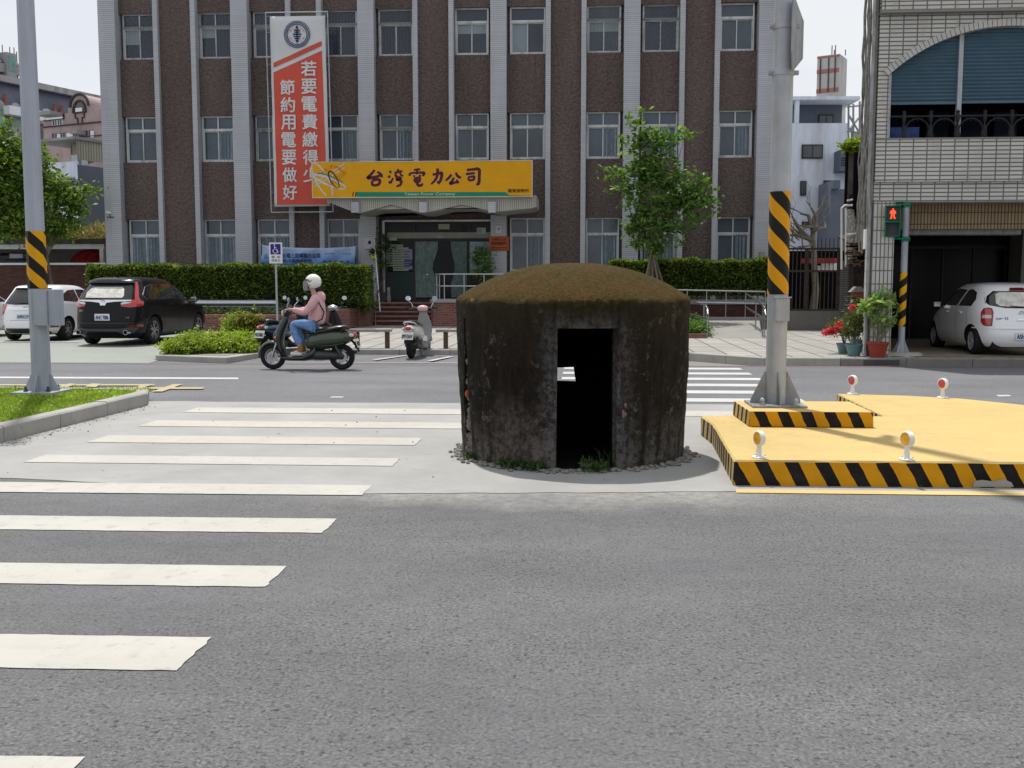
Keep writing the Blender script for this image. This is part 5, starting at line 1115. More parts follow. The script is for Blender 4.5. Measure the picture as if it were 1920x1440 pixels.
# ---------------------------------------------------------------- cars
import bmesh
def car(name, label, spec, loc, rot, group='parked cars'):
    root = thing(name, label, 'car', (0, 0, 0), group)
    paint = spec['paint']; zs = spec['z']; hw = spec['w']; yr = spec['yr']; yf = spec['yf']; ex = spec['ex']
    N = 88; rs = []; fine = []
    def cat(a, i, u):
        p0, p1, p2, p3 = a[max(i-1, 0)], a[i], a[i+1], a[min(i+2, len(a)-1)]
        m1 = (p2-p0)/2; m2 = (p3-p1)/2
        if (p2-p1)*(p1-p0) <= 0: m1 = 0
        if (p3-p2)*(p2-p1) <= 0: m2 = 0
        return (2*u**3-3*u*u+1)*p1+(u**3-2*u*u+u)*m1+(-2*u**3+3*u*u)*p2+(u**3-u*u)*m2
    for i in range(len(zs)-1):
        for k in range(4):
            u = k/4; fine.append(tuple(cat(a, i, u) for a in (zs, hw, yr, yf, ex)))
    fine.append((zs[-1], hw[-1], yr[-1], yf[-1], ex[-1]))
    for z, w_, a, b, e in fine:
        cy = (a+b)/2; hy = (b-a)/2; ring = []
        for k in range(N):
            t = 2*math.pi*k/N; c, s = math.cos(t), math.sin(t)
            x = w_*math.copysign(abs(c)**(2/e), c); y = cy+hy*math.copysign(abs(s)**(2/(e+1.5)), s)
            x *= 1-.07*max(0, (y-cy)/hy)**3-.045*max(0, (cy-y)/hy)**4
            ring.append((x, y, z))
        rs.append(ring)
    m = MB(); m.rings(rs); body = m.build('body', [paint, M['black']], root)
    wr = spec['wr']; ya, yb = spec['axles']; tw = spec['track']/2
    for y in (ya, yb):
        for sx in (-1, 1):
            c = MB(); x0, x1 = sorted((sx*(tw-.16), sx*(tw+.4))); c.lathe([(wr+.055, x0), (wr+.055, x1)], 36, (0, y, wr), 'x', cap=True); cu = c.build('cut', M['black']); boolean(body, cu)
    if spec.get('notch'):
        c = MB(); a, b, z0, z1, dpt = spec['notch']; yy = min(yr); c.box(a, b, yy-.2, yy+dpt, z0, z1); boolean(body, c.build('cut', M['black'], bevel=.03))
    body.data.polygons.foreach_set('use_smooth', [True]*len(body.data.polygons)); body.data.set_sharp_from_angle(angle=R(42))
    bm = bmesh.new(); m = MB(); m.rings(rs); tmp = m.build('tmp', paint); bm.from_mesh(tmp.data); bv = BVHTree.FromBMesh(bm); bm.free(); me = tmp.data; bpy.data.objects.remove(tmp); bpy.data.meshes.remove(me)
    def decal(poly, side, nm, mat, off=.006, par=None, th=.012, step=.05, lab=None):
        """polygon drawn in (a,z); side 'b' looks at the tail, 'l'/'r' at a flank; laid on the body surface with its own thickness"""
        kx, ky = max(hw)-.07, min(yr)+.10; q2 = .70711
        bm = bmesh.new(); o3 = {'cl': lambda a, z: Vector((-kx+a*q2-3*q2, ky-a*q2-3*q2, z)), 'cr': lambda a, z: Vector((kx-a*q2+3*q2, ky-a*q2-3*q2, z)), 'b': lambda a, z: Vector((a, -5, z)), 'l': lambda a, z: Vector((-4, a, z)), 'r': lambda a, z: Vector((4, a, z)), 'f': lambda a, z: Vector((a, 5, z))}[side]
        dr = {'cl': Vector((1, 1, 0)).normalized(), 'cr': Vector((-1, 1, 0)).normalized(), 'b': Vector((0, 1, 0)), 'l': Vector((1, 0, 0)), 'r': Vector((-1, 0, 0)), 'f': Vector((0, -1, 0))}[side]
        vs = [bm.verts.new(o3(a, z)) for a, z in poly]; bm.faces.new(vs)
        lo = [min(p[i] for p in poly) for i in (0, 1)]; hi = [max(p[i] for p in poly) for i in (0, 1)]
        ax = Vector((1, 0, 0)) if side in 'bf' else Vector((0, 1, 0)) if side in 'lr' else Vector((1, -1, 0)).normalized() if side == 'cl' else Vector((1, 1, 0)).normalized()
        for i, nrm in ((0, ax), (1, Vector((0, 0, 1)))):
            k = int((hi[i]-lo[i])/step)
            for j in range(1, k+1):
                v = lo[i]+(hi[i]-lo[i])*j/(k+1); bmesh.ops.bisect_plane(bm, geom=bm.verts[:]+bm.edges[:]+bm.faces[:], plane_co=o3(v, 0) if i == 0 else Vector((0, 0, v)), plane_no=nrm)
        fr = bmesh.ops.extrude_face_region(bm, geom=bm.faces[:]); top = set(g for g in fr['geom'] if isinstance(g, bmesh.types.BMVert))
        last = None
        for v in bm.verts:
            h = bv.ray_cast(v.co, dr); q = h[0] if h[0] is not None else bv.find_nearest(v.co+dr*3.2)[0]
            v.co = q-dr*(off if v in top else off-th)
        bmesh.ops.recalc_face_normals(bm, faces=bm.faces)
        me = bpy.data.meshes.new(nm); bm.to_mesh(me); bm.free(); me.materials.append(mat); me.polygons.foreach_set('use_smooth', [True]*len(me.polygons)); me.set_sharp_from_angle(angle=R(50))
        o = link(bpy.data.objects.new(nm, me), par or root); ORIG[o.name] = Vector((0, 0, 0)); return tag(o, lab)
    def mir(pl): return [(-a, z) for a, z in pl][::-1]
    D = {}
    for item in spec['decals']:
        side, nm, mat, pl = item[:4]; kw = item[4] if len(item) > 4 else {}; kw = dict(kw); par = D.get(kw.pop('on', None)); both = kw.pop('both', False)
        o = decal(pl, side, nm, mat, par=par, **kw); D[kw.get('key', nm)] = o
        if both:
            if side == 'b': decal(mir(pl), 'b', nm, mat, par=par, **kw)
            else: decal(pl, {'r': 'l', 'l': 'r', 'cl': 'cr', 'cr': 'cl'}[side], nm, mat, par=par, **kw)
    # plate and lettering
    pc = spec['plate']; hit = bv.ray_cast(Vector((pc[0], -5, pc[1])), Vector((0, 1, 0)))[0]; yy = hit.y-.03+pc[4] if len(pc) > 4 else hit.y-.025
    m = MB(); m.box(pc[0]-.19, pc[0]+.19, yy, yy+.02, pc[1]-.08, pc[1]+.08); pl = m.build('number_plate', pc[3], root, bevel=.006)
    m = MB(); m.text(pc[2], (pc[0], yy-.002, pc[1]-.008), w=.33, h=.095, bold=.035); m.build('lettering', M['plateblue'], pl)
    for (s_, x, z, h, mat) in spec.get('badges', []):
        hit = bv.ray_cast(Vector((x, -5, z)), Vector((0, 1, 0)))[0]; m = MB(); 
        if s_ == '@ring':
            m.lathe([(h*.78, -.012), (h, -.012), (h, .02), (h*.78, .02)], 20, (x, hit.y, z), 'y'); m.box(x-h*1.15, x+h*1.15, hit.y-.016, hit.y, z-h*.16, z+h*.16)
        elif s_ == '@h':
            for q in (-1, 1): m.add([(x+q*h*.72, hit.y-.02, z+h*.7), (x+q*h*.42, hit.y-.02, z+h*.7), (x+q*h*.30, hit.y-.02, z-h*.7), (x+q*h*.55, hit.y-.02, z-h*.7)], [(0, 1, 2, 3)])
            m.box(x-h*.4, x+h*.4, hit.y-.02, hit.y-.01, z-h*.12, z+h*.1); m.lathe([(h*1.0, -.012), (h*1.15, -.012), (h*1.15, .02), (h*1.0, .02)], 20, (x, hit.y, z), 'y')
        elif s_ == '@oval':
            for rx, rz, cz in ((h*1.4, h*.95, 0), (h*.5, h*.8, 0)):
                pts = [(x+rx*math.cos(2*math.pi*k/24), hit.y-.01, z+cz+rz*math.sin(2*math.pi*k/24)) for k in range(25)]; m.tube(pts, h*.12, 5)
            m.tube([(x+h*math.cos(2*math.pi*k/24), hit.y-.01, z+h*.35+h*.35*math.sin(2*math.pi*k/24)) for k in range(25)], h*.1, 5)
        else: m.text(s_, (x, hit.y-.008, z), h=h, bold=.02)
        m.build('badge', mat, root)
    # wheels
    for y in (ya, yb):
        for sx in (-1, 1):
            x = sx*tw; m = MB(); w2 = .105
            m.lathe([(wr*.66, -w2), (wr*.92, -w2), (wr*.985, -w2*.8), (wr, -w2*.45), (wr, w2*.45), (wr*.985, w2*.8), (wr*.92, w2), (wr*.66, w2)], 40, (x, y, wr), 'x'); ty = m.build('tyre', M['black'], root, smooth=40)
            m = MB(); o_ = sx*.085; m.lathe([(wr*.67, sx*.1), (wr*.62, sx*.095), (wr*.60, sx*.03), (wr*.60, -sx*.1), (wr*.67, -sx*.1)], 36, (x, y, wr), 'x')
            k = spec['spokes']
            for i in range(k):
                a = 2*math.pi*i/k+.2; d = Vector((0, math.cos(a), math.sin(a))); n_ = Vector((0, -d.z, d.y)); c0 = Vector((x+o_, y, wr)); wi, wo = wr*.11, wr*.085
                for sp in ((-.16, .16) if spec.get('twin') else (0,)):
                    dd = (d+n_*sp).normalized(); vs = [c0+dd*.03+n_*wi*.6, c0+dd*wr*.64+n_*wo*.5+n_*sp*wr*.2, c0+dd*wr*.64-n_*wo*.5+n_*sp*wr*.2, c0+dd*.03-n_*wi*.6]
                    m.add(vs+[v-Vector((sx*.03, 0, 0)) for v in vs], [(0, 1, 2, 3), (7, 6, 5, 4), (0, 4, 5, 1), (1, 5, 6, 2), (2, 6, 7, 3), (3, 7, 4, 0)])
            m.lathe([(.001, sx*.012), (wr*.16, sx*.008), (wr*.18, -sx*.03), (.001, -sx*.03)], 16, (x+o_, y, wr), 'x'); m.build('rim', spec.get('rimmat', M['rim']), ty, smooth=35)
            m = MB(); m.lathe([(.001, -sx*.0), (wr*.6, -sx*.0), (wr*.6, -sx*.02), (.001, -sx*.02)], 24, (x, y, wr), 'x'); m.build('brake_disc', M['darkmetal'], ty)
    # underside
    m = MB(); m.box(-tw+.13, tw-.13, ya-.55, yb+.5, .17, .34); m.tube([(-.4, ya-.3, .24), (-.4, yb-.5, .24)], .05, 8); m.build('underbody', M['black'], root)
    for sx in (-1, 1):
        my, mz = spec['mirror']; x = sx*(spec['mw']); m = MB(); m.ell((x+sx*.1, my, mz), (.10, .07, .085), 12, 8); m.tube([(x-sx*.06, my+.04, mz-.06), (x+sx*.06, my, mz-.04)], .025, 6); m.build('wing_mirror', spec.get('mirmat', paint), root, smooth=60)
        m = MB(); m.box(x+sx*.1-.075, x+sx*.1+.075, my-.073, my-.06, mz-.055, mz+.055); m.build('mirror_glass', M['chrome'], root, bevel=.01)
    # wiper
    wp = spec['wiper']; m = MB(); pts = []
    for (a, z) in wp:
        h = bv.ray_cast(Vector((a, -5, z)), Vector((0, 1, 0)))[0]; pts.append(Vector((a, h.y-.03, z)))
    m.tube(pts, [.018, .012, .008][:len(pts)], 6); m.build('rear_wiper', M['black'], root)
    if spec.get('antenna'):
        y, z = spec['antenna']; m = MB(); m.add([(-.02, y-.08, z), (.02, y-.08, z), (.02, y+.12, z-.01), (-.02, y+.12, z-.01), (0, y-.09, z+.06)], [(0, 1, 2, 3), (0, 1, 4), (1, 2, 4), (2, 3, 4), (3, 0, 4)]); m.build('antenna', M['black'], root)
    for f in spec.get('extra', []): f(root, bv)
    root.location = loc; root.rotation_euler = (0, 0, rot); return root
def sub(pl, cx, cz, s): return [(cx+(a-cx)*s, cz+(z-cz)*s) for a, z in pl]
seam = pm('panel_gap', (.01, .01, .01), .8)
lines = lambda pts, w: [(a, z) for a, z in pts]
def strip(p, q, w):  # thin quad between two points
    d = Vector((q[0]-p[0], q[1]-p[1])); d.normalize(); n = Vector((-d.y, d.x))*w/2; return [(p[0]+n.x, p[1]+n.y), (q[0]+n.x, q[1]+n.y), (q[0]-n.x, q[1]-n.y), (p[0]-n.x, p[1]-n.y)]
def path_strips(side, pts, w=.007, **k): return [(side, 'panel_gap', seam, strip(a, b, w), dict(off=.002, th=.008, step=.12, **k)) for a, b in zip(pts[:-1], pts[1:])]
# black crossover, seen from its rear right corner
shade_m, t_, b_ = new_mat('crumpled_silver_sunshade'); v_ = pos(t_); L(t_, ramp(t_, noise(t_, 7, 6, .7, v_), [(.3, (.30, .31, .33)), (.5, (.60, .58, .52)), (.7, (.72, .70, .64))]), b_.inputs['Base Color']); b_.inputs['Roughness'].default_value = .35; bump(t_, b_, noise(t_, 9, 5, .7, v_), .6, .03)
suv_lamp = [(.93, 1.16), (.93, 1.03), (.90, .96), (.70, .93), (.48, .955), (.46, 1.0), (.62, 1.03), (.70, 1.06), (.70, 1.10), (.74, 1.16), (.70, 1.42), (.655, 1.57), (.60, 1.575), (.635, 1.42), (.665, 1.16)]
suv = dict(paint=M['black_paint'],
  z=[.22, .30, .42, .60, .78, .92, 1.02, 1.12, 1.30, 1.48, 1.60, 1.655, 1.68],
  w=[.80, .87, .905, .92, .925, .925, .915, .885, .815, .735, .665, .56, .30],
  yr=[-2.15, -2.24, -2.28, -2.27, -2.24, -2.22, -2.20, -2.15, -2.02, -1.86, -1.80, -1.62, -1.1],
  yf=[2.18, 2.26, 2.30, 2.28, 2.22, 2.05, 1.50, 1.12, .78, .45, .18, -.05, -.5],
  ex=[5, 5, 5, 5, 5, 4.8, 4.6, 4.4, 4.4, 4.4, 4.0, 3.2, 2.6],
  wr=.355, axles=(-1.33, 1.33), track=1.55, spokes=5, twin=True, mirror=(.86, 1.10), mw=.88, mirmat=M['black'], wiper=[(-.06, 1.135), (-.25, 1.15), (-.48, 1.145)], antenna=(-1.35, 1.668),
  plate=(0, .70, 'ANC·7086', M['plate'], .0),
  badges=[('@h', 0, 1.055, .055, M['chrome']), ('CR-V', -.56, .855, .045, M['chrome']), ('VTi-S', .60, .69, .03, M['chrome'])],
  decals=[
   ('b', 'rear_window', M['carglass'], [(-.66, 1.12), (.66, 1.12), (.60, 1.36), (.53, 1.52), (-.53, 1.52), (-.60, 1.36)], dict(step=.06)),
   ('b', 'rear_spoiler', M['blackgloss'], [(-.60, 1.53), (.60, 1.53), (.56, 1.60), (-.56, 1.60)], dict(off=.07, th=.1)),
   ('b', 'tail_lamp', M['redlens'], [(.80, 1.10), (.80, .95), (.66, .935), (.47, .96), (.45, 1.0), (.60, 1.02), (.69, 1.07), (.715, 1.13), (.65, 1.36), (.585, 1.56), (.62, 1.56), (.70, 1.36), (.765, 1.17)], dict(both=True, off=.02, th=.04, step=.06)),
   ('cr', 'tail_lamp', M['redlens'], [(-.26, 1.075), (-.10, 1.12), (.06, 1.12), (.16, 1.02), (.16, .94), (-.12, .955), (-.22, .98)], dict(both=True, off=.018, th=.04)),
   ('b', 'sunshade', shade_m, [(-.50, 1.17), (.44, 1.17), (.47, 1.22), (.42, 1.38), (.36, 1.43), (-.40, 1.43), (-.52, 1.30)], dict(off=.012, step=.06)),  # pale mottled panel laid over the rear glass
   ('b', 'lamp_insert', M['clearlens'], [(.68, 1.06), (.60, 1.025), (.46, 1.005), (.45, 1.04), (.52, 1.075)], dict(both=True, off=.026, th=.02)),
   ('b', 'chrome_bar', M['chrome'], [(-.66, 1.12), (-.66, 1.09), (-.30, 1.075), (-.09, 1.05), (-.06, .985), (.06, .985), (.09, 1.05), (.30, 1.075), (.66, 1.09), (.66, 1.12)], dict(off=.022, th=.03)),
   ('b', 'lower_trim', M['darkmetal'], [(-.70, .30), (-.80, .44), (-.66, .46), (-.45, .42), (.45, .42), (.66, .46), (.80, .44), (.70, .30), (.45, .30), (.38, .355), (-.38, .355), (-.45, .30)], dict(off=.02, th=.03)),
   ('b', 'bumper_line', M['blackgloss'], [(-.88, .545), (.88, .545), (.88, .565), (-.88, .565)], dict(off=.02, th=.03)),
   ('b', 'reflector', M['reddark'], [(.58, .50), (.84, .53), (.84, .455), (.70, .46)], dict(both=True, off=.014, th=.03)),
   ('r', 'side_window', M['carglass'], [(-1.66, 1.12), (-1.72, 1.24), (-1.50, 1.42), (-1.15, 1.49), (-.85, 1.50), (-.87, 1.13)], dict(both=True, step=.08)),
   ('r', 'side_window', M['carglass'], [(-.83, 1.13), (-.81, 1.50), (-.30, 1.52), (.0, 1.51), (.03, 1.11)], dict(both=True, step=.08)),
   ('r', 'side_window', M['carglass'], [(.07, 1.11), (.04, 1.50), (.35, 1.42), (.82, 1.10)], dict(both=True, step=.08)),
   ('r', 'sill_trim', M['darkmetal'], [(-.92, .26), (.92, .26), (.92, .37), (-.92, .37)], dict(both=True, off=.008)),
   ('r', 'door_handle', M['blackgloss'], [(-.62, .98), (-.42, .98), (-.42, 1.015), (-.62, 1.015)], dict(both=True, off=.03, th=.03)),
   ('r', 'door_handle', M['blackgloss'], [(.12, .965), (.32, .965), (.32, 1.0), (.12, 1.0)], dict(both=True, off=.03, th=.03))]
   +path_strips('r', [(-.86, 1.1), (-.82, .75), (-.86, .38)])+path_strips('r', [(.05, 1.1), (.04, .38)])+path_strips('b', [(-.72, .92), (-.66, .60), (.66, .60), (.72, .92)])
   +[('r', 'window_trim', M['chrome'], strip((-1.74, 1.235), (-1.5, 1.435), .014), dict(off=.009, step=.2)), ('r', 'window_trim', M['chrome'], strip((-1.5, 1.435), (-1.14, 1.508), .014), dict(off=.009, step=.2)), ('r', 'window_trim', M['chrome'], strip((-1.66, 1.112), (-1.74, 1.235), .014), dict(off=.009, step=.2))])
def tailpipes(root, bv):
    for sx in (-1, 1):
        m = MB(); m.lathe([(.05, -2.32), (.062, -2.32), (.062, -2.1), (.05, -2.1)], 18, (sx*.60, 0, .335), 'y'); m.build('tail_pipe', M['chrome'], root, smooth=40)
        m = MB(); m.ell((sx*.60, -2.28, .335), (.05, .01, .05), 14, 6); m.build('pipe_hole', M['black'], root)
suv['extra'] = [tailpipes]
gs = lambda y: .14+.1*(y-24)/36
c0 = P(228, 600, 25.6)
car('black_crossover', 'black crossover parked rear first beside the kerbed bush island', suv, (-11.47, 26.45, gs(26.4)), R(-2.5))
# white hatchback (left)
hb_z = [.20, .30, .45, .62, .80, .92, 1.02, 1.15, 1.30, 1.42, 1.475, 1.495]
yar = dict(paint=M['white_paint'], z=hb_z,
  w=[.74, .81, .84, .85, .85, .845, .825, .765, .70, .63, .53, .28],
  yr=[-1.92, -1.99, -2.03, -2.02, -1.98, -1.93, -1.88, -1.76, -1.60, -1.50, -1.30, -.9],
  yf=[1.95, 2.03, 2.05, 2.02, 1.85, 1.55, 1.12, .80, .48, .2, -.1, -.5],
  ex=[4.6, 4.6, 4.6, 4.6, 4.6, 4.4, 4.2, 4.2, 4.2, 4, 3.2, 2.6],
  wr=.305, axles=(-1.27, 1.27), track=1.41, spokes=7, twin=False, mirror=(.72, 1.02), mw=.83, wiper=[(.12, .99), (-.1, 1.0), (-.3, .965)],
  plate=(-.02, .655, 'AWH·5191', M['plate'], .01), badges=[('@oval', 0, .90, .05, M['chrome']), ('YARIS', -.52, .93, .035, M['chrome'])],
  decals=[
   ('b', 'rear_window', M['carglass'], [(-.62, .98), (-.3, .965), (.3, .965), (.62, .98), (.56, 1.20), (.47, 1.40), (-.47, 1.40), (-.56, 1.20)], dict(step=.06)),
   ('b', 'rear_spoiler', M['white_paint'], [(-.50, 1.405), (.50, 1.405), (.46, 1.46), (-.46, 1.46)], dict(off=.07, th=.1)),
   ('b', 'tail_lamp', M['redlens'], [(.72, .93), (.72, .72), (.66, .74), (.58, .83), (.56, .90), (.62, .955), (.70, .97)], dict(both=True, off=.016, th=.03)),
   ('b', 'chrome_bar', M['chrome'], [(-.34, .815), (.34, .815), (.34, .84), (-.34, .84)], dict(off=.02, th=.03)),
   ('cr', 'tail_lamp', M['redlens'], [(-.20, .90), (-.10, .98), (.10, .99), (.14, .90), (.12, .72), (0, .68), (-.12, .74)], dict(both=True, off=.016, th=.04)),
   ('b', 'reflector', M['reddark'], [(.62, .42), (.78, .42), (.78, .36), (.62, .36)], dict(both=True, off=.012)),
   ('b', 'lower_trim', M['blackgloss'], [(-.62, .21), (.62, .21), (.55, .34), (-.55, .34)], dict(off=.012)),
   ('r', 'side_window', M['carglass'], [(-1.45, 1.06), (-1.30, 1.24), (-1.0, 1.34), (-.62, 1.36), (-.60, 1.02)], dict(both=True, step=.08)),
   ('r', 'side_window', M['carglass'], [(-.56, 1.02), (-.56, 1.36), (-.1, 1.36), (.3, 1.27), (.66, 1.0)], dict(both=True, step=.08)),
   ('r', 'door_handle', M['white_paint'], [(-.55, .88), (-.36, .88), (-.36, .915), (-.55, .915)], dict(both=True, off=.03, th=.03))]
   +path_strips('r', [(-.58, 1.0), (-.56, .34)])+path_strips('b', [(-.66, .86), (-.60, .55), (.60, .55), (.66, .86)])+path_strips('r', [(.55, .95), (.5, .34)]))
car('white_hatchback', 'white hatchback parked between the lamp post and the black crossover', yar, (-14.62, 28.1, gs(28)), R(1))
yar2 = dict(yar); yar2['plate'] = (-.02, .655, 'ACD·1187', M['plate'], .01)
car('white_hatchback', 'white car cut off by the left edge, only its rear corner showing', yar2, (-17.5, 28.3, gs(28)), R(3))
# white small car (right), parked half under the arcade
ls = [(.735, .93), (.83, .93), (.83, .66), (.735, .60), (.70, .62), (.655, .78), (.665, .90)]
mar = dict(paint=M['white_paint'], z=[.19, .28, .42, .58, .76, .90, 1.02, 1.15, 1.30, 1.43, 1.495, 1.52],
  w=[.72, .79, .825, .835, .835, .83, .81, .765, .705, .63, .50, .24],
  yr=[-1.80, -1.87, -1.90, -1.88, -1.82, -1.77, -1.72, -1.64, -1.54, -1.40, -1.15, -.7],
  yf=[1.82, 1.90, 1.92, 1.88, 1.70, 1.42, 1.12, .88, .62, .35, .05, -.3],
  ex=[4., 4., 4., 4., 4., 3.8, 3.6, 3.4, 3.3, 3.1, 2.8, 2.4],
  wr=.295, axles=(-1.225, 1.225), track=1.37, spokes=6, twin=False, rimmat=pm('silver_rim', (.55, .55, .56), .3, .6), mirror=(.70, 1.03), mw=.81, mirmat=M['darkmetal'], wiper=[(.30, .955), (.12, 1.0), (-.22, 1.03)],
  plate=(.04, .415, 'ASH·0962', M['plate'], .0), badges=[('@ring', 0, .88, .055, M['chrome']), ('MARCH', -.42, .77, .035, M['darkmetal']), ('15', -.30, .775, .055, M['plateblue'])],
  decals=[
   ('b', 'rear_window', M['carglass'], [(-.62, 1.10), (-.58, 1.04), (-.3, .985), (.3, .985), (.58, 1.04), (.62, 1.10), (.58, 1.23), (.46, 1.335), (-.46, 1.335), (-.58, 1.23)], dict(step=.06)),
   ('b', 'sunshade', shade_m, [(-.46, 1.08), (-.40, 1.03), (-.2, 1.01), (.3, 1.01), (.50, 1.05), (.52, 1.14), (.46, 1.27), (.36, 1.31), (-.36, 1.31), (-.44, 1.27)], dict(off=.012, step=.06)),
   ('b', 'brake_light', M['reddark'], [(-.16, 1.345), (.16, 1.345), (.13, 1.405), (-.13, 1.405)], dict(off=.03, th=.05)),
   ('cl', 'lamp_surround', M['reddark'], [(-.155, .90), (-.11, .975), (-.02, 1.0), (.06, .985), (.105, .90), (.12, .72), (.125, .62), (.03, .615), (-.07, .635), (-.13, .70)], dict(both=True, off=.012, th=.03)),
   ('cl', 'tail_lamp', M['redlens'], [(-.13, .89), (-.095, .95), (-.02, .975), (.05, .96), (.085, .89), (.10, .72), (.105, .64), (.03, .635), (-.06, .655), (-.11, .71)], dict(both=True, off=.022, th=.04)),
   ('cl', 'lamp_insert', M['clearlens'], [(-.10, .845), (.085, .845), (.095, .775), (-.11, .775)], dict(both=True, off=.027, th=.02)),
   ('b', 'tailgate_handle', M['chrome'], [(-.10, .735), (.14, .735), (.14, .76), (-.10, .76)], dict(off=.02, th=.03)),
   ('b', 'bumper_line', M['white_paint'], [(-.80, .56), (.80, .56), (.80, .585), (-.80, .585)], dict(off=.016, th=.03)),
   ('l', 'side_window', M['carglass'], [(-1.17, 1.02), (-1.24, 1.16), (-1.15, 1.31), (-.90, 1.375), (-.72, 1.36), (-.48, 1.02)], dict(both=True, step=.07)),
   ('l', 'side_window', M['carglass'], [(-.38, 1.02), (-.60, 1.36), (-.1, 1.385), (.22, 1.32), (.66, 1.01)], dict(both=True, step=.07)),
   ('l', 'door_handle', M['white_paint'], [(-.72, .86), (-.52, .86), (-.52, .895), (-.72, .895)], dict(both=True, off=.03, th=.03)),
   ('l', 'door_handle', M['white_paint'], [(.12, .86), (.32, .86), (.32, .895), (.12, .895)], dict(both=True, off=.03, th=.03))]
   +path_strips('l', [(-.43, 1.0), (-.38, .60), (-.42, .30)])+path_strips('l', [(-1.0, 1.0), (-1.05, .62)])+path_strips('l', [(.70, .98), (.66, .30)])+path_strips('b', [(-.64, .62), (-.45, .575), (.45, .575), (.64, .62)])+path_strips('b', [(-.64, .98), (-.60, 1.3)])+path_strips('b', [(.64, .98), (.60, 1.3)]))
car('white_small_car', 'small rounded white car with a silver sunshade, parked at the tiled arcade on the right', mar, (9.02, 23.45, .155), R(-1))
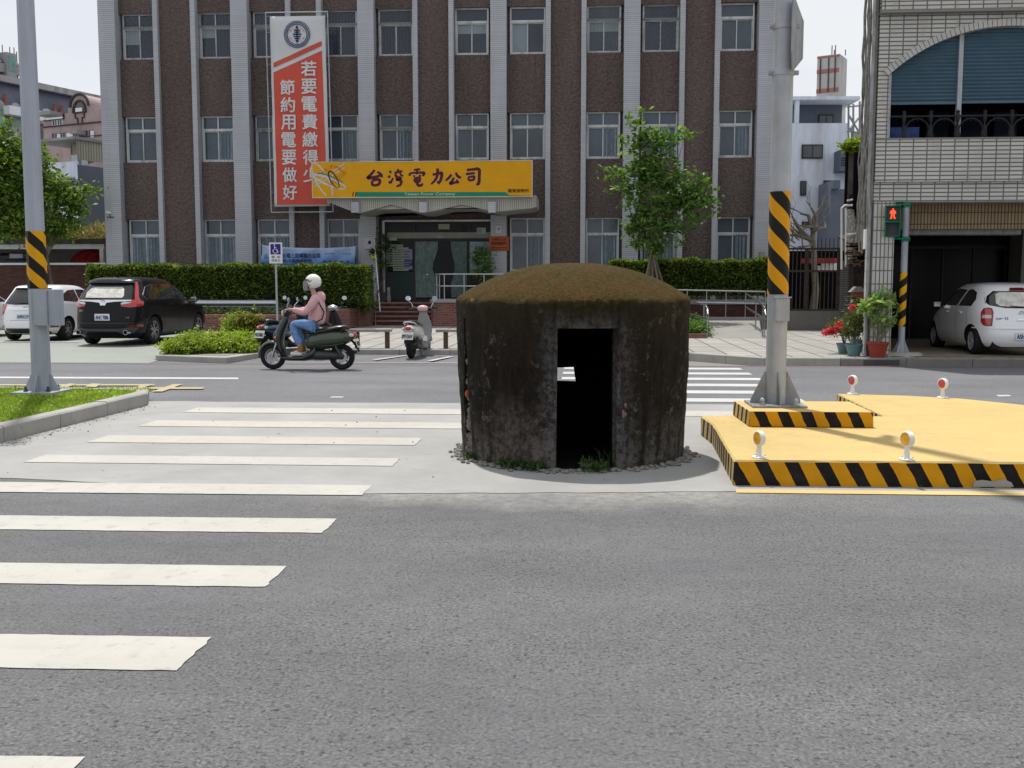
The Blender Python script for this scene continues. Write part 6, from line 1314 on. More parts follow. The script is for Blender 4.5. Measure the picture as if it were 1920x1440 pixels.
# ---------------------------------------------------------------- scooters
def sweep(m, secs, n=14, mi=0):
    """secs: (x, z, ry, rz, tilt) ellipse rings across the side view"""
    rs = []
    for (x, z, ry, rz, tilt) in secs:
        c, s = math.cos(R(tilt)), math.sin(R(tilt)); rs.append([(x-rz*math.sin(a)*s, ry*math.cos(a), z+rz*math.sin(a)*c) for a in [2*math.pi*k/n for k in range(n)]])
    return m.rings(rs, mi)
def scooter(name, label, c, plate_txt, parts=None, mirglass=None, screen=False, basket=False, ride=False, group='scooters'):
    """built heading +x; c: body, front, fender, seat materials"""
    t = thing(name, label, 'scooter', (0, 0, 0), group); B_ = lambda m, nm, mat, p=None, s=45, **k: m.build(nm, mat, p or t, smooth=s, **k); wr = .242
    for x in (.655, -.655):
        m = MB(); w = .05 if x > 0 else .058; m.lathe([(wr*.62, -w*.7), (wr*.85, -w), (wr*.96, -w*.75), (wr, 0), (wr*.96, w*.75), (wr*.85, w), (wr*.62, w*.7)], 36, (x, 0, wr), 'y'); ty = B_(m, 'tyre', M['black'])
        m = MB(); m.lathe([(wr*.63, -.035), (wr*.58, -.03), (wr*.58, .03), (wr*.63, .035)], 30, (x, 0, wr), 'y'); m.lathe([(.001, -.05), (.045, -.05), (.045, .05), (.001, .05)], 14, (x, 0, wr), 'y')
        for k in range(5): a = 2*math.pi*k/5; m.tube([(x+.03*math.cos(a), 0, wr+.03*math.sin(a)), (x+wr*.6*math.cos(a+.15), 0, wr+wr*.6*math.sin(a+.15))], .014, 6)
        B_(m, 'rim', M['rim'] if x > 0 else M['darkmetal'], ty)
        m = MB(); m.lathe([(.05, .052), (.105, .052), (.105, .058), (.05, .058)], 24, (x, 0, wr), 'y'); B_(m, 'brake_disc', M['steel'], ty)
    m = MB(); 
    for sy in (-1, 1): m.tube([(.655, sy*.075, wr), (.56, sy*.075, .52), (.50, sy*.06, .66)], .02, 8)
    B_(m, 'fork', M['steel'])
    m = MB(); N = 16; rs = []                                           # front fender
    for i in range(N+1):
        a = R(12+i*150/N); r = wr+.045+.02*math.sin(R(i*180/N)); ring = []
        for q in range(9): b = R(-78+q*19.5); ring.append((.655+ (r-.0)*math.cos(a)-.03*(1-math.cos(b))*math.cos(a)*1.2, .085*math.sin(b), wr+r*math.sin(a)-.055*(1-math.cos(b))*math.sin(a)))
        for q in range(9)[::-1]: b = R(-78+q*19.5); ring.append((.655+(r-.012)*math.cos(a)-.03*(1-math.cos(b))*math.cos(a)*1.2, .078*math.sin(b), wr+(r-.012)*math.sin(a)-.055*(1-math.cos(b))*math.sin(a)))
        rs.append(ring)
    m.rings(rs); B_(m, 'front_fender', c['fender'], s=60)
    m = MB(); sweep(m, [(.42, .27, .10, .05, 0), (.50, .40, .15, .075, -60), (.53, .55, .17, .085, -62), (.50, .72, .165, .085, -68), (.43, .88, .12, .075, -70), (.37, 1.0, .07, .05, -70)], 18); B_(m, 'leg_shield', c['shield'], s=60)
    m = MB(); m.ell((.60, 0, .60), (.05, .06, .12), 12, 8); B_(m, 'front_panel', c['front'])
    for sy in (-1, 1): m = MB(); m.ell((.56, sy*.13, .60), (.035, .025, .03), 10, 8); B_(m, 'indicator', M['orange'])
    m = MB(); sweep(m, [(.46, .22, .13, .05, 0), (.30, .215, .15, .055, 0), (.05, .22, .155, .06, 0), (-.12, .30, .15, .12, 0), (-.18, .38, .14, .12, 0)], 16); B_(m, 'floorboard', c['shield'])
    m = MB(); m.ell((.36, 0, 1.07), (.10, .13, .075), 16, 10); hd = B_(m, 'handlebar_cover', c['front'])
    m = MB(); m.ell((.44, 0, 1.05), (.04, .075, .065), 14, 10); B_(m, 'headlight', M['clearlens'], hd)
    for sy in (-1, 1):
        m = MB(); m.tube([(.34, sy*.1, 1.07), (.30, sy*.24, 1.09), (.26, sy*.36, 1.08)], .016, 8); B_(m, 'handlebar', M['darkmetal'], hd)
        m = MB(); m.tube([(.295, sy*.25, 1.09), (.255, sy*.375, 1.08)], .022, 8); B_(m, 'grip', M['black'], hd)
        m = MB(); m.tube([(.35, sy*.22, 1.08), (.36, sy*.32, 1.06)], .008, 6); B_(m, 'brake_lever', M['steel'], hd)
        m = MB(); m.tube([(.31, sy*.21, 1.09), (.30, sy*.25, 1.19), (.26, sy*.30, 1.25)], .009, 6); ms = B_(m, 'mirror_stalk', c.get('stalk', M['chrome']), hd)
        m = MB(); m.lathe([(.001, .016), (.045, .014), (.062, .004), (.064, -.006), (.001, -.006)], 18, (.25, sy*.31, 1.30), 'x'); m.v = [(x, y, 1.30+(z-1.30)*.82) for x, y, z in m.v]; mi_ = B_(m, 'mirror', c.get('stalk', M['chrome']), ms)
        m = MB(); m.lathe([(.001, -.008), (.056, -.008), (.056, -.0065), (.001, -.0065)], 18, (.25, sy*.31, 1.30), 'x'); m.v = [(x, y, 1.30+(z-1.30)*.82) for x, y, z in m.v]; B_(m, 'mirror_glass', mirglass or M['mirglass'], mi_)
    m = MB(); sweep(m, [(.0, .50, .10, .11, 0), (-.08, .53, .15, .165, 0), (-.28, .555, .185, .185, 4), (-.50, .575, .19, .18, 6), (-.70, .595, .16, .145, 8), (-.84, .62, .11, .10, 8), (-.91, .64, .05, .055, 8)], 22); B_(m, 'rear_body', c['body'], s=60)
    m = MB()
    for sy in (-1, 1): m.tube([(-.16, sy*.165, .50), (-.30, sy*.187, .45), (-.52, sy*.186, .46), (-.72, sy*.155, .50)], .008, 6)
    B_(m, 'body_trim', c['front'])
    m = MB(); sweep(m, [(.02, .68, .07, .03, 10), (-.06, .70, .12, .05, 4), (-.25, .715, .15, .055, 0), (-.40, .74, .155, .055, 8), (-.58, .785, .145, .05, 6), (-.72, .80, .11, .04, 0), (-.78, .80, .06, .02, 0)], 18); B_(m, 'seat', c['seat'], s=60)
    m = MB(); m.tube([(-.66, .13, .74), (-.80, .12, .78), (-.92, .07, .80), (-.94, 0, .805), (-.92, -.07, .80), (-.80, -.12, .78), (-.66, -.13, .74)], .016, 8); B_(m, 'grab_rail', c.get('rail', M['black']))
    m = MB(); m.ell((-.90, 0, .665), (.045, .075, .045), 16, 10); B_(m, 'tail_light', M['redlens'])
    for sy in (-1, 1): m = MB(); m.ell((-.86, sy*.11, .65), (.05, .035, .035), 12, 8); B_(m, 'rear_indicator', M['clearlens'])
    m = MB(); sweep(m, [(-.80, .60, .08, .02, 60), (-.92, .46, .075, .016, 65), (-.98, .34, .07, .012, 65)], 10); md = B_(m, 'mudguard', M['black'])
    Mx = Matrix.Translation((-.955, 0, .50)) @ Matrix.Rotation(R(-90), 4, 'Z') @ Matrix.Rotation(R(-20), 4, 'X')
    m = MB(Mx); m.box(-.13, .13, -.008, .002, -.085, .085); pl = m.build('number_plate', M['plate2'], t)
    m = MB(Mx); m.text(plate_txt, (0, -.0095, -.012), w=.23, h=.085, bold=.04); m.build('lettering', M['ink'], pl)
    m = MB(); sweep(m, [(.0, .27, .10, .08, 0), (-.2, .28, .13, .10, 0), (-.42, .27, .12, .09, 0), (-.66, .26, .085, .085, 0), (-.76, .25, .04, .05, 0)], 14); B_(m, 'engine', M['darkmetal'])
    m = MB(); m.tube([(-.25, -.14, .22), (-.45, -.16, .24), (-.85, -.16, .32)], [.03, .055, .05], 12); m.tube([(-.86, -.16, .322), (-.90, -.16, .33)], .03, 10); B_(m, 'exhaust', M['blackgloss'])
    m = MB()
    for sy in (-1, 1): m.tube([(-.50, sy*.12, .56), (-.66, sy*.12, wr+.02)], .025, 8)
    B_(m, 'shock_absorber', M['darkmetal'])
    if not ride:
        m = MB(); m.tube([(-.18, -.06, .2), (-.25, -.14, .01), (-.28, -.16, .005)], .012, 6); m.tube([(-.18, .06, .2), (-.25, .14, .01), (-.28, .16, .005)], .012, 6); B_(m, 'centre_stand', M['darkmetal'])
    if screen:
        m = MB(); rs = []
        for (x, z, hw_) in ((.50, 1.02, .16), (.42, 1.18, .19), (.30, 1.32, .12)): rs.append([(x-.09*abs(u)**2, u*hw_, z-.03*abs(u)) for u in [-1+.2*k for k in range(11)]]+[(x-.012-.09*abs(u)**2, u*hw_, z-.03*abs(u)) for u in [1-.2*k for k in range(11)]])
        m.rings(rs); B_(m, 'windscreen', M['carglass'], hd)
    return t
M['mirglass'] = emit('mirror_reflection_of_sky', (.45, .65, .95), 0); M['mirglass'] = pm('mirror_glass_bluish', (.62, .80, 1.), .04, 1., var=.02)
M['plate2'] = pm('scooter_plate_white', (.68, .68, .66), .5, var=.04)
M['olive'] = pm('olive_green_paint', (.026, .042, .020), .25, var=.1, coat=.6)
M['olive2'] = pm('dark_olive_black', (.016, .018, .015), .3, var=.1, coat=.4)
M['cream'] = pm('scooter_white_paint', (.60, .57, .55), .3, var=.04, coat=.6)
M['pinkpanel'] = pm('pale_pink_panel', (.55, .36, .36), .4)
M['navy'] = pm('navy_blue_paint', (.012, .030, .065), .2, coat=1.)
g1 = dict(body=M['olive'], shield=M['olive2'], fender=M['olive'], front=M['olive2'], seat=M['blackgloss'], stalk=M['chrome'])
sc = scooter('green_scooter', 'olive green scooter being ridden along the far road, facing left', g1, 'EMS·5872', ride=True)
sx = (G(511, 693).x+G(642, 693).x)/2; sc.location = (sx, 19.25, 0); sc.rotation_euler = (0, 0, R(180)); sc.scale = (1.02, 1, 1.02)
M['silver'] = pm('silver_grey_plastic', (.26, .26, .27), .35)
g2 = dict(body=M['cream'], shield=M['silver'], fender=M['cream'], front=M['pinkpanel'], seat=M['blackgloss'], stalk=M['chrome'], rail=M['chrome'])
sc2 = scooter('white_scooter', 'white and pink scooter parked alone in front of the steps, seen from behind', g2, '097·DAV', group='parked scooters')
p = G(774, 671, .03); sc2.location = (p.x+.04, p.y+.62, .02); sc2.rotation_euler = (0, 0, R(84)); 
g3 = dict(body=M['navy'], shield=M['blackgloss'], fender=M['blackgloss'], front=M['darkmetal'], seat=M['blackgloss'], stalk=M['darkmetal'])
sc3 = scooter('dark_blue_scooter', 'dark blue scooter with a small windscreen parked behind the front wheel of the green one', g3, 'MXE·0063', screen=True, group='parked scooters')
p = P(486, 640, 22.6); sc3.location = (P(484, 628, 22.3).x+.44, 23.15, .03); sc3.rotation_euler = (0, 0, R(65))
g4 = dict(body=M['blackgloss'], shield=M['blackgloss'], fender=M['darkmetal'], front=M['steel'], seat=M['blackgloss'], stalk=M['darkmetal'])
sc4 = scooter('black_scooter', 'black scooter parked behind the rider, only its handlebar and mirrors showing', g4, 'NKW·3315', group='parked scooters')
p = P(606, 650, 22.3); sc4.location = (p.x+.02, 22.7, .03); sc4.rotation_euler = (0, 0, R(86))
# low bench rails on the pavement edge
M['benchwood'] = pm('weathered_bench_rail', (.30, .28, .25), .8, var=.2, sc=8, bmp=.2)
M['benchpost'] = pm('brown_bench_post', (.10, .075, .055), .7, var=.2)
def bench(x0, x1, Y, lab):
    z = gz(Y); t = thing('parking_rail', lab, 'low rail', ((x0+x1)/2, Y, z), 'low rails along the scooter bay'); a = P(740, 617, Y).z
    m = MB(); m.box(x0, x1, Y-.11, Y+.11, a-.065, a); m.build('top_rail', M['benchwood'], t, bevel=.01)
    for x in (x0+.22, x1-.10): m = MB(); m.box(x-.05, x+.05, Y-.05, Y+.05, z-.05, a-.064); m.build('post', M['benchpost'], t, bevel=.006)
b0, b1 = P(652, 617, 23.6).x, P(734, 617, 23.6).x
bench(b0, b1, 23.6, 'low wooden topped rail left of the white scooter'); b0, b1 = P(818, 617, 23.6).x, P(818, 617, 23.6).x+1.0
bench(b0, b1, 23.6, 'low wooden topped rail between the white scooter and the pillbox')
# ---------------------------------------------------------------- rider
def skin(name, mat, joints, bones, parent=None, sub=2, root=0):
    me = bpy.data.meshes.new(name); me.from_pydata([j[0] for j in joints], bones, []); me.materials.append(mat)
    o = link(bpy.data.objects.new(name, me), parent); ORIG[o.name] = Vector((0, 0, 0)); o.modifiers.new('skin', 'SKIN'); o.modifiers['skin'].use_smooth_shade = True
    sv = me.skin_vertices[0].data
    for i, j in enumerate(joints): r = j[1]; sv[i].radius = (r, r) if not hasattr(r, '__len__') else r; sv[i].use_root = (i == root)
    s = o.modifiers.new('sub', 'SUBSURF'); s.levels = sub; s.render_levels = sub
    dg = bpy.context.evaluated_depsgraph_get(); m2 = bpy.data.meshes.new_from_object(o.evaluated_get(dg)); o.modifiers.clear(); o.data = m2; bpy.data.meshes.remove(me); m2.name = name
    return o
M['skin'] = pm('skin', (.50, .30, .22), .55, var=.05); M['hair'] = pm('dark_hair', (.02, .013, .010), .5); M['hoodie'] = pm('pink_hoodie_cloth', (.60, .36, .37), .9, var=.1, sc=9, bmp=.3, bsc=25)
M['jeans'] = pm('blue_denim', (.14, .26, .48), .9, var=.22, sc=14, bmp=.3, bsc=40); M['boot'] = pm('tan_suede', (.24, .13, .05), .9, var=.15); M['shoe'] = pm('white_shoe', (.6, .6, .58), .6)
rd = thing('person', 'person in a pink hoodie, blue jeans and white helmet riding the green scooter', 'person', (0, 0, 0))
# joints in scooter coordinates (x forward, y left)
J = [((-.17, 0, .86), .115), ((-.20, 0, 1.02), .11), ((-.20, 0, 1.20), .12), ((-.18, 0, 1.33), .075), ((-.15, 0, 1.43), .05), ((-.13, 0, 1.52), .075), ((-.115, 0, 1.61), .088), ((-.12, 0, 1.67), .06)]
Bn = [(i, i+1) for i in range(7)]
def limb(pts, rs, at_):
    k = len(J)
    for p, r in zip(pts, rs): J.append((p, r))
    Bn.append((at_, k)); Bn.extend((k+i, k+i+1) for i in range(len(pts)-1)); return len(J)-1
ends = []
for s in (-1, 1):
    ends.append(limb([(-.19, s*.13, 1.35), (-.19, s*.185, 1.31), (-.10, s*.22, 1.14), (-.02, s*.235, 1.07), (.10, s*.25, 1.10), (.22, s*.28, 1.13), (.27, s*.29, 1.125)], [.055, .052, .045, .04, .036, .028, .030], 3))
    limb([(-.10, s*.10, .83), (.08, s*.12, .86), (.24, s*.12, .86), (.20, s*.12, .68), (.12, s*.11, .45), (.10, s*.11, .35), (.17, s*.115, .325), (.24, s*.12, .32)], [.085, .078, .066, .055, .045, .042, .038, .03], 0)
body = skin('body', M['skin'], J, Bn, rd)
for s in (-1, 1):                                                        # five fingers curled round each grip, thumb below
    for k in range(4):
        y = s*(.275+.021*k); ln = (.9, 1., .95, .8)[k]
        fg = skin('finger', M['skin'], [((.27, y, 1.128), .010), ((.305, y, 1.128-.004*k), .0095), ((.315, y, 1.10), .0085), ((.295, y, 1.075+.004*(1-ln)), .007)], [(0, 1), (1, 2), (2, 3)], body, 1)
    skin('thumb', M['skin'], [((.262, s*.272, 1.115), .012), ((.268, s*.255, 1.092), .010), ((.292, s*.258, 1.072), .008)], [(0, 1), (1, 2)], body, 1)
H = [((-.16, 0, .84), .178), ((-.20, 0, .97), .172), ((-.215, 0, 1.12), .162), ((-.21, 0, 1.25), .148), ((-.19, 0, 1.36), .09), ((-.175, 0, 1.41), .075)]
HB = [(i, i+1) for i in range(5)]
J, Bn = H, HB
for s in (-1, 1): limb([(-.20, s*.12, 1.335), (-.20, s*.19, 1.30), (-.14, s*.225, 1.19), (-.03, s*.24, 1.075), (.03, s*.245, 1.075), (.13, s*.26, 1.11), (.20, s*.275, 1.125)], [.092, .088, .080, .076, .070, .060, .050], 3)
hd = skin('hoodie', M['hoodie'], J, Bn, rd)
for v in hd.data.vertices:
    if v.co.z < .80: v.co.z = .80
m = MB(); m.ell((-.27, 0, 1.36), (.085, .12, .11), 16, 10, 0, Matrix.Rotation(R(20), 3, 'Y')); m.build('hood', M['hoodie'], rd, smooth=60)
m = MB(); m.tube([(-.10, .10, 1.40), (-.25, .14, 1.28), (-.36, .12, 1.08), (-.33, .16, .95), (-.2, .17, .88)], .012, 6); m.tube([(-.10, -.10, 1.40), (-.27, -.13, 1.30), (-.37, -.05, 1.10)], .012, 6); m.build('bag_strap', M['black'], rd)
J = [((-.16, 0, .83), .12)]; Bn = []
for s in (-1, 1): limb([(-.10, s*.09, .82), (.08, s*.12, .86), (.24, s*.12, .865), (.21, s*.12, .70), (.14, s*.115, .53), (.115, s*.11, .46)], [.105, .092, .082, .076, .068, .064], 0)
skin('jeans', M['jeans'], J, Bn, rd)
for s in (-1, 1):
    skin('boot', M['boot'], [((.115, s*.11, .48), .052), ((.10, s*.11, .36), .052), ((.13, s*.112, .32), .05)], [(0, 1), (1, 2)], rd, 2)
    o = skin('shoe', M['shoe'], [((.07, s*.11, .305), .042), ((.16, s*.115, .305), .045), ((.25, s*.12, .30), .040), ((.30, s*.12, .298), .028)], [(0, 1), (1, 2), (2, 3)], rd, 2)
m = MB(); m.ell((-.135, 0, 1.635), (.150, .135, .145), 26, 18); o = m.build('helmet', M['white'], rd, smooth=60)
c = MB(); c.prism([(-.09, 1.40), (-.09, 1.535), (-.03, 1.66), (.3, 1.66), (.3, 1.40)], -.3, .3, 'xz'); boolean(o, c.build('cut', M['white'])); c = MB(); c.box(-.4, .3, -.3, .3, 1.3, 1.52); boolean(o, c.build('cut', M['white']))
o.data.polygons.foreach_set('use_smooth', [True]*len(o.data.polygons)); o.data.set_sharp_from_angle(angle=R(40))
vis, t_, b_ = new_mat('clear_visor'); b_.inputs['Base Color'].default_value = (.35, .36, .38, 1); b_.inputs['Roughness'].default_value = .05; b_.inputs['Alpha'].default_value = .45
m = MB(); rs = []
for z, r in ((1.665, .150), (1.60, .168), (1.53, .170), (1.47, .158)): rs.append([(-.11+r*math.cos(a)*1.0, r*.92*math.sin(a), z) for a in [R(-72+12*k) for k in range(13)]])
m.add([p for r in rs for p in r], [(j*13+i, j*13+i+1, (j+1)*13+i+1, (j+1)*13+i) for j in range(3) for i in range(12)]); v = m.build('visor', vis, o, smooth=60)
m = MB(); m.tube([(-.11+.152*math.cos(R(-75+15*k)), .14*math.sin(R(-75+15*k)), 1.672) for k in range(11)], .012, 6); m.build('visor_rim', M['black'], o)
m = MB()
for s in (-1, 1):
    for (dx, dz, r) in ((-.06, .02, .014), (-.035, .03, .010), (-.085, .035, .010), (-.055, -.05, .008)): 
        m.ell((-.075+dx+.03, s*.131, 1.62+dz), (r, .006, r*1.2), 8, 6)
m.build('helmet_print', M['black'], o)
m = MB()
for s in (-1, 1): m.ell((-.042, s*.033, 1.60), (.012, .014, .009), 10, 8)
m.build('eye', M['black'], body); m = MB(); m.ell((-.018, 0, 1.575), (.020, .013, .020), 10, 8); m.build('nose', M['skin'], body); m = MB(); m.ell((-.034, 0, 1.535), (.010, .024, .007), 10, 6); m.build('mouth', pm('lips', (.35, .12, .10), .5), body)
J = [((-.20, 0, 1.55), .085), ((-.24, 0, 1.45), .06), ((-.25, 0, 1.38), .04)]; skin('hair', M['hair'], J, [(0, 1), (1, 2)], rd, 2)
rd.location = sc.location; rd.rotation_euler = sc.rotation_euler; rd.scale = sc.scale
# ---------------------------------------------------------------- tiled arcade house on the right
M['wtile'] = tilem('cream_wall_tiles', (.54, .54, .51), (.14, .135, .125), .272, .083, .014, 0, .3, .06, .4, stain=(.30, .27, .22))
M['wtile_v'] = tilem('cream_column_tiles', (.54, .54, .51), (.14, .135, .125), .081, .272, .013, 0, .3, .06, .4, stain=(.30, .27, .22))
M['btile'] = tilem('brown_rib_tiles', (.30, .22, .11), (.07, .05, .035), .068, .24, .012, 0, .4, .12, .5)
M['plaster'] = concrete('rough_grey_render', (.22, .21, .195), (.09, .085, .075), 1.5)
M['blueshut'] = pm('blue_roller_shutter', (.070, .125, .17), .5, var=.12, sc=2)
M['iron'] = pm('black_iron', (.018, .018, .022), .5, var=.3)
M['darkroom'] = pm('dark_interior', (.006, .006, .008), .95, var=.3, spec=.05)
Y0 = 21.6; X0 = 5.95; X1 = 11.05
t = thing('tiled_house', 'cream tiled house on the right with an arched balcony above a dark arcade', 'house', (8.5, Y0, .15))
for xa_, xb_ in ((X0-.02, X0+.42), (X1, X1+.5)): m = MB(); m.box(xa_, xb_, Y0, Y0+.5, .1, 3.30); m.build('column', M['wtile_v'], t)
m = MB(); m.box(X0-.0, 14, Y0, Y0+.18, 3.70, 4.54); m.build('parapet', M['wtile'], t); m = MB(); m.box(X0-.01, 14, Y0-.02, Y0+.22, 4.541, 4.57); m.build('parapet_coping', M['plaster'], t)
m = MB(); m.box(X0, 14, Y0+.07, Y0+.5, 3.301, 3.698); m.build('fascia', M['wtile'], t)
ac = Vector((8.50, 0)); ar = 3.46; az = 6.75-ar; xs_ = [6.17+(10.83-6.17)*i/48 for i in range(49)]
arc = [(x, az+math.sqrt(ar*ar-(x-8.5)**2)) for x in xs_]
m = MB(); m.prism([(X0, 4.571), (6.17, 4.571)]+arc+[(10.83, 4.571), (X1, 4.571), (X1, 7.05), (X0, 7.05)], Y0, Y0+.2, 'xz'); m.build('arch_wall', M['wtile'], t)
m = MB(); a0 = math.acos((8.5-6.13)/ar); n = 58
for i in range(n):
    u0 = math.pi-a0-(math.pi-2*a0)*i/n; u1 = math.pi-a0-(math.pi-2*a0)*(i+.86)/n
    q = [(8.5+r*math.cos(u), az+r*math.sin(u)) for r, u in ((ar-.01, u0), (ar+.125, u0), (ar+.125, u1), (ar-.01, u1))]; m.prism(q, Y0-.04, Y0+.19, 'xz')
m.build('arch_trim', pm('cream_arch_tiles', (.42, .42, .40), .35, var=.1), t)
m = MB(); m.box(X0-.0, 14, Y0-.13, Y0+.2, 7.051, 7.6); m.build('upper_wall', M['wtile'], t); m = MB(); m.box(X0-.02, 14, Y0-.16, Y0+.2, 7.0, 7.05); m.build('upper_ledge', M['plaster'], t)
m = MB(); m.box(6.45, 14, Y0+.62, Y0+.8, 2.78, 3.31); m.build('beam', M['btile'], t)
SL = .315
for za, zb3, ya in ((3.312, 3.5, .5), (7.06, 7.3, .2)): m = MB(); m.prism([(X0+.02, Y0+ya), (14, Y0+ya), (14, 29), (X0+.02+SL*(29-Y0), 29)], za, zb3, 'xy'); m.build('floor_slab', M['plaster'], t)
m = MB(); m.prism([(X0-.10, Y0+.04), (X0-.022, Y0+.04), (X0-.022+SL*11, 33), (X0-.10+SL*11, 33)], .1, 7.6, 'xy'); m.build('side_wall', M['plaster'], t)
def shutter(x0, x1, z0, nm):
    m = MB(); n = 14; prof = []; z = z0
    zmax = 6.75; k = int((zmax-z0)/.0185)
    cols = [x0+(x1-x0)*i/18 for i in range(19)]; vs = []
    for j in range(k+1):
        z = z0+j*.0185; d = .018*math.sin(j*2*math.pi/4)
        for x in cols: zz = min(z, az+math.sqrt(max(ar*ar-(x-8.5)**2, 0))+.03); vs.append((x, Y0+.16+d, zz))
    m.add(vs, [(j*19+i, j*19+i+1, (j+1)*19+i+1, (j+1)*19+i) for j in range(k) for i in range(18)])
    m.box(x0, x1, Y0+.13, Y0+.19, z0-.05, z0); m.build(nm, M['blueshut'], t, smooth=30, fix=False)
px_ = lambda x, y=150: P(x, y, Y0).x
shutter(px_(1675), px_(1800), P(1780, 192, Y0).z+.04, 'roller_shutter'); shutter(px_(1808), 10.8, P(1780, 192, Y0).z+.05, 'roller_shutter')
for q_ in ((px_(1800), px_(1808), 6.68), (6.17, 6.24, 5.86)): m = MB(); m.box(q_[0], q_[1], Y0+.1, Y0+.2, 4.57, q_[2]); m.build('shutter_post', M['galv'], t)
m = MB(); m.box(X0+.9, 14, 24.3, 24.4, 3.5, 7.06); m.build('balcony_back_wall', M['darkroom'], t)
m = MB()
for i in range(7): x = 7.0+i*.75; m.box(x, x+.5, 24.2, 24.28, 4.0, 5.5)
m.build('balcony_window', M['pane_dark'], t)
rt = MB(); zt = 5.02; rt.box(6.24, 10.8, Y0+.03, Y0+.08, zt-.03, zt); rt.build('balcony_top_rail', M['iron'], t)
m = MB(); st = .53
for i in range(9):
    x = 6.50+i*st
    for xx in (x,): m.lathe([(.03, 4.57), (.045, 4.62), (.022, 4.68), (.04, 4.76), (.018, 4.86), (.04, 4.92), (.05, 5.02), (.03, 5.05), (.045, 5.10), (.001, 5.13)], 8, (xx, Y0+.055, 0))
    m.tube([(x+.0+st*.5+.235*math.cos(a), Y0+.055, 4.72+.235*math.sin(a)) for a in [math.pi*k/12 for k in range(13)]], .016, 5)
    for q in (-.09, 0, .09): m.tube([(x+st*.5+q, Y0+.055, 4.9), (x+st*.5+q, Y0+.055, 5.0)], .009, 4)
    m.lathe([(.025, 4.57), (.035, 4.6), (.02, 4.72), (.02, 4.75)], 6, (x+.03, Y0+.055, 0)); m.lathe([(.025, 4.57), (.04, 4.66), (.02, 4.74)], 6, (x+st-.03, Y0+.055, 0))
m.build('balcony_railing', M['iron'], t, smooth=50)
m = MB(); m.box(6.26, 6.95, Y0+.5, Y0+.53, 4.4, 4.86); m.build('blue_cloth', pm('blue_tarp', (.05, .09, .25), .7, var=.3, sc=6), t)
# arcade interior
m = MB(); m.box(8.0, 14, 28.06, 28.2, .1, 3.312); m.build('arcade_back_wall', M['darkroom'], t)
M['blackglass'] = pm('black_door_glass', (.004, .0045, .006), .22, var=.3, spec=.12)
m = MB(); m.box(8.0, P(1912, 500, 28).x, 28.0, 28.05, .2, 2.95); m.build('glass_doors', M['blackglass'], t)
m = MB()
for xx in (1706, 1765, 1822, 1882): x = P(xx, 550, 28).x; m.box(x-.02, x+.02, 27.96, 28.0, .2, 2.6)
m.box(8.0, P(1912, 500, 28).x, 27.94, 28.0, .17, .22); m.box(8.0, P(1912, 500, 28).x, 27.95, 28.0, 2.58, 2.66); m.build('door_mullions', pm('brown_mullions', (.035, .03, .028), .5), t)
m = MB(); z0_, z1_ = P(1680, 441, 22.6).z, P(1680, 424, 22.6).z; m.box(P(1700, 430, 22.6).x, P(1914, 430, 22.6).x, 22.55, 22.9, z0_, z1_); m.build('shutter_box', M['galv2'], t, bevel=.02)
m = MB(); m.box(P(1912, 500, 27.3).x, 14, 27.2, 28, .1, 3.312); m.build('inner_pillar', M['plaster'], t)
flat('arcade_floor', [(6.35, 21.45), (14, 21.45), (14, 28), (8.1, 28)], gz(21.5)+.012, pm('tan_terrazzo', (.27, .235, .18), .6, var=.12, sc=3, stain=(.18, .15, .12)), kind='structure')
o = bpy.data.objects['arcade_floor']; me = o.data
for v in me.vertices: v.co.z = gz(v.co.y)+.012
# grubby gap between the buildings: pipes and cables up the side wall
def item(name, lab, cat, mat, fn, loc=(0, 0, 0), part='body', group=None, **k):
    t = thing(name, lab, cat, loc, group); m = MB(); fn(m); m.build(part, mat, t, **k); return t
def cables(m):
    for i in range(10):
        x = X0-.07; pts = []; ph = random.random()*6; z = 7.6
        yb = Y0+random.uniform(.0, .8)
        while z > 2.2: pts.append((x-.03*abs(math.sin(z*1.3+ph))*random.random()-random.uniform(0, .05), yb+random.uniform(-.05, .05), z)); z -= random.uniform(.3, .6)
        m.tube(pts, random.uniform(.012, .03), 5)
item('cable_bundle', 'tangle of grey cables and pipes hanging down the left side of the tiled house', 'cables', pm('weathered_cables', (.20, .19, .17), .8, var=.5, sc=9), cables, (X0-.3, Y0, 2.2), 'cables')
item('drain_pipe', 'slim grey drain pipe down the left corner of the tiled house', 'pipe', M['galv2'], lambda m: m.tube([(X0-.09, Y0-.02, .15), (X0-.09, Y0-.02, 3.1), (X0-.13, Y0-.02, 3.4), (X0-.12, Y0-.02, 7.6)], .035, 8), (X0-.1, Y0, .15), 'pipe')
item('meter_box', 'small white meter box with cables on the side of the tiled house', 'meter box', M['white'], lambda m: (m.box(X0-.16, X0-.08, Y0+.0, Y0+.15, 2.35, 2.75), m.tube([(X0-.12, Y0-.0, 2.35), (X0-.13, Y0-.02, 1.2), (X0-.12, Y0-.02, .2)], .012, 6)), (X0-.3, Y0, 2.3), 'box')
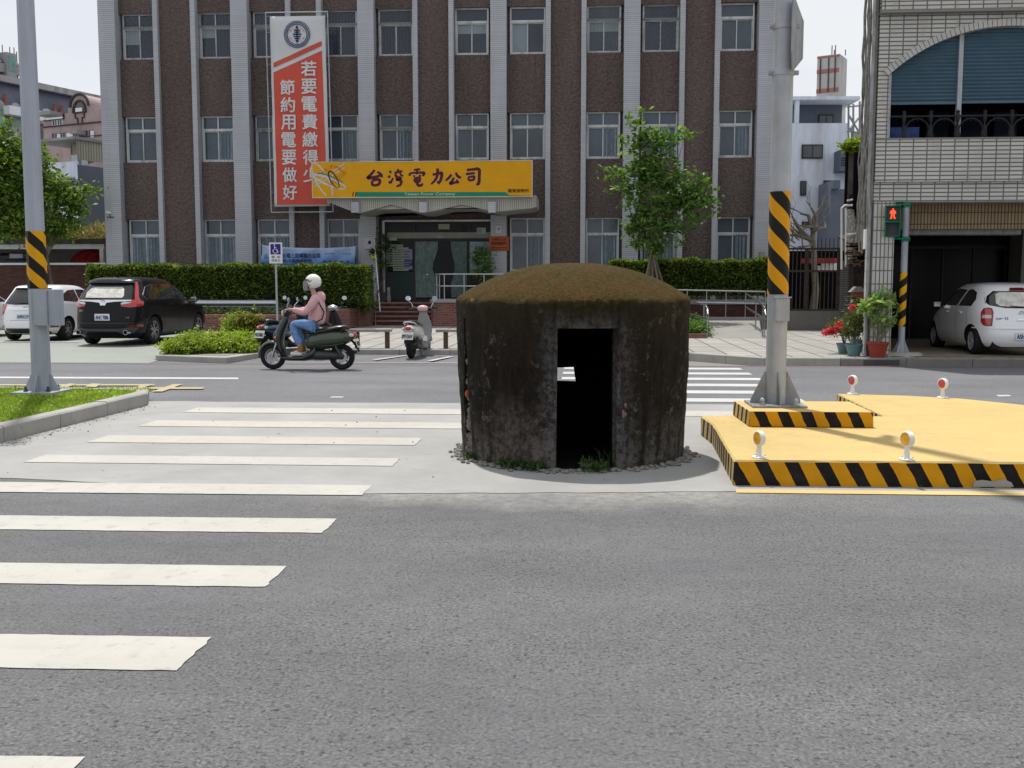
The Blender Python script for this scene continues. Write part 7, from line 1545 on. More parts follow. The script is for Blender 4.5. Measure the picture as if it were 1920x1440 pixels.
# old shed with sloping roof and a white utility frame behind
Ys = 32.0
t = thing('old_shed', 'dark old shed with a rusty awning squeezed beside the tiled house', 'shed', (P(1608, 560, Ys).x, Ys, .2))
a, b = P(1598, 590, Ys), P(1640, 420, Ys); m = MB(); m.box(a.x, b.x+.5, Ys, Ys+.6, .1, P(1680, 470, Ys).z); m.build('wall', pm('dark_timber', (.035, .026, .022), .9, var=.5, sc=5), t)
m = MB(); c_ = P(1592, 452, Ys); m.add([(c_.x-.1, Ys-1.3, c_.z-.15), (c_.x+1.3, Ys-1.3, c_.z+.1), (c_.x+1.3, Ys+1, c_.z+.45), (c_.x-.1, Ys+1, c_.z+.2)]+[(c_.x-.1, Ys-1.3, c_.z-.22), (c_.x+1.3, Ys-1.3, c_.z+.03), (c_.x+1.3, Ys+1, c_.z+.38), (c_.x-.1, Ys+1, c_.z+.13)], [(0, 1, 2, 3), (7, 6, 5, 4), (0, 4, 5, 1), (1, 5, 6, 2), (2, 6, 7, 3), (3, 7, 4, 0)]); m.build('awning', M['rust'], t)
m = MB()
for i in range(60):
    p = P(random.uniform(1590, 1622), random.uniform(455, 500), Ys-1.35); m.box(p.x-.08, p.x+.12, p.y-.02, p.y+.03, p.z-.02, p.z+.02)
m.build('clutter', pm('brown_clutter', (.12, .08, .05), .9, var=.6, sc=20), t)
t = thing('utility_post', 'pale peeling utility post with white pipe frame beside the old shed', 'post', (P(1592, 560, 31).x, 31, .2))
m = MB(); a = P(1592, 600, 31); m.tube([P(1597, 494, 31), P(1598, 440, 31), P(1595, 392, 31)], [.12, .14, .13], 9); m.build('shaft', pm('peeling_pale_bark', (.34, .33, .31), .9, var=.6, sc=16, bmp=.6), t)
m = MB()
for pts in (((1578, 505), (1578, 390), (1584, 385), (1600, 385)), ((1586, 440), (1612, 437)), ((1586, 500), (1586, 390)), ((1588, 376), (1612, 372)), ((1612, 470), (1612, 400))): m.tube([P(x, y, 30.8) for x, y in pts], .03, 6)
m.build('pipe_frame', M['white'], t)
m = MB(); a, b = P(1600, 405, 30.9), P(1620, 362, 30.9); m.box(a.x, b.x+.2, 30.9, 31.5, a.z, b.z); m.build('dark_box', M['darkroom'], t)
m = MB(); a, b = P(1587, 388, 30.9), P(1590, 285, 30.9); m.box(a.x-.06, a.x+.02, 30.9, 30.96, a.z, b.z); a, b = P(1592, 392, 30.7), P(1630, 285, 30.7); m.box(a.x+.12, b.x, 30.75, 30.85, a.z, b.z); m.build('mesh_panel', M['darkroom'], t)
# iron gate, low wall and grey pillar
Yg = 33.0
gx0, gx1 = P(1440, 590, Yg).x, P(1574, 590, Yg).x
t = thing('low_wall', 'low grey rendered wall under the iron fence', 'wall', ((gx0+gx1)/2, Yg, .2)); m = MB(); m.box(gx0, gx1, Yg, Yg+.2, .1, P(1525, 583, Yg).z); m.build('wall', M['kerb_dark'], t)
t = thing('iron_fence', 'brown iron fence with upright bars and spikes on the low grey wall', 'fence', ((gx0+gx1)/2, Yg, .85))
zb_, zm_, zt_ = P(1525, 583, Yg).z, P(1525, 510, Yg).z, P(1525, 468, Yg).z; m = MB(); x = gx0
while x < gx1: m.box(x-.012, x+.012, Yg+.06, Yg+.085, zb_, zt_+ (0 if x < P(1528, 500, Yg).x else .35)); x += .125
m.build('bars', M['rust'], t)
m = MB()
for z in (zb_+.0, zm_, zt_): m.box(gx0, gx1, Yg+.04, Yg+.1, z, z+.06)
for xx in (1513, 1575): x = P(xx, 500, Yg).x; m.box(x-.05, x+.05, Yg+.03, Yg+.11, zb_, zt_+.05)
m.build('rails', M['rust'], t)
t = thing('gate_pillar', 'grey brick gate pillar between the iron fence and the old shed', 'pillar', (P(1588, 590, Yg).x, Yg, .2))
a, b = P(1575, 590, Yg-.1), P(1601, 489, Yg-.1); m = MB(); m.box(a.x, b.x, Yg-.1, Yg+.4, .1, b.z); m.build('shaft', tilem('grey_strip_bricks', (.17, .175, .18), (.08, .08, .085), .3, .07, .012, .5, .7, .1, .4), t)
# things seen dimly through the fence
t = thing('courtyard_shed', 'low dark shed with a white panel and red edged awning behind the fence', 'shed', (6, 40, .2))
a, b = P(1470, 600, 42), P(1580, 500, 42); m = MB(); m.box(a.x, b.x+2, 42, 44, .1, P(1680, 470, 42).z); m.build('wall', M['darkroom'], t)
m = MB(); a, b = P(1524, 508, 41.5), P(1574, 498, 41.5); m.box(a.x, b.x, 41.4, 41.6, a.z, b.z); a, b = P(1540, 498, 41.5), P(1574, 490, 41.5); m.box(a.x, b.x, 41.4, 41.6, a.z, b.z); m.build('pale_panel', M['white'], t)
m = MB(); a, b = P(1510, 493, 40.5), P(1575, 484, 40.5); m.box(a.x, b.x, 40.4, 41.4, a.z, b.z); m.build('awning', pm('red_awning', (.25, .04, .04), .8, var=.5, sc=3), t)
# ---------------------------------------------------------------- potted plants at the column
M['terracotta'] = pm('red_brown_pot', (.26, .045, .025), .5, var=.1); M['teal'] = pm('teal_glazed_pot', (.10, .20, .21), .35, var=.15)
zz = gz(21.6)
def pp(px, Y): return P(px, 640, Y).x
def plantpot(name, lab, px, Y, r, h, pot, blobs, mat, dens=16000, size=.1, cl=.05, grp='potted plants by the column'):
    t = potted(name, lab, px, 640, Y, gz(Y), r, h, pot, blobs, mat, dens, size, cl); t['group'] = grp; return t
M['floppy'] = leafm('drooping_pale_leaves', (.12, .22, .06), (.24, .36, .12), (.40, .50, .22), .4)
M['mixleaf'] = leafm('dull_green_leaves', (.04, .07, .02), (.08, .12, .03), (.14, .14, .04), .3)
plantpot('potted_plant', 'tall drooping plant in the large red brown pot in front of the column', 1646, 21.35, .21, .31, M['terracotta'], [((-.02, 0, 1.12), (.20, .2, .16)), ((.04, 0, 1.22), (.14, .14, .12)), ((.02, 0, .8), (.14, .14, .14)), ((.33, .42, .78), (.14, .12, .14)), ((.30, .42, 1.12), (.11, .1, .12)), ((-.28, .0, 1.0), (.14, .12, .1)), ((.2, .3, .66), (.12, .12, .09))], M['floppy'], 7500, .17, .04)
plantpot('potted_plant', 'leafy bush in the front teal pot left of the column', 1602, 21.75, .17, .24, M['teal'], [((0, 0, .62), (.24, .2, .22)), ((.05, 0, .85), (.2, .2, .16)), ((-.1, 0, .5), (.15, .15, .15))], M['mixleaf'], 15000, .07)
t = plantpot('potted_plant', 'pink flowering plant in the teal pot farthest left of the column', 1583, 22.5, .16, .22, M['teal'], [((-.1, 0, .5), (.22, .2, .16)), ((-.2, 0, .62), (.2, .2, .14)), ((.08, 0, .75), (.16, .16, .16))], M['mixleaf'], 13000, .06)
p = Vector((P(1583, 640, 22.5).x, 22.4, gz(22.5)))
leaf_obj('blossom', leaf_cards(blob_points([(p+Vector(q), r) for q, r in (((-.32, -.05, .48), (.12, .1, .06)), ((-.42, -.05, .46), (.09, .08, .05)), ((-.14, -.1, .60), (.08, .08, .08)), ((.03, -.1, .50), (.10, .08, .06)), ((-.22, -.1, .52), (.08, .08, .05)), ((.12, 0, 1.0), (.06, .06, .07)), ((.14, 0, .92), (.05, .06, .05)))], 60000, .02, 5), .06, .5, 1, .8), M['pink'], t)
plantpot('potted_plant', 'bushy plant in the rear teal pot right beside the drain pipe', 1608, 23.2, .18, .26, M['teal'], [((0, 0, .7), (.22, .2, .25)), ((-.05, 0, 1.0), (.2, .15, .18))], M['mixleaf'], 14000, .07)
t = thing('hanging_lantern', 'small red and grey house shaped box on the shed wall above the potted plants', 'box', P(1607, 545, 27)); p = P(1607, 552, 27); m = MB(); m.box(p.x-.13, p.x+.13, 26.9, 27.1, p.z-.08, p.z+.06); m.build('box', pm('faded_red_box', (.18, .05, .04), .8), t); m = MB(); m.prism([(p.x-.2, p.z+.061), (p.x+.2, p.z+.061), (p.x+.06, p.z+.2), (p.x-.06, p.z+.2)], 26.85, 27.15, 'xz'); m.build('roof', M['galv2'], t)
m = MB(); m.tube([(p.x, 27, .2), (p.x, 27, p.z-.08)], .02, 6); m.build('post', M['darkmetal'], t)
# ---------------------------------------------------------------- pedestrian signal
c = G(1691, 664, gz(21.5)); c = Vector((c.x-.0, 21.75, gz(21.75))); c.x = P(1690, 640, 21.75).x
t = thing('pedestrian_signal', 'pedestrian signal with a red standing figure on a slim striped pole', 'pedestrian signal', c)
ztop = P(1680, 353, c.y).z; m = MB(); m.lathe([(.066, c.z+.05), (.066, ztop), (.001, ztop+.01)], 24, (c.x, c.y, 0)); m.build('pole', M['greypole'], t, smooth=50)
za, zb2 = P(1680, 612, c.y).z, P(1680, 510, c.y).z; M['wrapC'] = wrap_stripes('hazard_band_signal', (.66, .36, .006), (.010, .009, .008), c.x, c.y, .325, .325, .1, -1, .5); bands(t, c, .069, za, zb2, M['wrapC'], 24)
m = MB(); m.lathe([(.17, c.z+.04), (.17, c.z+.06), (.001, c.z+.06)], 4, (c.x, c.y, 0)); m.build('base_plate', M['galv'], t)
for k in range(4):
    d = Vector((math.cos(R(45+90*k)), math.sin(R(45+90*k)), 0)); nn = Vector((-d.y, d.x, 0))*.005; pl = [(.06, c.z+.06), (.19, c.z+.06), (.075, c.z+.32), (.06, c.z+.32)]; m = MB()
    m.add([Vector((c.x, c.y, 0))+d*q+nn+Vector((0, 0, z)) for q, z in pl]+[Vector((c.x, c.y, 0))+d*q-nn+Vector((0, 0, z)) for q, z in pl], [(0, 1, 2, 3), (7, 6, 5, 4)]+[(i, i+4, (i+1) % 4+4, (i+1) % 4) for i in range(4)]); m.build('gusset', M['galv'], t)
m = MB()
random.seed(3)
rr = [[(c.x+(.40+.06*math.sin(k*1.7+j))*sc_*math.cos(2*math.pi*k/18), c.y+(.28+.04*math.cos(k*2.3))*sc_*math.sin(2*math.pi*k/18), c.z+zh+random.uniform(-.01, .01)) for k in range(18)] for j, (sc_, zh) in enumerate(((1.05, -.02), (1.0, .04), (.82, .07), (.6, .08)))]
m.rings(rr); m.build('footing', M['kerb'], t, smooth=50)
M['sgreen'] = pm('signal_green_housing', (.012, .16, .085), .4, var=.08)
a, b = P(1659, 445, 21.6), P(1689, 386, 21.6); hz = (a.z+b.z)/2; x0, x1 = a.x, b.x
sh = Matrix.Translation(((x0+x1)/2, 21.62, 0)) @ Matrix.Rotation(R(-14), 4, 'Z'); hw_ = (x1-x0)/2
hd_ = None
for nm, (z0, z1) in (('lamp_box', (hz+.005, b.z)), ('lamp_box', (a.z, hz-.005))):
    m = MB(sh); m.box(-hw_, hw_, -.06, .14, z0, z1); h = m.build(nm, M['sgreen'], t, bevel=.02); hd_ = hd_ or h
    m = MB(sh)
    for q in ((-hw_, hw_, -.19, -.061, z1-.018, z1), (-hw_, -hw_+.015, -.17, -.061, z0+.02, z1-.018), (hw_-.015, hw_, -.17, -.061, z0+.02, z1-.018)): m.box(*q)
    m.build('visor', M['sgreen'], h)
    m = MB(sh); m.box(-hw_+.035, hw_-.035, -.068, -.0605, z0+.035, z1-.03); m.build('lens_panel', M['blackgloss'] if h is hd_ else pm('unlit_lens', (.05, .05, .055), .6), h)
m = MB(sh); zc = (hz+b.z)/2+.0
m.ell((0, -.075, zc+.085), (.018, .006, .018), 10, 8)
for pts in (((-.0, zc+.06), (-.0, zc+.0)), ((-.045, zc+.0), (-.04, zc+.045), (0, zc+.058), (.04, zc+.045), (.045, zc)), ((-.022, zc+.05), (-.022, zc-.04), (-.028, zc-.09), (-.05, zc-.095)), ((.022, zc+.05), (.022, zc-.04), (.028, zc-.09), (.05, zc-.095))): m.tube([(x, -.075, z) for x, z in pts], .013, 6)
m.build('red_figure', emit('lit_red_signal', (1., .05, .015), 2.5), hd_)
for z in (b.z+.02, a.z-.04):
    m = MB(); m.box((x0+x1)/2-.08, c.x+.08, 21.66, 21.8, z, z+.03); m.box(c.x-.075, c.x+.075, c.y-.075, c.y+.075, z-.04, z+.06); m.build('bracket', M['sgreen'], t, bevel=.006)
# disabled parking sign
c = P(519, 570, 31.9); t = thing('disabled_parking_sign', 'white disabled parking sign on a slim grey post in front of the left hedge', 'sign', (c.x, 31.9, .2))
m = MB(); m.tube([(c.x, 31.93, .2), (P(516, 470, 31.9).x, 31.93, P(518, 458, 31.9).z)], .035, 8); m.build('post', M['greypole'], t)
a, b = P(505, 494, 31.85), P(529, 455, 31.85); m = MB(); m.box(a.x, b.x, 31.84, 31.87, a.z, b.z); m.build('sign_plate', pm('sign_white_enamel', (.62, .63, .66), .4), t, bevel=.01)
m = MB(); zz_ = P(518, 477, 31.85).z; m.box(a.x+.05, b.x-.05, 31.835, 31.839, zz_, b.z-.04); m.build('blue_panel', pm('sign_navy', (.03, .02, .18), .5), t)
m = MB(); cx, cz = (a.x+b.x)/2, (zz_+b.z-.04)/2; Ya = 31.83
m.ell((cx-.03, Ya, cz+.125), (.022, .004, .022), 10, 6); m.tube([(cx-.03, Ya, cz+.09), (cx-.025, Ya, cz+.0), (cx+.04, Ya, cz-.0), (cx+.075, Ya, cz-.10), (cx+.10, Ya, cz-.09)], .012, 6); m.tube([(cx-.03, Ya, cz+.05), (cx+.03, Ya, cz+.05)], .010, 6)
m.tube([(cx-.01+.07*math.cos(R(t2)), Ya, cz-.06+.07*math.sin(R(t2))) for t2 in range(130, 380, 15)], .010, 6); m.build('wheelchair_symbol', M['white'], t)
m = MB(); m.text('專 用', (cx, 31.838, a.z+.20), w=.28, h=.085); m.text('停車位', (cx, 31.838, a.z+.09), w=.28, h=.085); m.build('lettering', M['bn_b'], t)
# ---------------------------------------------------------------- garage and wall at the far left
Yw = 39.5
t = thing('brick_garden_wall', 'dark red brick wall with white coping at the far left behind the cars', 'wall', (-20, Yw, .2))
xr = P(199, 500, Yw).x; zw = P(0, 494, Yw).z; m = MB(); m.box(-34, xr, Yw, Yw+.25, .1, zw-.06); m.build('wall', M['darkbrick'], t); m = MB(); m.box(-34, xr, Yw-.04, Yw+.29, zw-.059, zw+.02); m.build('coping', M['plate'], t)
t = thing('flat_roof_garage', 'low white framed garage with a dark flat roof behind the brick wall', 'garage', (-20, 41, .2))
Yq = 40.5; z1, z2, z3 = P(0, 448, Yq).z, P(0, 458, Yq).z, P(0, 467, Yq).z; xr = P(198, 455, Yq).x
m = MB(); m.box(-36, xr, Yq, Yq+6, z2+.002, z1); m.build('roof', pm('dark_stained_roof', (.05, .045, .04), .9, var=.5, sc=2), t)
m = MB(); m.box(-36, xr-.1, Yq+.06, Yq+.3, z3, z2); x = P(190, 480, Yq).x; m.box(x-.1, x+.06, Yq+.06, Yq+.3, .2, z3); m.build('frame', pm('white_painted_beam', (.46, .46, .46), .7, var=.15, sc=2), t)
m = MB(); m.box(-36, xr, Yq+5.5, Yq+5.7, .1, z2); m.build('back_wall', pm('garage_back_wall', (.50, .46, .45), .9, var=.15), t)
leaf_obj('foliage', leaf_cards(np.stack([rng.uniform(-28, xr, 5000), rng.uniform(Yq+.2, Yq+3, 5000), z1+.5*rng.random(5000)**1.6], 1), .32, .0, 1., .14, np.tile((0, 0, 1.2), (5000, 1))), M['dryleaf'], t)
m = MB(); p = P(160, 487, 42.5); m.ell(p, (.7, .3, .45), 12, 8); item('red_tarp', 'crumpled red tarpaulin inside the white framed garage', 'tarpaulin', pm('red_tarp_cloth', (.35, .03, .03), .8, var=.4, sc=6), lambda mm_: mm_.ell(p, (.75, .35, .42), 9, 6, 0, Matrix.Rotation(R(-25), 3, 'Y')), p, 'cloth')
item('tin_box', 'pale metal box lying on junk in the garage behind the street tree', 'box', M['galv'], lambda m: m.box(P(18, 482, 41).x, P(42, 476, 41).x, 41, 41.4, P(0, 484, 41).z, P(0, 476, 41).z), P(30, 480, 41), 'box')
item('junk_pile', 'dark pile of junk under the pale metal box', 'junk', M['darkmetal'], lambda m: [m.ell(P(random.uniform(-10, 55), random.uniform(482, 492), 41.5), (.5, .3, .2), 7, 5) for i in range(10)], P(20, 492, 41), 'heap')
# ---------------------------------------------------------------- background buildings, each on its own frame
def frame(px, Y, ang):
    p = P(px, 540, Y); return Matrix.Translation((p.x, Y, 0)) @ Matrix.Rotation(R(ang), 4, 'Z')
def zpx(y, Y): return CAMH+(540-y)*Y/FPX*1.004
# local frame: +x runs along the front to the right, +y goes away from us, z up
def facade_windows(par, Mx, xs, zs, w, h, framem, glassm_, y=0., sill=True, ac=0):
    for x in xs:
        for z in zs:
            m = MB(Mx); f = .07
            m.box(x-w/2, x+w/2, y-.08, y-.001, z-h/2, z-h/2+f); m.box(x-w/2, x+w/2, y-.08, y-.001, z+h/2-f, z+h/2); m.box(x-w/2, x-w/2+f, y-.08, y-.001, z-h/2+f, z+h/2-f); m.box(x+w/2-f, x+w/2, y-.08, y-.001, z-h/2+f, z+h/2-f); m.box(x-.03, x+.03, y-.07, y-.001, z-h/2+f, z+h/2-f)
            wn = m.build('window', framem, par); m = MB(Mx); m.box(x-w/2+f, x+w/2-f, y-.04, y-.002, z-h/2+f, z+h/2-f); m.build('pane', glassm_, wn)
M['pinkwall'] = pm('dusty_pink_render', (.40, .31, .31), .9, var=.14, sc=.6, stain=(.26, .20, .20))
M['mauvetrim'] = pm('dark_mauve_trim', (.07, .045, .05), .8)
M['slate'] = pm('blue_grey_mansard', (.10, .11, .15), .7, var=.2, sc=.5)
M['greywall'] = pm('weathered_grey_wall', (.30, .30, .31), .9, var=.2, sc=.5, stain=(.17, .165, .16))
M['bluegrey'] = pm('blue_grey_render', (.12, .14, .185), .9, var=.12, sc=.5, stain=(.12, .14, .17))
M['whitewall'] = pm('white_render', (.66, .72, .84), .85, var=.06, sc=.4, stain=(.40, .42, .46))
M['bgglass'] = glassm('far_window_glass', (.05, .065, .075), .1); M['tealglass'] = glassm('teal_window_glass', (.13, .26, .25), .1)
M['corr'] = tilem('cream_corrugated_sheet', (.38, .38, .32), (.17, .17, .13), .22, 50, .03, 0, .6, .05, .5)
M['redbrick_far'] = pm('far_red_brick', (.20, .075, .055), .9, var=.2, sc=1)
# balcony house, nearest of the left background
Yh = 52.0; Mx = frame(155, Yh, -24); z = lambda y: zpx(y, Yh); wd = 60*Yh/FPX/math.cos(R(24)); dp = 3.2
t = thing('balcony_house', 'grey house with a white balcony and a cream corrugated rooftop room, left background', 'house', Mx.translation)
m = MB(Mx); m.box(-6.5, -.05, 1.0, 9, .2, z(338)); m.build('wall', M['greywall'], t)
m = MB(Mx); m.box(-.05, 0, 0, 11, z(430)-1.5, z(307)); m.box(-5.2, -.06, .95, .99, z(445), z(390)); m.build('side_wall', M['bluegrey'], t)
m = MB(Mx); m.box(-2.25, -.051, -.0, .12, z(328), z(300)); m.box(-.22, -.051, -.001, .12, z(334), z(328)); m.box(-2.25, -2.13, .12, 1.0, z(328), z(300)); m.box(-2.25, -.06, .0, 1.0, z(330), z(328)-.01); m.build('balcony', M['whitewall'], t)
m = MB(Mx); m.box(-1.4, -.06, -.02, .12, z(408), z(372)); m.build('balcony', M['whitewall'], t)
m = MB(Mx); m.box(-1.75, -.05, 1.0, 1.05, z(300), z(262)); m.box(-.05, .0, 0, 9.5, z(297), z(260)); m.build('rooftop_room', M['corr'], t)
m = MB(Mx); m.box(-3.2, .12, -.25, 10, z(260), z(256)+.02); m.build('roof', M['greywall'], t)
m = MB(Mx); m.box(-1.62, -1.12, .93, 1.0, z(302), z(282)); m.box(-.82, -.35, .93, 1.0, z(302), z(282)); m.build('door', M['plate'], t)
m = MB(Mx)
for i in range(3): m.lathe([(.001, .80), (.26, .8), (.26, .84), (.001, .84)], 14, (-2.0+i*.65, 0, z(341)), 'y')
m.build('fan', M['darkmetal'], t); m = MB(Mx); m.box(-2.4, -.4, .84, 1.0, z(352), z(334)); m.build('ac_bank', M['greywall'], t)
facade_windows(t, Mx, [-2.3, -1.2], [z(366)], .9, .8, M['plate'], M['bgglass'], 1.0)
m = MB(Mx); m.box(-3, -.06, .5, 1, z(410)-.05, z(410)); m.build('canopy', M['darkmetal'], t)
# pink gabled building
Yh = 72.0; Mx = frame(196, Yh, -22); z = lambda y: zpx(y, Yh); k = Yh/FPX/math.cos(R(22))
t = thing('pink_building', 'dusty pink building with a round arched gable and stepped parapet, left background', 'building', Mx.translation)
X = lambda px: (px-196)*k
def zz2(y, px): return zpx(y, Yh)+ (196-px)*.0
pts = [(X(60), .2), (X(225), .2), (X(225), z(206)), (X(184), z(206)), (X(184), z(194)), (X(175), z(194))]
cx_, r_ = X(152), 22.5*k
pts += [(cx_+r_*math.cos(a)*1.0, z(196)+r_*math.sin(a)*.95) for a in [math.pi*i/16 for i in range(0, 17)]]
pts += [(X(122), z(197)), (X(122), z(206)), (X(112), z(206)), (X(112), z(214)), (X(75), z(217)), (X(60), z(217))]
m = MB(Mx); m.prism(pts, 0, 12, 'xz'); m.build('wall', M['pinkwall'], t)
m = MB(Mx)
m.tube([(cx_+r_*math.cos(a), -.05, z(196)+r_*math.sin(a)*.95) for a in [math.pi*i/20 for i in range(21)]], .10, 5); m.tube([(cx_+r_*.68*math.cos(a), -.05, z(207)+r_*.9*math.sin(a)) for a in [math.pi*i/20 for i in range(21)]], .09, 5)
for q in ((60, 225, 229.5, 227.5), (60, 112, 217, 215.5), (112, 113.5, 216, 206), (60, 225, 254, 252.5)): m.box(X(q[0]), X(q[1]), -.12, -.01, z(q[2]), z(q[3]))
for q in ((136, 168, 208.5, 207), (140, 142, 217, 207), (162, 164, 217, 207), (146, 147.5, 227, 217), (157, 158.5, 227, 217), (140, 147, 218, 216.5), (157, 164, 218, 216.5)): m.box(X(q[0]), X(q[1]), -.08, -.01, z(q[2]), z(q[3]))
m.build('trim', M['mauvetrim'], t)
m = MB(Mx); m.prism([(cx_+r_*.62*math.cos(a), z(207)+r_*.8*math.sin(a)) for a in [math.pi*i/16 for i in range(17)]], -.03, -.008, 'xz'); m.build('arch_window', M['bgglass'], t)
m = MB(Mx); m.box(X(144), X(160), -.12, -.04, z(206), z(199)); m.build('ac_unit', M['plate'], t)
facade_windows(t, Mx, [X(89), X(108), X(139), X(172)], [z(247)], .75, .5, M['pinkwall'], M['bgglass'], 0)
for a, b in ((95, 103), (119, 134), (178, 186)): m = MB(Mx); m.box(X(a), X(b), -.1, -.01, z(256), z(244)); m.build('white_panel', M['plate'], t)
m = MB(Mx); m.box(X(150), X(166), -.9, -.01, z(250), z(243)); m.build('ac_unit', M['greywall'], t)
facade_windows(t, Mx, [X(90), X(102)], [z(222)], .6, .5, M['plate'], M['bgglass'], 0)
m = MB(Mx); m.box(X(74), X(112), -1.2, -.05, z(217)+.2, z(205)); m.build('rooftop_sheet', M['greywall'], t)
# long mansard roofed block
Yh = 84.0; Mx = frame(188, Yh, -22+90); zb_ = lambda y: zpx(y, Yh)
# front of this block recedes: local x runs away to the right-back, so draw it to the left (towards us)
t = thing('mansard_block', 'long apartment block with a blue grey mansard roof and arched dormers, left background', 'apartment block', Mx.translation)
Lb = 45.0
Mx = frame(188, 92, 68)    # x axis points back-right
def fx(px):                # distance along the front (negative = nearer, to the left in view) of a picture column
    o = Mx.translation; d = ray(px, 300); ux = Vector((math.cos(R(68)), math.sin(R(68)))); # o + s*ux = t*d
    det = ux.x*(-d.y)+d.x*ux.y; s_ = ((-o.x)*(-d.y)+d.x*(-o.y))/det; return s_
def fz(px, py):
    s_ = fx(px); Yy = Mx.translation.y+s_*math.sin(R(68)); return zpx(py, Yy)
ztop = fz(188, 178); zeav = fz(188, 205)
m = MB(Mx); m.box(fx(0)-8, 6, 0, 12, .2, zeav-1.2); m.build('wall', M['greywall'], t)
m = MB(Mx); m.prism([(-.3, zeav-1.2), (.9, ztop-.5), (.6, ztop-.5), (.6, ztop), (12, ztop), (12, zeav-1.2)], fx(0)-8, 6, 'yz'); m.build('mansard_roof', M['slate'], t)
m = MB(Mx); m.box(fx(0)-8, 6, .3, .9, ztop-.45, ztop+.05); m.build('cornice', M['greywall'], t)
for px in (-10, 20, 78, 126, 168):
    s_ = fx(px+9); w = (fx(px+18)-fx(px))/2; m = MB(Mx); zd = ztop-2.6; y_ = -.35
    m.prism([(s_-w, zd-2.6), (s_+w, zd-2.6), (s_+w, zd)]+[(s_+w*math.cos(a), zd+.45*math.sin(a)) for a in [math.pi*i/8 for i in range(1, 8)]]+[(s_-w, zd)], y_, 2, 'xz'); dm = m.build('dormer', M['greywall'], t)
    m = MB(Mx); m.box(s_-w*.6, s_+w*.6, y_-.03, y_-.005, zd-1.5, zd-.3); m.build('pane', M['tealglass'] if px < 30 else M['bgglass'], dm)
for px in (8, 40, 100, 112, 146):
    s_ = fx(px+3); w = (fx(px+5)-fx(px))/2; m = MB(Mx); m.box(s_-w, s_+w, -.32, -.2, zeav-1.2-1.0, zeav-.9+.6); m.build('brick_panel', M['redbrick_far'], t)
facade_windows(t, Mx, [fx(px) for px in (-5, 12, 30, 85, 110, 140, 170)], [zeav-3.2, zeav-7, zeav-10.8], 1.7, 1.5, M['plate'], M['tealglass'], 0)
m = MB(Mx); 
for i in range(5): m.box(fx(5+i*34), fx(5+i*34)+1.6, -1.1, -.1, zeav-2.0-i*.1, zeav-1.3)
m.build('balcony_box', M['plate'], t)
# higher block behind it
Mx = frame(52, 120, 68); 
t = thing('tall_mansard_block', 'higher red brick apartment block with a mansard roof at the far left edge', 'apartment block', Mx.translation)
ztop = fz(45, 102); z2 = fz(45, 125); z3 = fz(45, 150)
m = MB(Mx); m.box(fx(-30), 0, 0, 10, .2, z2); m.build('wall', M['redbrick_far'], t); m = MB(Mx); m.prism([(-.4, z2), (1.0, ztop), (10, ztop), (10, z2)], fx(-30), 0, 'yz'); m.build('mansard_roof', M['slate'], t)
m = MB(Mx); m.box(fx(-30), 0, -.5, -.05, z2-1.1, z2-.1); m.build('band', M['greywall'], t)
for px in (21,): 
    s_ = fx(px); w = (fx(px+9)-fx(px-9))/2; m = MB(Mx); m.box(s_-w, s_+w, -.8, 1, z2-3.6, z2+1.2); dm = m.build('dormer', M['greywall'], t); m = MB(Mx); m.box(s_-w*.7, s_+w*.7, -.85, -.81, z2-.9, z2+.9); m.box(s_-w*.7, s_+w*.7, -.85, -.81, z2-3.1, z2-1.4); m.build('pane', M['tealglass'], dm)
for px, py in ((4, 84), (18, 88), (26, 89), (31, 97)):
    m = MB(); p = P(px, py, 122); m.tube([(p.x, 122, ztop-.5), p], .06, 4); m.build('antenna', M['darkmetal'], t)
# white modern house and lattice in the right gap
Yh = 62.0; Mx = frame(1486, Yh, 3); k = Yh/FPX; z = lambda y: zpx(y, Yh); X = lambda px: (px-1486)*k
t = thing('white_modern_house', 'white modern house with a grey balcony recess in the gap right of the tall post', 'house', Mx.translation)
m = MB(Mx); m.box(X(1440), X(1578), .0, 6, .2, z(244)); m.build('wall', M['whitewall'], t)
m = MB(Mx); m.box(X(1440), X(1582), 1.6, 6, z(244), z(203)); m.build('recess_wall', M['bluegrey'], t)
m = MB(Mx); m.box(X(1440), X(1598), -.1, 6, z(203), z(197)); m.box(X(1483), X(1490), -.02, .3, z(244), z(203)); m.build('roof_slab', M['whitewall'], t)
m = MB(Mx); m.box(X(1555), X(1590), -1.2, .5, z(333), z(296)); m.build('grey_bay', M['bluegrey'], t)
m = MB(Mx); m.box(X(1527), X(1590), -2.6, -.2, z(520), z(369)); m.box(X(1527), X(1540), -3, -.2, z(369), z(355)); m.build('grey_annex', M['bluegrey'], t)
m = MB(Mx)
for i in range(4):
    for j in range(4): m.box(X(1557+i*3), X(1558.6+i*3), -1.23, -1.2, z(312+j*4), z(310+j*4))
m.build('block_screen', M['darkroom'], t)
for (a, b, c_, d, yy) in ((1496, 1534, 307, 282, 0), (1538, 1566, 240, 221, 1.6), (1495, 1506, 373, 347, 0), (1537, 1555, 373, 346, 0), (1500, 1512, 430, 420, 0)):
    m = MB(Mx); m.box(X(a), X(b), yy-.08, yy-.01, z(c_), z(d)); wn = m.build('window', M['doorframe'], t); m = MB(Mx); m.box(X(a)+.07, X((a+b)/2)-.02, yy-.1, yy-.081, z(c_)+.07, z(d)-.07); m.box(X((a+b)/2)+.03, X(b)-.07, yy-.1, yy-.081, z(c_)+.07, z(d)-.07); m.build('pane', M['bgglass'], wn)
t = thing('stair_tower', 'tall white concrete tower with faded red bands and antennas on the skyline', 'tower', P(1546, 195, 110)); Mx = frame(1521, 108, -28); k = 108/FPX; X = lambda px: (px-1521)*k/math.cos(R(16)); z = lambda y: zpx(y, 108)
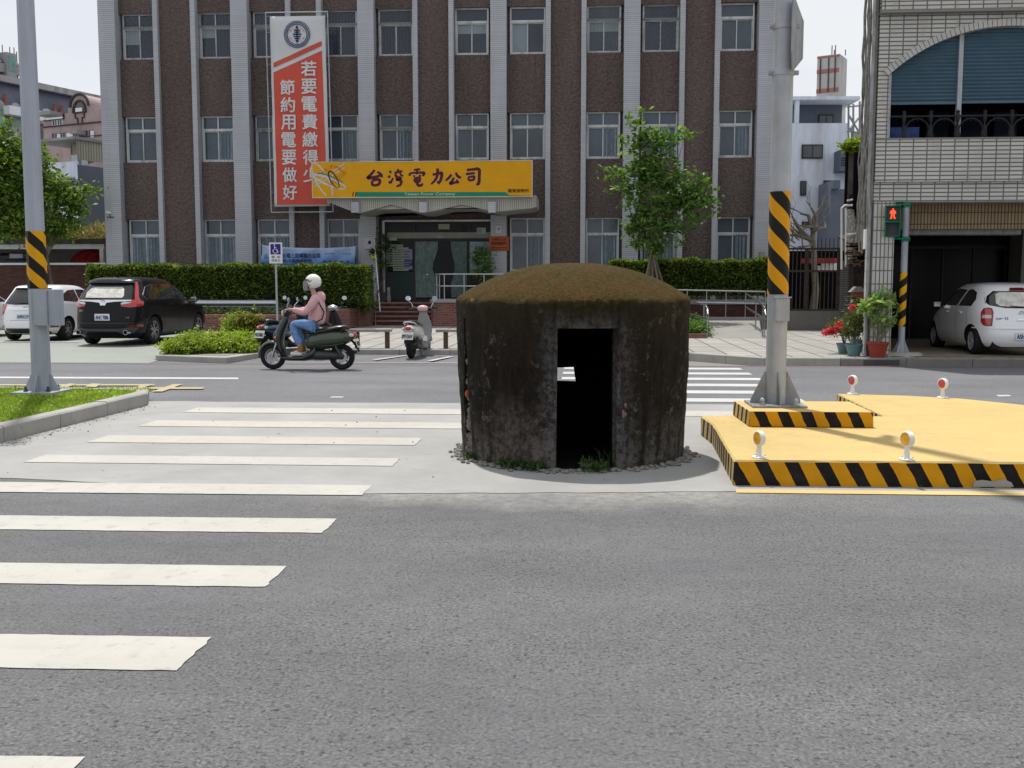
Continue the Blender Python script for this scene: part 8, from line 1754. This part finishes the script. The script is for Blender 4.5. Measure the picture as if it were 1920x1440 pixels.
m = MB(Mx); m.box(0, X(1559), 0, 2.9, .2, z(127)); m.build('wall', pm('aged_white_tower', (.50, .50, .50), .9, var=.12, sc=.5, stain=(.34, .33, .31)), t)
M['redband'] = pm('faded_red_band', (.36, .17, .15), .9)
for (a, b) in ((158, 151), (192, 185), (131, 128)): m = MB(Mx); m.box(-.02, X(1559)-.02, -.06, -.001, z(a), z(b)); m.build('red_band', M['redband'], t)
m = MB(Mx)
for px in (1526, 1540, 1551): m.box(X(px), X(px)+.12, -.1, -.061, z(192), z(132))
m.build('pipes', M['darkmetal'], t)
for px, y in ((1541, 107), (1547, 107), (1545, 115), (1564, 117)): m = MB(Mx); m.tube([(X(px), 1, z(127)), (X(px), 1, z(y))], .05, 4); m.build('antenna', M['darkmetal'], t)
# rooftop clutter and scaffold between the house and the old shed
t = thing('rooftop_scaffold', 'grey pipe scaffold and lattice on a roof between the white house and the tiled house', 'scaffold', P(1600, 230, 50)); m = MB(); q = lambda x, y: P(x, y, 50)
for a, b in (((1591, 195), (1591, 300)), ((1600, 195), (1600, 300)), ((1612, 190), (1612, 300)), ((1588, 200), (1620, 197)), ((1588, 245), (1618, 250)), ((1591, 245), (1615, 215)), ((1591, 215), (1612, 250)), ((1588, 268), (1618, 265)), ((1596, 240), (1600, 300)), ((1612, 240), (1606, 300))): m.tube([q(*a), q(*b)], .05, 4)
m.build('pipes', M['galv'], t); m = MB(); a, b = P(1598, 300, 54), P(1650, 205, 54); m.box(a.x, b.x, 54, 54.5, .2, P(0, 262, 54).z); m.box(a.x+1., b.x, 55, 55.4, b.z-1.5, b.z); m.build('wall', M['greywall'], t)
leaf_obj('foliage', leaf_cards(blob_points([(tuple(P(1600, 274, 49)), (.5, .4, .25)), (tuple(P(1612, 272, 49)), (.4, .4, .3))], 6000, .1), .2), M['shrub'], t)
m = MB(); m.box(P(1588, 400, 49).x, P(1625, 400, 49).x, 49, 49.4, .2, P(0, 280, 49).z); m.build('lower_wall', pm('dark_stone_wall', (.06, .05, .045), .9, var=.5, sc=2), t)
# distant belt of low buildings closing the horizon beyond the lot
for i, (xa, xb, y_, zh, nm) in enumerate(((-60, -34, 70, 9, 'grey rendered house far off beyond the garage'), )):
    t = thing('far_house', nm, 'house', ((xa+xb)/2, y_, 0)); m = MB(); m.box(xa, xb, y_, y_+8, 0, zh); m.build('wall', M['greywall'], t); facade_windows(t, Matrix.Translation((0, y_, 0)), [xa+2+i_*3 for i_ in range(8)], [2.5, 5.8], 1.4, 1.2, M['plate'], M['bgglass'])
